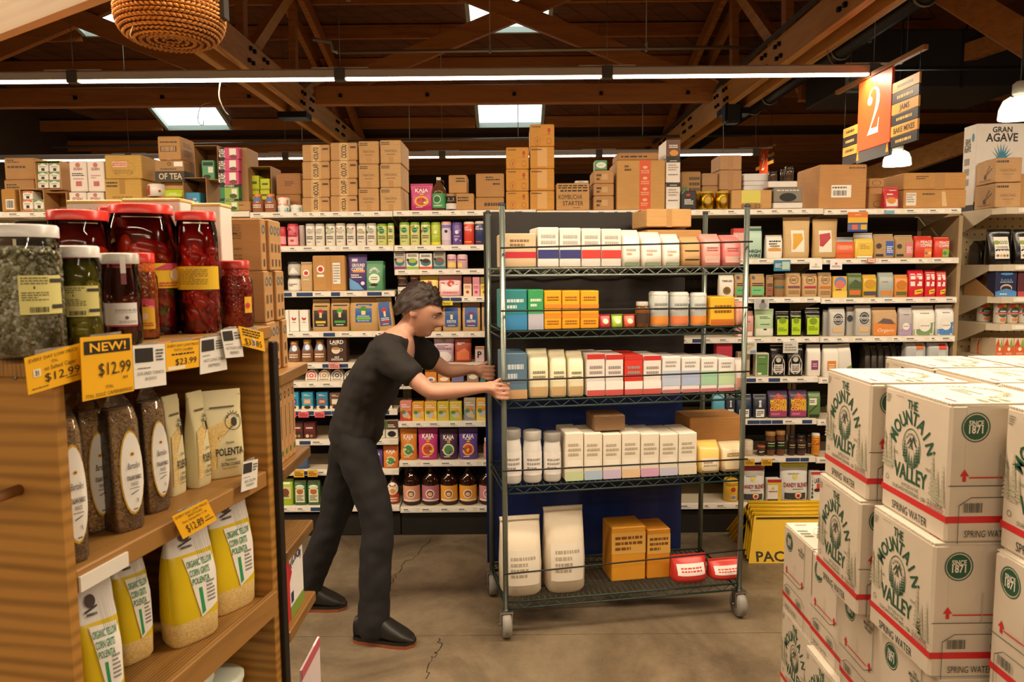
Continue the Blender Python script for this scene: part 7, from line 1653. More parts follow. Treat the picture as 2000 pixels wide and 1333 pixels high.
# ---- bags on the display shelves
def disp_bag(x0, x1, yb, yt, z, back, d, name, label, cat, maker, turn=0, lean=0):
    # solve for the width and place whose turned footprint spans the two picture columns
    ym = (yb + yt) / 2; zt = D.sz((x0 + x1) / 2, yt, back)[1]; h = zt - z
    ca, sa_ = math.cos(R(turn)), math.sin(R(turn))
    w = .12; sc = D.sz(x1, ym, back)[0] - w / 2; tc = back + d / 2
    def col_(s_, t_):
        p = D.pt(s_, t_, z + h * .4); q = cam_rot.transposed() @ (p - Vector((0, 0, CAM_Z)))
        return 1000 + F_PX * q.x / -q.z
    for it in range(60):
        cs = [(sc + x * ca - y * sa_, tc + x * sa_ + y * ca) for x in (-w / 2, w / 2) for y in (-d / 2, d / 2)]
        tc += back - min(c[1] for c in cs)
        px_ = [col_(*c) for c in cs]
        lo, hi = min(px_), max(px_); k_ = F_PX / D.pt(sc, tc, 0).y
        w = min(.24, max(.05, w + .6 * ((x1 - x0) - (hi - lo)) / k_)); sc += .6 * ((x0 + x1) / 2 - (lo + hi) / 2) / k_
    sc = max(sc, .006 + (w * abs(ca) + d * abs(sa_)) / 2); sc = min(sc, LEN - .036 - (w * abs(ca) + d * abs(sa_)) / 2)
    o = thing(name, label, cat, D.pt(sc, tc, z + .0006), R(D.deg + turn))
    if lean: o.rotation_euler.x = R(lean)
    maker(o, w, d, h)
    return o
FARRO = grains('farro_grain', '80592f', 'e0b270', 330, .45, .7, .002)
FILM = thin('bag_film', (.97, .96, .94), .06, .04)
def farro(o, w, d, h):
    hg = h * .86
    secs = [(0, w * .9, d * .85, 0), (h * .03, w * .97, d * .97, 0), (h * .35, w, d, 0), (hg * .9, w * .96, d * .86, 0), (hg, w * .86, d * .5, 0)]
    b = MB(); b.loft(secs, FARRO, 30, 4.5); b.build('grain', o)
    s2 = [(0, w * .9 + .002, d * .85 + .002, 0), (h * .03, w * .97 + .003, d * .97 + .003, 0), (h * .35, w + .003, d + .003, 0), (hg * .9, w * .96 + .003, d * .86 + .003, 0), (hg, w * .9, d * .6, 0), (h * .91, w * .72, d * .3, .0), (h * .95, w * .5, d * .14, .004), (h, w * .8, d * .1, -.004)]
    b = MB(); b.loft(s2, FILM, 30, 4.5); b.build('film', o)
    f = face_loft([(z, a + .004, b_ + .004, c) for z, a, b_, c in secs] + [(h, w * .8, .02, 0)], h, 4.5, w)
    do_print(f, [('E', .54, .42, .38, .30, 'd8a828'), ('E', .55, .42, .355, .285, 'efece4'), ('E', .57, .55, .065, None, 'd8a030'), ('E', .57, .55, .03, None, '6a4a1c'), ('T', .57, .47, .042, 'Bartolini', '2f2c30', .4, 0, .28), ('T', .57, .385, .03, 'ITALIAN FARRO', '2f2c30', .46, 1), ('T', .57, .34, .024, 'PEARLED', '5a5654', .24, 0), ('L', .42, .305, .72, .315, 1, '6a6664'), ('P', [(.45, .265), (.68, .285), (.7, .292), (.45, .272)], '3a3634'), ('O', .64, .22, .06, None, .08, 'b8b4ac'), ('P', [(.62, .235), (.65, .23), (.67, .2), (.655, .205)], '4a4644'), ('L', .5, .15, .64, .17, 1, '6a6664')], o, .004, .0005)
PFILM = M('e6dcae', .35)
CORN = grains('polenta_grain', 'd8b464', 'f0d898', 420, .5, .3, .001)
def polenta(o, w, d, h):
    secs = [(0, w * .92, d * .8, 0), (h * .03, w * .96, d * .97, 0), (h * .3, w, d, 0), (h * .6, w * .97, d * .8, 0), (h * .78, w * .96, d * .4, 0), (h * .92, w, .012, 0), (h, w, .006, .002)]
    b = MB(); b.loft(secs, PFILM, 30, 4); b.build('bag', o)
    f = face_loft(secs, h, 4, w)
    do_print(f, [('P', [(.08, .1), (.3, .12), (.3, .5), (.75, .6), (.75, .68), (.12, .6)], CORN), ('R', .22, .8, .82, .82, '6a6240'), ('O', .76, .64, .2, None, .08, '4a4438'), ('E', .78, .64, .07, .05, '2f2a24'), ('A', .76, .64, .155, .115, .03, 'MILLED', '4a4438', 160, 20), ('T', .64, .41, .026, 'ITALIAN', '4a4438', .2), ('T', .62, .31, .08, 'POLENTA', '2a2620', .66), ('T', .64, .215, .024, 'STONE MILLED', '4a4438', .26), ('T', .64, .165, .036, 'EXTRA COARSE', '4a4438', .46), ('L', .44, .11, .8, .13, 1, '8a8468')], o, .002, .0004)
    b = MB(); b.box(-w * .49, w * .49, -.004, .0, h * .935, h * .945, M('d8cfa0', .3)); b.build('zip_seal', o)
GY = M('dfc31a', .3); GWH = M('e4e0da', .3, 0, .03)
def grits(o, w, d, h):
    secs = [(0, w * .86, d * .8, 0), (h * .04, w * .95, d * .98, 0), (h * .25, w, d, 0), (h * .55, w * .98, d * .88, 0), (h * .7, w * .95, d * .6, 0), (h * .82, w * .88, d * .26, 0), (h * .93, w * .86, d * .08, .0), (h, w * .8, d * .05, .003)]
    def cut(z0, z1):
        zs = [z0] + [s[0] for s in secs if z0 < s[0] < z1] + [z1]
        return [(z, interp(secs, z, 1), interp(secs, z, 2), interp(secs, z, 3)) for z in zs]
    b = MB(); b.loft(cut(0, h * .2), CORN, 30, 3.6); b.build('clear_base', o)
    b = MB(); b.loft(cut(h * .2, h * .72), GY, 30, 3.6); b.build('yellow_body', o)
    b = MB(); b.loft(cut(h * .72, h), GWH, 30, 3.6); b.build('white_neck', o)
    f = face_loft(secs, h, 3.6, w)
    ops = [('P', [(.3, .68), (.84, .64), (.98, .52), (.92, .33), (.7, .24), (.55, .27), (.5, .4)], 'efece6')]
    ops = [('P', [(.28, .7), (.9, .69), (.96, .5), (.9, .27), (.55, .2), (.46, .36)], 'efece6'), ('T', .6, .64, .048, 'ORGANIC YELLOW', '3a8a5a', .54, 1), ('T', .57, .57, .048, 'CORN GRITS', '3a8a5a', .42, 1), ('T', .58, .50, .048, '[POLENTA]'.replace('[', '').replace(']', ''), '3a8a5a', .36, 1), ('P', [(.52, .44), (.59, .44), (.63, .24), (.56, .22)], '2f9a5e'), ('L', .68, .3, .86, .48, 6, '8a8a84'),
           ('E', .4, .86, .13, .045, '4a3a34'), ('P', [(.25, .8), (.55, .83), (.55, .815), (.25, .785)], '3a3230'), ('L', .28, .76, .52, .79, 1, '3a3230')]
    rr = random.Random(4)
    for k in range(9):
        u = .6 + .04 * k; ops.append(('P', [(u, .66), (u + .006, .66), (u + rr.uniform(-.08, .05), .9)], '4a4438'))
    do_print(f, ops, o, .002, .0004)
    b = MB(); b.box(-w * .28, w * .28, -.004, .004, h * .985, h, GWH); b.build('top_seal', o)
disp_bag(80, 168, 1085, 780, Z2, .015, .06, 'farro_bag', 'clear bag of farro with oval label, nearest, beside the display panel', 'bag', farro, -22)
disp_bag(140, 214, 1012, 770, Z2, .085, .055, 'farro_bag', 'clear bag of farro with oval label, second, set back behind the nearest', 'bag', farro, -24)
disp_bag(190, 282, 985, 768, Z2, .03, .06, 'farro_bag', 'clear bag of farro with oval label, third, standing at the front', 'bag', farro, -22)
disp_bag(262, 328, 950, 755, Z2, .05, .05, 'farro_bag', 'clear bag of farro with oval label, fourth, next to the polenta', 'bag', farro, -20)
disp_bag(316, 358, 945, 776, Z2, .09, .035, 'polenta_bag', 'cream polenta bag seen edge on, left of three', 'bag', polenta, -4)
disp_bag(354, 414, 942, 770, Z2, .07, .045, 'polenta_bag', 'cream polenta bag turned aside, middle of three', 'bag', polenta, -6)
disp_bag(402, 494, 938, 770, Z2, .03, .06, 'polenta_bag', 'cream polenta bag facing the camera side, right of three', 'bag', polenta, -46)
zS3 = Z3
disp_bag(124, 250, 1400, 1160, zS3, .012, .08, 'grits_bag', 'yellow corn grits bag nearest the camera, cut by the bottom edge', 'bag', grits, -30)
disp_bag(126, 215, 1330, 1148, zS3, .15, .07, 'grits_bag', 'yellow corn grits bag behind the nearest, label half hidden', 'bag', grits, -20)
disp_bag(192, 306, 1318, 1075, zS3, .10, .08, 'grits_bag', 'yellow corn grits bag standing back in the shade', 'bag', grits, -22)
disp_bag(300, 434, 1300, 1035, zS3, .02, .075, 'grits_bag', 'yellow corn grits bag with white neck, in front under the 12.89 card', 'bag', grits, -24)
disp_bag(408, 522, 1222, 965, zS3, .02, .065, 'grits_bag', 'yellow corn grits bag farthest along, by the black post', 'bag', grits, -22)
for cx, n in ((410, 'left'), (470, 'right')):
    s_, z_ = D.sz(cx, 1322, .06)
    o = thing('grain_tub', 'pale green lidded tub on the lowest shelf, %s of the pair' % n, 'tub', D.pt(s_, .12, Z3 - .36 + .0006))
    hh = z_ - (Z3 - .36); b = MB(); b.lathe([(.05, 0), (.056, .01), (.056, hh - .015)], M('c9d8bc', .4), 24); b.build('tub', o)
    b = MB(); b.lathe([(.06, hh - .015), (.06, hh - .004), (.05, hh), (.002, hh)], M('dfe6d4', .4), 24); b.build('lid', o)

# ------------------------------------------------------------------ second display beyond the black post
E = Plane(-.605, 1.918, 90)
e0 = thing('end_shelf', 'bamboo end shelves behind the black post with kraft boxes on them', 'shelving', (-.605, 1.918, 0), R(90))
EL = .262
ez = [E.sz(585, 715)[1], E.sz(585, 890)[1], E.sz(562, 1078)[1], E.sz(578, 1218)[1], .25]
b = MB(); b.box(-.012, .0, .04, .36, 0, ez[0] + .02, BAM, .002); b.build('side_panel', e0)
b = MB(); b.box(.0, EL, .34, .36, 0, ez[0] + .02, BAM, .002); b.build('back_panel', e0)
for i, z in enumerate(ez):
    ex = (0, 0, -.0, .0, .0)[i]
    b = MB(); b.box(.0005, EL, .0, .34, z - .032, z, BAMS, .003); b.build('shelf', e0)
KB2 = 'b98c58'
spine = [('O', .5, .8, .3, .09, .35, '3f6a7a'), ('T', .5, .45, .3, 'Passata', '6a5236', .3, 0, .3, 90) if False else ('L', .3, .3, .7, .6, 1, '6a5236'), ('R', .35, .08, .65, .22, '5a4430')]
spine2 = [('O', .5, .85, .24, .05, .35, '3a3226'), ('R', .44, .3, .56, .72, '6a5236'), ('E', .5, .12, .2, .04, '5a7a3a')]
def eb(y0, y1, z, h, lab, ops, t=.02, d=.2, name='kraft_box', col=KB2, grp='thin kraft boxes on the end shelves'):
    s0, s1 = y0 - 1.918, y1 - 1.918
    o = thing(name, lab, 'box', E.pt((s0 + s1) / 2, t + d / 2, z + .0006), R(90), grp); w = s1 - s0 - .002
    b = MB(); b.box(-w / 2, w / 2, -d / 2, d / 2, 0, h, kraft(col) if grp else M(col, .5), .002); b.build('body', o)
    b = MB(); b.box(-w / 2 + .002, w / 2 - .002, -d / 2 + .004, d / 2 - .004, h, h + .0012, kraft(col) if grp else M(col, .5)); b.build('lid', o)
    do_print(face_box(w, d, h), ops, o)
    do_print(face_box(w, d, h, 'left'), [('L', .35, .6, .75, .9, 6, '8a6a44'), ('P', [(.62, .7), (.7, .7), (.7, .72), (.64, .72), (.64, .8), (.62, .8)], '3a2e20'), ('L', .35, .2, .75, .45, 4, '8a6a44')] if grp else (), o)
    return o
hh = .133
pos = ['nearest', 'second', 'third', 'farthest']
for k in range(3):
    for i in range(4):
        if k == 0 and False: continue
        y0 = 1.924 + i * .042
        eb(y0, y0 + .041, ez[0] + k * (hh + .0022), hh, 'thin kraft box with blue squiggle, %s tier of the upper end shelf, %s' % (['bottom', 'middle', 'top'][k], pos[i]), spine, .03 + .004 * ((i + k) % 3), .2)
for i in range(5):
    y0 = 1.924 + i * .036
    eb(y0, y0 + .035, ez[1], .215, 'tall kraft box with black D mark, %s on the second end shelf' % ['nearest', 'second', 'third', 'fourth', 'farthest'][i], spine2, .02, .2)
eb(1.922, 1.952, ez[2], .185, 'green and red filter box on the third end shelf', [('R', 0, .72, 1, 1, 'c8283a'), ('T', .5, .86, .1, 'Mel', W, .6), ('R', 0, 0, 1, .72, '4a9a5a'), ('L', .2, .3, .8, .6, 3, 'a8d0a8')], .02, .16, 'filter_box', '4a9a5a', None)
eb(1.935, 2.12, ez[3], .215, 'red and white filter box on the fourth end shelf', [('R', 0, 0, .3, 1, 'c8242e'), ('R', .3, 0, 1, 1, 'ece8e6'), ('A', .62, .62, .3, .14, .1, 'FILTROPA', '2a2a5a', 150, 30), ('P', [(.3, .5), (.42, .6), (.3, .75)], 'c8242e'), ('R', .3, 0, 1, .16, '7a9a3a'), ('R', .34, .2, .46, .34, '20304a')], .02, .12, 'filter_box', 'e4e0de', None)
eb(1.925, 1.99, ez[4], .2, 'red and green pack on the lowest end shelf', [('R', 0, .5, 1, 1, 'c8283a'), ('R', 0, 0, 1, .5, '8aa83a')], .02, .12, 'filter_box', 'c8283a', None)
o = thing('leaning_panel', 'pale pink card panel leaning at the lowest end shelf', 'panel', E.pt(.22, .0, ez[4] + .001), R(90)); b = MB(); b.box(-.1, .1, .01, .016, 0, .3, M('e6d6d8', .5)); b.build('card', o)
b = MB(); b.box(-.1, .1, .0085, .0098, .27, .3, M('c85a6a')); b.build('top_strip', o)

# ------------------------------------------------------------------ hanging board and basket at the top left
hp = [P(-160, 133, 1.85), P(0, 74, 1.63), P(212, 0, 1.40)]
t = thing('hanging_board', 'pale wooden board hanging at the top left corner', 'sign', hp[1])
dirv = (hp[2] - hp[1]); dirv.z = 0; dirv.normalize()
PALE = wood('birch_ply', 'd9a45c', 'ecc388', (1, 1, 4), 3, .5, .08, 1.2)
b = MB(); e1, e2 = -dirv * .6, dirv * .75
up = Vector((0, 0, .55))
n = Vector((-dirv.y, dirv.x, 0)) * .012
v = [e1 - n, e2 - n, e2 + n, e1 + n]; v += [p + up for p in v]
b.add(v, [(0, 3, 2, 1), (4, 5, 6, 7), (0, 1, 5, 4), (1, 2, 6, 5), (2, 3, 7, 6), (3, 0, 4, 7)], PALE); b.build('board', t)
for k in (-.4, .5):
    b = MB(); q = dirv * k; b.tube([q + up, q + Vector((0, 0, 5.0 - hp[1].z))], .004, M('8a8178', .4, .5), 5); b.build('wire', t)
bc = P(336, 86, 2.3)
t = thing('woven_basket', 'brown woven straw basket hanging at the top left', 'basket', bc)
r0 = 93 / F_PX * 2.3
STR = wood('straw', '8a4f1c', 'd89a4c', (1, 1, 1), 30, .6, .8, 3)
pr = [(r0 * q, z) for q, z in ((.02, .016), (.16, .014), (.3, .012), (.44, .009), (.57, .007), (.69, .009), (.79, .015), (.87, .023), (.925, .033), (.96, .044), (.985, .056))]
pr += [(r0 * (1 + .02 * min(1, k / 12)), .068 + .012 * k) for k in range(27)]
b = MB(); b.lathe([(q[0] * .97, q[1] + .004) for q in pr], M('7a4618', .8), 40, cap=False); b.build('lining', t)
for i, (rr_, z) in enumerate(pr[1:]):
    b = MB(); nst = max(8, int(62 * rr_ / r0)); sg = .0045 if i % 2 else -.0045; fl = min(1, max(0, (z - .008) / .04))
    for k in range(nst):
        a0_, a1_ = 2 * math.pi * k / nst, 2 * math.pi * (k + 1.25) / nst
        am = (a0_ + a1_) / 2; ra, rb, rm = rr_ - sg * (1 - fl), rr_ + sg * (1 - fl), rr_ + .004 * fl
        b.tube([(ra * math.cos(a0_), ra * math.sin(a0_), z - sg * fl), (rm * math.cos(am), rm * math.sin(am), z - .004 * (1 - fl)), (rb * math.cos(a1_), rb * math.sin(a1_), z + sg * fl)], [.002, .0055, .002], STR, 4)
    o = b.build('braid', t); o['kind'] = 'stuff'
b = MB(); b.tube([(-.05, -.13, .01), (-.055, -.14, -.015), (-.052, -.138, -.025)], .002, M('d8b478'), 5); b.build('loose_straw', t)
b = MB(); b.tube([(r0 * .9, 0, .38), (r0 * 1.0, 0, .42), (r0 * .5, 0, .62), (0, 0, .68), (-r0 * .5, 0, .62), (-r0, 0, .42), (-r0 * .9, 0, .38)], .012, M('2a211a', .7), 8); b.build('handle', t)
b = MB(); b.tube([(0, 0, .68), (0, 0, roof_z(2.3) - bc.z)], .005, M('8a8178', .4), 6); b.build('rope', t)
b = MB(); b.box(r0 + .002, r0 + .02, -.02, .02, .07, .5, M('231d19', .6)); b.build('strap', t)

# ------------------------------------------------------------------ loaded wire stock cart
C = Plane(-.055, 3.27, 9.5)
CL, CD = 1.19, .50
CZ = [.165, .71, 1.106, 1.42, 1.70]
EP = M('2c3f3a', .35, .35); EPL = M('8f9a92', .3, .7); RUB = M('2a2826', .6); WHL = M('8c8880', .5)
cart = thing('stock_cart', 'tall dark green wire stock cart loaded with groceries, pushed by the person', 'cart', C.pt(0, 0, 0), R(C.deg))
for x in (.02, CL - .02):
    for y in (.02, CD - .02):
        b = MB(); b.tube([(x, y, .135), (x, y, 1.975)], .0127, EPL, 12); b.build('post', cart)
        b = MB(); b.lathe([(.014, 1.975), (.0145, 1.982), (.008, 1.99)], RUB, 10, (x, y, 0)); b.build('post_cap', cart)
        w = MB(); w.tube([(x - .02, y - .0, .0625), (x - .009, y, .0625), (x + .009, y, .0625), (x + .02, y, .0625)], [.058, .0615, .0615, .058], WHL, 20)
        f = MB()
        for sx in (-.028, .024): f.box(x + sx, x + sx + .004, y - .02, y + .02, .05, .125, metal('b2b0aa', .3))
        f.box(x - .03, x + .03, y - .028, y + .028, .122, .13, metal('b2b0aa', .3)); f.tube([(x, y, .128), (x, y, .15)], .011, metal('b2b0aa', .3), 10)
        fo = f.build('caster_fork', cart); wo = w.build('wheel', fo)
        ax = MB(); ax.tube([(x - .034, y, .0625), (x + .034, y, .0625)], .007, metal('77756f', .3), 8); ax.build('axle', fo)
for i, z in enumerate(CZ):
    mt = EPL if i == 4 else EP
    for y in (.02, CD - .02):
        b = MB(); b.tube([(.02, y, z), (CL - .02, y, z)], .0045, mt, 6); b.tube([(.02, y, z - .032), (CL - .02, y, z - .032)], .0045, mt, 6)
        n = 26; q = [(.02 + (CL - .04) * k / n, y, z if k % 2 else z - .032) for k in range(n + 1)]
        b.tube(q, .0028, mt, 5); b.build('shelf_rail', cart)
    for x in (.02, CL - .02):
        b = MB(); b.tube([(x, .02, z), (x, CD - .02, z)], .0045, mt, 6); b.tube([(x, .02, z - .032), (x, CD - .02, z - .032)], .0045, mt, 6); b.build('shelf_rail', cart)
    b = MB(); k = 1
    while .02 + k * .027 < CL - .02: b.tube([(.02 + k * .027, .018, z - .001), (.02 + k * .027, CD - .018, z - .001)], .0022, mt, 4); k += 1
    for y in (.18, .33): b.tube([(.02, y, z - .006), (CL - .02, y, z - .006)], .003, mt, 5)
    o = b.build('wire_deck', cart); o['kind'] = 'stuff'
def drape(name, z0, z1, mat, y=CD + .004, x0=.0, x1=CL - .12):
    b = MB(); nu, nv = 40, 12; V = []
    for j in range(nv + 1):
        for i in range(nu + 1):
            u, v = i / nu, j / nv
            V.append((x0 + (x1 - x0) * u, y + .006 * math.sin(u * 23 + v * 1.5) + .003 * math.sin(u * 51), z0 + (z1 - z0) * v))
    b.add(V, [(j * (nu + 1) + i, j * (nu + 1) + i + 1, (j + 1) * (nu + 1) + i + 1, (j + 1) * (nu + 1) + i) for j in range(nv) for i in range(nu)], mat, True)
    return b.build(name, cart)
o = drape('cover_panel', 1.085, 1.985, M('2a2624', .55)); o['label'] = 'charcoal cover hanging behind the upper shelves'
o = drape('cover_panel', .16, 1.11, M('142a66', .4), CD + .012); o['label'] = 'navy blue cover hanging behind the lower shelves'
for z0, z1 in ((1.79, 1.815), (1.515, 1.51), (1.205, 1.21), (.795, .79), (.315, .345)):
    b = MB(); b.tube([(.006, -.012, z0), (.3, -.0135, z0 + (z1 - z0) * .25), (.8, -.0135, z0 + (z1 - z0) * .65), (CL - .006, -.012, z1)], .004, M('16130f', .5), 8); b.build('elastic_cord', cart)
on = ['on the bottom cart shelf', 'on the second cart shelf from below', 'on the middle cart shelf', 'on the upper cart shelf', 'on the top cart shelf']
def load(i, kind, x0, x1, yt, col, desc, ops=(), yb=None, t=.045, **kw):
    z = CZ[i] + .004
    kw.setdefault('gap', .97)
    return put(C, kind, x0, x1, yt, None if yb else z, col, desc, on[i] + ' ' if not yb else 'of the cart load', ops, t=t, ybase=yb, **kw)
band = lambda *c: [('R', .0, .1 + .22 * i, 1, .22 + .22 * i, q) for i, q in enumerate(c)]
# top level
load(4, 'box', 982, 1048, 456, 'd8bf9a', 'tan box with a red stripe at the pushing end', [('R', 0, .28, 1, .46, 'c22f3c'), ('L', .2, .6, .8, .85, 2, '8a6a4a')], d=.2)
for k, (a, b_) in enumerate(((1050, 1092), (1093, 1135), (1136, 1174), (1175, 1214))):
    load(4, 'box', a, b_, 444 + k, 'ece8e2', 'white box with %s stripe, %s of four' % ('navy' if k < 2 else 'red', ['first', 'second', 'third', 'fourth'][k]), [('R', 0, .22, 1, .44, '3a3a7a' if k < 2 else 'd0403a'), ('L', .15, .55, .85, .85, 2, 'b8b4ae')], d=.2, group='striped white boxes on the cart')
for k, (a, b_) in enumerate(((1216, 1254), (1255, 1296), (1297, 1332))):
    load(4, 'bag', a, b_, 448 + 4 * k, 'efe7dd', 'white paper bag, %s of three' % ['left', 'middle', 'right'][k], [('L', .2, .3, .8, .5, 2, 'c8a890'), ('R', 0, .02, 1, .12, '8aa080')], d=.14, group='white bags on the cart', fold=.9)
load(4, 'bag', 1334, 1372, 462, 'c9a06c', 'kraft bag with dark lines, left of the pink bags', [('R', 0, .2, 1, .24, '3a2e26'), ('R', 0, .5, 1, .54, '3a2e26')], d=.14, mat=kraft('c9a06c'), fold=.92)
for k, (a, b_) in enumerate(((1374, 1412), (1414, 1452))):
    load(4, 'bag', a, b_, 456 + k * 2, 'dd9a90' if k == 0 else 'd8807c', 'rose pink bag, %s of the pair' % ['left', 'right'][k], [('R', .1, .1, .9, .3, 'e8c0b4'), ('L', .2, .45, .8, .6, 2, 'b05a54')], d=.14, fold=.9)
load(4, 'carton', 1262, 1352, 409, 'c59a60', 'kraft carton lying over the bags', [('R', .44, 0, .56, 1, 'b58850')], yb=444, t=.2, d=.22)
load(4, 'carton', 1262, 1372, 450, 'b98d54', 'low kraft carton hidden behind the bags', [], t=.2, d=.22)
# upper level
load(3, 'box', 982, 1030, 566, '2f8a8c', 'teal box at the pushing end', [('R', 0, .0, 1, .4, '3a8ac0'), ('L', .15, .5, .85, .8, 2, 'd8e8e4')], d=.2)
load(3, 'box', 1031, 1062, 566, '3aa060', 'green box next to the teal one', [('R', 0, 0, 1, .4, 'b8b8c8'), ('L', .15, .55, .85, .8, 2, 'e0f0d8')], d=.2)
for k, (a, b_) in enumerate(((1063, 1097), (1098, 1133), (1134, 1170))):
    load(3, 'box', a, b_, 603, 'f0a81e', 'amber yellow box, lower row, %s' % ['left', 'middle', 'right'][k], [('R', 0, .55, 1, .75, 'e08a28'), ('L', .15, .2, .85, .45, 2, '9a5a14')], d=.2, group='amber boxes on the cart')
    load(3, 'box', a, b_, 568, 'f0ae22', 'amber yellow box, upper row, %s' % ['left', 'middle', 'right'][k], [('R', 0, .0, 1, .22, 'e08a28'), ('L', .15, .4, .85, .7, 2, '9a5a14')], yb=602.6, d=.2, group='amber boxes on the cart')
for k, (c, cn) in enumerate((('b83a44', 'red'), ('9ab83a', 'green'), ('c8503a', 'orange red'))):
    load(3, 'pouch', 1172 + k * 24, 1195 + k * 24, 615, c, 'small %s snack packet lying low' % cn, [('E', .5, .5, .25, .2, 'e8d8b0')], d=.05)
load(3, 'jar', 1245, 1272, 590, '7a4a24', 'brown jar beside the grey tubs', [('R', 0, .15, 1, .55, '3a2a20')], lid='b8b4ac')
for k, (a, b_) in enumerate(((1274, 1312), (1314, 1352), (1354, 1386))):
    load(3, 'tin', a, b_, 570 + k, 'bcc2be', 'pale grey tub, %s of three' % ['left', 'middle', 'right'][k], [('R', 0, .0, 1, .3, 'dd8a3a' if k != 1 else 'd87a4a'), ('L', .2, .45, .8, .7, 2, '8a908c')], lid='d0d2ce')
load(3, 'box', 1388, 1436, 580, 'e8b02a', 'mustard yellow box toward the front end', [('R', 0, .0, 1, .22, 'c8702a'), ('L', .15, .4, .85, .75, 2, '8a5a14')], d=.18)
load(3, 'bag', 1438, 1460, 590, 'd8a088', 'salmon bag at the front end', [], d=.12, fold=.9)
# middle level
load(2, 'box', 984, 1030, 690, '5a7890', 'slate blue box at the pushing end', [('L', .15, .4, .85, .8, 2, 'c8d4dc'), ('R', 0, 0, 1, .2, 'c8a070')], d=.2)
for k, (a, b_) in enumerate(((1032, 1074), (1075, 1109), (1110, 1143))):
    load(2, 'bag', a, b_, 686 + 2 * k, 'e0d8b8', 'cream flour bag, %s of three' % ['left', 'middle', 'right'][k], [('R', .05, .04, .95, .24, 'c8a878'), ('L', .2, .4, .8, .6, 2, '8a8468')], d=.14, group='cream bags on the cart', fold=.92)
for k, (a, b_, c) in enumerate(((1146, 1182, 'e8e0da'), (1183, 1218, 'e8e0da'), (1220, 1256, 'd8382c'), (1257, 1292, 'e8e0da'))):
    load(2, 'box', a, b_, 692 + k, c, ['white box with red lid edge, first in line', 'white box with red lid edge, second in line', 'bright red box with white base', 'white box with pink foot, beside the red one'][k], [('R', 0, .88, 1, 1, 'c8302a'), ('L', .15, .5, .85, .75, 2, '9a948e'), ('R', 0, 0, 1, .14, 'd05a54'), ('R', 0, .14, 1, .34, 'f0ece8')], d=.2)
for k, (a, b_, c) in enumerate(((1294, 1330, 'b8c4dc'), (1332, 1368, 'a8b8d8'), (1370, 1402, '9ac8a8'), (1404, 1436, 'b8d4a8'))):
    load(2, 'box', a, b_, 697 + k, 'e9e5e0', 'white carton with %s lower half' % ['pale blue', 'steel blue', 'sea green', 'light green'][k], [('R', 0, .2, 1, .62, c), ('L', .15, .7, .85, .9, 2, 'a8a4a0'), ('R', 0, 0, 1, .1, 'c87a80')], d=.18)
load(2, 'bag', 1437, 1462, 702, 'e8d8d0', 'pale bag at the front end', [('R', .1, .1, .9, .4, 'd89a8a')], d=.12, fold=.9)
# second level
for k, (a, b_) in enumerate(((982, 1022), (1024, 1062), (1064, 1100))):
    load(1, 'jar', a, b_, 842 + 3 * k, 'dfddd8', 'white plastic tub, %s of three' % ['left', 'middle', 'right'][k], [('R', 0, .15, 1, .6, 'ece8e4'), ('L', .2, .25, .8, .5, 3, '9a9690')], lid='a8a49c' if k % 2 else '8a8680', neck=.9, group='white tubs on the cart')
tint = ['c8d8a8', 'b0c8dc', 'd0c0dc', 'e8c8a0', 'd8a8c8', 'c8c8e0', 'e8dcc0']
for k in range(7):
    a = 1104 + k * 37
    load(1, 'box', a, a + 36, 846 + (k % 3), 'ece4d2', 'cream carton with %s foot' % ['green', 'blue', 'violet', 'orange', 'pink', 'lilac', 'beige'][k], [('R', 0, 0, 1, .2, tint[k]), ('L', .15, .5, .85, .8, 3, 'b8ae98'), ('R', .1, .3, .9, .42, 'f4eee0')], d=.2, group='cream cartons on the cart')
load(1, 'bag', 1366, 1410, 866, 'e8c46a', 'cream bag with yellow shoulder', [('R', 0, 0, 1, .5, 'ece2cc'), ('L', .2, .2, .8, .4, 2, 'a89468')], d=.12, fold=.9)
load(1, 'bag', 1412, 1456, 868, 'e2cfa8', 'tan bag at the front end', [('R', .1, .1, .9, .5, 'ecd8b0'), ('L', .2, .55, .8, .7, 2, 'a88a5a')], d=.12, fold=.9)
load(1, 'carton', 1346, 1452, 816, 'c08a4c', 'kraft carton resting on the cream bags', [], yb=864, t=.2, d=.2)
load(1, 'carton', 1366, 1456, 868, 'b5854a', 'kraft carton wedged behind the cream bags', [], t=.2, d=.2)
load(1, 'box', 1160, 1222, 812, '8a6a4a', 'brown pack lying on the cream cartons', [], yb=842, t=.07, d=.15)
# bottom level
def sack(o, w, d, h, tint='d9cdb8'):
    secs = [(0, w * .86, d * .8, 0), (h * .05, w * .98, d * .98, 0), (h * .4, w, d, 0), (h * .72, w * .96, d * .8, 0), (h * .86, w * .98, d * .3, 0), (h * .94, w * .97, .02, 0), (h, w * 1.0, .012, .004)]
    b = MB(); b.loft(secs, M(tint, .7, 0, .1, 8), 30, 3.2); b.build('sack', o)
    do_print(face_loft(secs, h, 3.2, w), [('R', .1, .16, .9, .62, 'e8e0d0'), ('L', .2, .25, .8, .55, 4, 'b0a48e')], o, .002)
    b = MB(); b.box(-w * .48, w * .48, -.012, .008, h * .955, h * .965, M('b0a48e')); b.build('stitched_seam_trim', o)
SHAPES['sack'] = (lambda t, w, d, h, col, ops=(), **kw: sack(t, w, d, h, col), 'flour_sack', 'sack')
load(0, 'sack', 980, 1064, 1022, 'dcd0ba', 'white paper sack standing at the pushing end', d=.2)
load(0, 'sack', 1068, 1150, 1002, 'd6cab4', 'white paper sack standing beside another sack', d=.2)
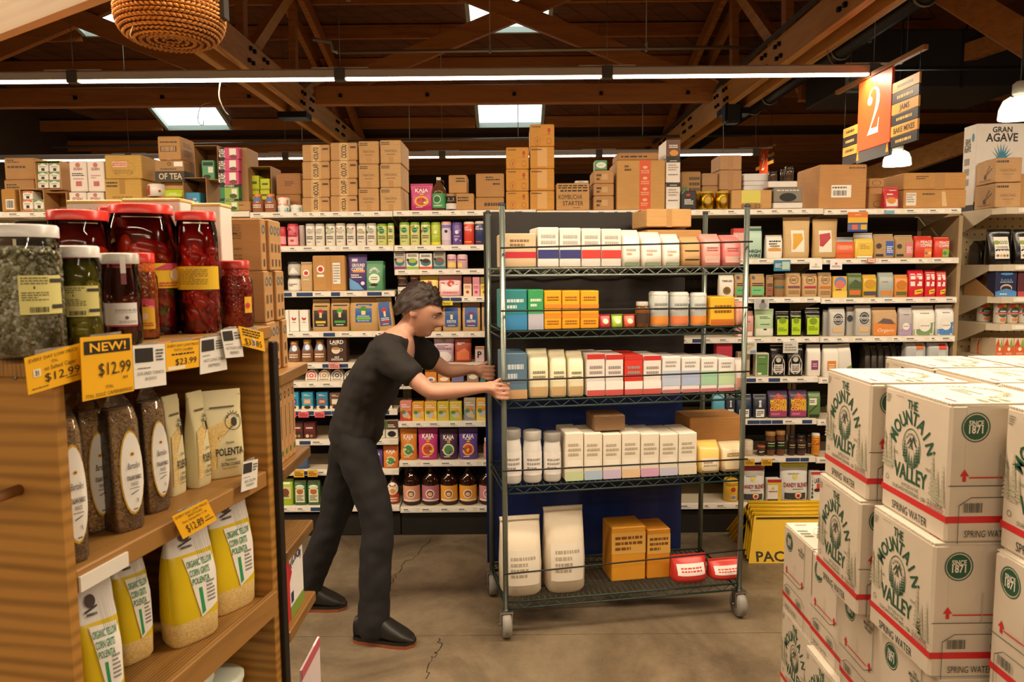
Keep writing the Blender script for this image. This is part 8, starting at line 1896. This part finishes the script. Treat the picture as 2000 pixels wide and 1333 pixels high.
load(0, 'box', 1194, 1262, 1030, 'd8962a', 'amber carton of packs, left of the pair', [('R', 0, .5, 1, .9, 'd8a850'), ('L', .1, .55, .9, .85, 3, '7a4a1a')], d=.16, t=.14)
load(0, 'box', 1264, 1310, 1034, 'd08a22', 'amber carton of packs, right of the pair', [('R', 0, .5, 1, .9, 'd8a850'), ('L', .1, .55, .9, .85, 3, '7a4a1a')], d=.16, t=.14)
load(0, 'pouch', 1318, 1390, 1092, 'c8332e', 'red and white pack slumped on its own', [('R', .1, .3, .9, .7, 'ece0da'), ('L', .2, .4, .8, .6, 2, 'c8332e')], d=.13)
load(0, 'pouch', 1392, 1458, 1100, 'd03a34', 'red and white pack at the front end', [('R', .1, .3, .9, .7, 'ece0da'), ('L', .2, .4, .8, .6, 2, 'c8332e')], d=.13)

# ------------------------------------------------------------------ the person pushing the cart
SKIN = M('c3917a', .5, 0, .05, 30); SHIRT = M('1e1917', .85, 0, .15, 120); PANTS = M('131112', .85, 0, .12, 90); HAIR = M('2a1a12', .6, 0, .3, 60); SHOE = M('1a1714', .5)
def skin_mesh(name, joints, bones, mat, voxel, smooth=4, extra=None):
    """Grow one surface round a joint-and-bone skeleton, then fuse it."""
    names = list(joints); me = bpy.data.meshes.new(name)
    me.from_pydata([joints[n][0] for n in names], [(names.index(a), names.index(c)) for a, c in bones], [])
    me.update()
    ob = bpy.data.objects.new(name, me); COL.objects.link(ob)
    sk = ob.modifiers.new('skin', 'SKIN'); sk.use_smooth_shade = True
    lay = me.skin_vertices[0] if me.skin_vertices else None
    if lay is None:
        import bmesh
        bm = bmesh.new(); bm.from_mesh(me); bm.verts.layers.skin.verify(); bm.to_mesh(me); bm.free(); lay = me.skin_vertices[0]
    for i, n in enumerate(names):
        r = joints[n][1]; r = r if isinstance(r, tuple) else (r, r)
        lay.data[i].radius = r; lay.data[i].use_root = (i == 0)
    ob.modifiers.new('sub', 'SUBSURF').levels = 2
    dg = bpy.context.evaluated_depsgraph_get()
    m1 = bpy.data.meshes.new_from_object(ob.evaluated_get(dg))
    bpy.data.objects.remove(ob)
    if extra:
        mb = MB(); mb.add([tuple(v.co) for v in m1.vertices], [tuple(p.vertices) for p in m1.polygons], mat, True)
        extra(mb); m1 = mb.mesh(name)
    ob = bpy.data.objects.new(name, m1); COL.objects.link(ob)
    rm = ob.modifiers.new('fuse', 'REMESH'); rm.mode = 'VOXEL'; rm.voxel_size = voxel
    sm = ob.modifiers.new('soft', 'SMOOTH'); sm.iterations = smooth; sm.factor = .5
    dg = bpy.context.evaluated_depsgraph_get()
    m2 = bpy.data.meshes.new_from_object(ob.evaluated_get(dg)); bpy.data.objects.remove(ob)
    m2.name = name; m2.materials.clear(); m2.materials.append(mat)
    m2.polygons.foreach_set('use_smooth', [True] * len(m2.polygons))
    return m2
def V3(px, py, Y): return P(px, py, Y)
org = Vector((P(690, 870, 3.47).x, 3.47, 0))
def L(v): return Vector(v) - org
pel, wai, che, uch, nec, hea = V3(688, 858, 3.47), V3(708, 790, 3.47), V3(742, 722, 3.47), V3(765, 684, 3.47), V3(792, 648, 3.47), V3(812, 622, 3.47)
shN, shF = V3(752, 690, 3.29), V3(800, 672, 3.64)
wrN = C.pt(.02, .02, 1.13) + Vector((-.075, -.02, .045)); wrF = C.pt(.02, CD - .02, 1.15) + Vector((-.075, -.01, .045))
elN, elF = V3(842, 768, 3.22), V3(874, 726, 3.70)
hipN, hipF = V3(690, 868, 3.385), V3(687, 866, 3.555)
knF, anF = V3(652, 1012, 3.575), Vector((V3(598, 1150, 3.6).x, 3.6, .095))
knN, anN = V3(738, 1008, 3.33), Vector((V3(728, 1190, 3.26).x, 3.26, .10))
person = thing('person', 'person in black t-shirt and trousers leaning forward to push the loaded cart', 'person', org)
HC = V3(818, 606, 3.47)            # head centre
HT = R(24)                         # head tipped forward
hrot = Matrix.Rotation(HT, 3, 'Y')
def HP(x, y, z): return HC + hrot @ Vector((x, y, z))   # x forward (towards the cart), z up
def head_geo(mb):
    NU, NV = 60, 48; Vv = []
    for j in range(NV + 1):
        for i in range(NU):
            th = math.pi * j / NV; ph = 2 * math.pi * i / NU
            x, y, z = math.sin(th) * math.cos(ph), math.sin(th) * math.sin(ph), math.cos(th)
            X, Y, Z = x * .098, y * .076, z * .118
            if Z < 0:   # jaw narrows and moves forward
                k = -Z / .118; Y *= 1 - .30 * k; X = X * (1 - .10 * k) + .026 * k
                if x < 0: X += .035 * k * -x
            fr = max(0, x)
            X += .016 * fr * math.exp(-((Z - .028) / .016) ** 2)                       # brow
            X -= .012 * fr * math.exp(-((Z - .004) / .016) ** 2) * math.exp(-((abs(Y) - .03) / .016) ** 2)   # eye sockets
            X += .040 * fr ** 4 * math.exp(-((Z + .022) / .020) ** 2) * math.exp(-(Y / .017) ** 2)           # nose
            X += .020 * fr ** 4 * math.exp(-((Z - .002) / .02) ** 2) * math.exp(-(Y / .011) ** 2)
            X += .009 * fr ** 3 * math.exp(-((Z + .060) / .010) ** 2) * math.exp(-(Y / .026) ** 2)           # lips
            X += .030 * fr * math.exp(-((Z + .094) / .020) ** 2) * math.exp(-(Y / .03) ** 2)           # chin
            Vv.append(HP(X, Y, Z))
    mb.add(Vv, [(j * NU + i, (j + 1) * NU + i, (j + 1) * NU + (i + 1) % NU, j * NU + (i + 1) % NU) for j in range(NV) for i in range(NU)], SKIN, True)
    for s in (-1, 1):   # ears
        e = MB(); e.ball((0, 0, 0), (.020, .009, .033), SKIN, 10, 8)
        mb.add([HP(v[0] - .012, s * (.074) + v[1], v[2] - .006) for v in e.v], e.f, SKIN, True)
def hand(J, B, wr, post, sgn, tag_):
    """palm beside the post, four fingers wrapped round it, thumb closing from the other side"""
    pm = post + Vector((-.028, -.012 * 0, .0)); pm.z = wr.z - .02
    J[tag_ + 'palm'] = (L(pm + Vector((-.026, 0, .008))), (.030, .022)); B.append((tag_ + 'wr', tag_ + 'palm'))
    for k in range(4):
        z = pm.z + .034 - .021 * k; ln = (.96, 1.04, 1.0, .84)[k]
        base = Vector((post.x - .030, post.y - sgn * .018, z)); 
        q = [base, Vector((post.x - .006, post.y - sgn * .0265, z - .002)), Vector((post.x + .0215 * ln, post.y - sgn * .013, z - .004)), Vector((post.x + .0235 * ln, post.y + sgn * .008, z - .005)), Vector((post.x + .012, post.y + sgn * .0215 * ln, z - .006))]
        prev = tag_ + 'palm'
        for m_, p in enumerate(q):
            nm = '%sf%d%d' % (tag_, k, m_); J[nm] = (L(p), (.0098, .0092, .0086, .008, .007)[m_]); B.append((prev, nm)); prev = nm
    q = [Vector((post.x - .040, post.y + sgn * .014, pm.z + .034)), Vector((post.x - .018, post.y + sgn * .026, pm.z + .046)), Vector((post.x + .004, post.y + sgn * .0265, pm.z + .050)), Vector((post.x + .018, post.y + sgn * .020, pm.z + .048))]
    prev = tag_ + 'palm'
    for m_, p in enumerate(q):
        nm = '%st%d' % (tag_, m_); J[nm] = (L(p), (.0125, .0112, .0098, .0082)[m_]); B.append((prev, nm)); prev = nm
def lerp(a, b_, t): return Vector(a).lerp(Vector(b_), t)
J = {'pel': (L(pel), (.135, .10)), 'wai': (L(wai), (.13, .095)), 'che': (L(che), (.15, .105)), 'uch': (L(uch), (.13, .09)), 'nec': (L(nec), .056), 'hea': (L(hea), .054),
     'shN': (L(shN), .058), 'armN': (L(lerp(shN, elN, .5)), .047), 'elN': (L(elN), .038), 'foN': (L(lerp(elN, wrN, .35)), .040), 'Nwr': (L(wrN), (.026, .021)),
     'shF': (L(shF), .058), 'armF': (L(lerp(shF, elF, .5)), .047), 'elF': (L(elF), .038), 'foF': (L(lerp(elF, wrF, .35)), .040), 'Fwr': (L(wrF), (.026, .021)),
     'hipN': (L(hipN), .085), 'thN': (L(lerp(hipN, knN, .5)), .072), 'knN': (L(knN), .055), 'caN': (L(lerp(knN, anN, .3)), .055), 'anN': (L(anN), .038), 'toN': (L(anN + Vector((.12, -.02, -.055))), (.03, .04)),
     'hipF': (L(hipF), .085), 'thF': (L(lerp(hipF, knF, .5)), .072), 'knF': (L(knF), .055), 'caF': (L(lerp(knF, anF, .3)), .055), 'anF': (L(anF), .038), 'toF': (L(anF + Vector((.12, 0, -.055))), (.03, .04))}
Bn = [('pel', 'wai'), ('wai', 'che'), ('che', 'uch'), ('uch', 'nec'), ('nec', 'hea'), ('uch', 'shN'), ('shN', 'armN'), ('armN', 'elN'), ('elN', 'foN'), ('foN', 'Nwr'), ('uch', 'shF'), ('shF', 'armF'), ('armF', 'elF'), ('elF', 'foF'), ('foF', 'Fwr'),
      ('pel', 'hipN'), ('hipN', 'thN'), ('thN', 'knN'), ('knN', 'caN'), ('caN', 'anN'), ('anN', 'toN'), ('pel', 'hipF'), ('hipF', 'thF'), ('thF', 'knF'), ('knF', 'caF'), ('caF', 'anF'), ('anF', 'toF')]
hand(J, Bn, wrN, C.pt(.02, .02, 1.13), 1, 'N'); hand(J, Bn, wrF, C.pt(.02, CD - .02, 1.15), 1, 'F')
def head_local(mb):
    t_ = MB(); head_geo(t_); mb.add([L(v) for v in t_.v], t_.f, SKIN, True)
def addmesh(name, me):
    o = bpy.data.objects.new(name, me); COL.objects.link(o); o.parent = person
    return o
addmesh('body', skin_mesh('body', J, Bn, SKIN, .0055, 3, head_local))
def fold(me, amp, fx, seed):
    for v in me.vertices:
        q = v.co * fx + Vector((seed, 0, 0)); v.co += v.normal * (amp * (mnoise.noise(q) + .5 * mnoise.noise(q * 2.3)))
    me.update()
hem = lerp(pel, wai, -.55) + Vector((.0, 0, -.02))
Js = {'che': (L(che), (.178, .135)), 'wai': (L(wai), (.160, .128)), 'hem': (L(hem), (.182, .152)), 'uch': (L(uch), (.152, .115)), 'col': (L(lerp(uch, nec, .62)), (.078, .078)),
      'shN': (L(shN), .078), 'slN': (L(lerp(shN, elN, .45)), .070), 'cuN': (L(lerp(shN, elN, .72)), .066), 'shF': (L(shF), .078), 'slF': (L(lerp(shF, elF, .45)), .070), 'cuF': (L(lerp(shF, elF, .72)), .066)}
me = skin_mesh('t_shirt', Js, [('che', 'wai'), ('wai', 'hem'), ('che', 'uch'), ('uch', 'col'), ('uch', 'shN'), ('shN', 'slN'), ('slN', 'cuN'), ('uch', 'shF'), ('shF', 'slF'), ('slF', 'cuF')], SHIRT, .008, 3)
fold(me, .012, 9, 3); addmesh('t_shirt', me)
dn = lambda a, kn, s: Vector((a.x, a.y, s))
Jp = {'pel': (L(pel + Vector((0, 0, -.01))), (.150, .122)), 'wst': (L(lerp(pel, wai, .95)), (.138, .105)),
      'hipN': (L(hipN), .104), 'thN': (L(lerp(hipN, knN, .5)), .094), 'knN': (L(knN), .080), 'caN': (L(lerp(knN, anN, .45)), .080), 'cuN': (L(lerp(knN, anN, 1.22)), .078),
      'hipF': (L(hipF), .104), 'thF': (L(lerp(hipF, knF, .5)), .094), 'knF': (L(knF), .080), 'caF': (L(lerp(knF, anF, .45)), .080), 'cuF': (L(lerp(knF, anF, 1.22)), .078)}
me = skin_mesh('trousers', Jp, [('pel', 'wst'), ('pel', 'hipN'), ('hipN', 'thN'), ('thN', 'knN'), ('knN', 'caN'), ('caN', 'cuN'), ('pel', 'hipF'), ('hipF', 'thF'), ('thF', 'knF'), ('knF', 'caF'), ('caF', 'cuF')], PANTS, .008, 3)
fold(me, .012, 8, 7); addmesh('trousers', me)
# shoes
for an, ang, lift in ((anF, 0, 0), (anN, -12, 0)):
    b = MB(); secs = []
    prof = [(-.085, .030, .068, .11), (-.06, .04, .080, .135), (-.01, .043, .088, .14), (.05, .046, .094, .13), (.10, .05, .102, .095), (.15, .048, .098, .066), (.185, .036, .07, .045), (.20, .015, .03, .03)]
    n = 18; Vv = []
    for x, _, w, h in prof:
        for i in range(n):
            a = 2 * math.pi * i / n; ca, sa = math.cos(a), math.sin(a)
            Vv.append((x, w / 2 * math.copysign(abs(ca) ** .8, ca), .024 + max(-.004, (h - .02) * (.5 + .5 * math.copysign(abs(sa) ** .7, sa)) - .002)))
    F_ = [(k * n + i, (k + 1) * n + i, (k + 1) * n + (i + 1) % n, k * n + (i + 1) % n) for k in range(len(prof) - 1) for i in range(n)]
    F_ += [tuple(range(n - 1, -1, -1)), tuple(range((len(prof) - 1) * n, len(prof) * n))]
    b.add(Vv, F_, SHOE, True)
    so = b.build('shoe', person, L(Vector((an.x, an.y, 0))), R(ang))
    s = MB(); pts = [(-.088, -.03), (-.06, -.042), (.04, -.045), (.11, -.05), (.17, -.046), (.2, -.02), (.2, .02), (.17, .046), (.11, .05), (.04, .045), (-.06, .042), (-.088, .03)]
    s.prism(pts, .0, .016, M('8a4a2a', .6)); s.prism(pts, .016, .03, M('14110f', .5)); s.build('sole', so)
    l = MB()
    for k in range(5): l.tube([(.02 + k * .017, -.022, .140 - k * .012), (.02 + k * .017, 0, .145 - k * .012), (.02 + k * .017, .022, .140 - k * .012)], .003, M('3a3632'), 5)
    l.build('lace', so)
# hair, brows, eyes, belt
b = MB(); NU, NV = 60, 30; Vv = []
for j in range(NV + 1):
    for i in range(NU):
        th = (math.pi * .66) * j / NV; ph = 2 * math.pi * i / NU
        x, y, z = math.sin(th) * math.cos(ph), math.sin(th) * math.sin(ph), math.cos(th)
        th2 = th * (1 - .46 * min(1, max(0, .75 * math.cos(ph) + .58)))
        x, y, z = math.sin(th2) * math.cos(ph), math.sin(th2) * math.sin(ph), math.cos(th2)
        nz = 1.02 + .11 * mnoise.noise(Vector((x * 6, y * 6, z * 3))) + .06 * mnoise.noise(Vector((x * 19, y * 19, z * 5)))
        Vv.append(L(HP(x * .108 * nz - .006, y * .086 * nz, z * .127 * nz + .002)))
b.add(Vv, [(j * NU + i, (j + 1) * NU + i, (j + 1) * NU + (i + 1) % NU, j * NU + (i + 1) % NU) for j in range(NV) for i in range(NU)], HAIR, True)
b.build('hair', person)
for s in (-1, 1):
    b = MB(); b.ball(L(HP(0.0752, s * .031, .004)), .0112, M('e8e0d8', .2), 12, 8); e = b.build('eye', person)
    b = MB(); b.ball(L(HP(0.0845, s * .031, .003)), (.003, .0052, .0052), M('2a1c12', .15), 10, 6); b.build('iris', e)
    b = MB(); b.tube([L(HP(.104, s * .014, .026)), L(HP(.102, s * .03, .031)), L(HP(.090, s * .048, .026))], [.003, .0042, .002], HAIR, 6); b.build('eyebrow', person)
b = MB(); b.tube([L(HP(.090, -.02, -.061)), L(HP(.099, -.008, -.058)), L(HP(.1, 0, -.0595)), L(HP(.099, .008, -.058)), L(HP(.090, .02, -.061))], [.002, .0045, .0045, .0045, .002], M('9a5a4c', .5), 6); b.build('lips', person)

# ------------------------------------------------------------------ labels: when things still share one, say which by order along the shelf
seen = {}
for o in THINGS: seen.setdefault(o['label'], []).append(o)
NTH = ['first', 'second', 'third', 'fourth', 'fifth', 'sixth', 'seventh', 'eighth', 'ninth', 'tenth', 'eleventh', 'twelfth']
for lab, os_ in seen.items():
    if len(os_) > 1 and 'buried' not in lab:
        os_.sort(key=lambda q: (q.matrix_basis.translation.x, q.matrix_basis.translation.z))
        for i, q in enumerate(os_): q['label'] = lab + ', %s of %d' % (NTH[min(i, 11)], len(os_))
for o in THINGS: o['label'] = ' '.join(o['label'].split()).replace(' ,', ',')
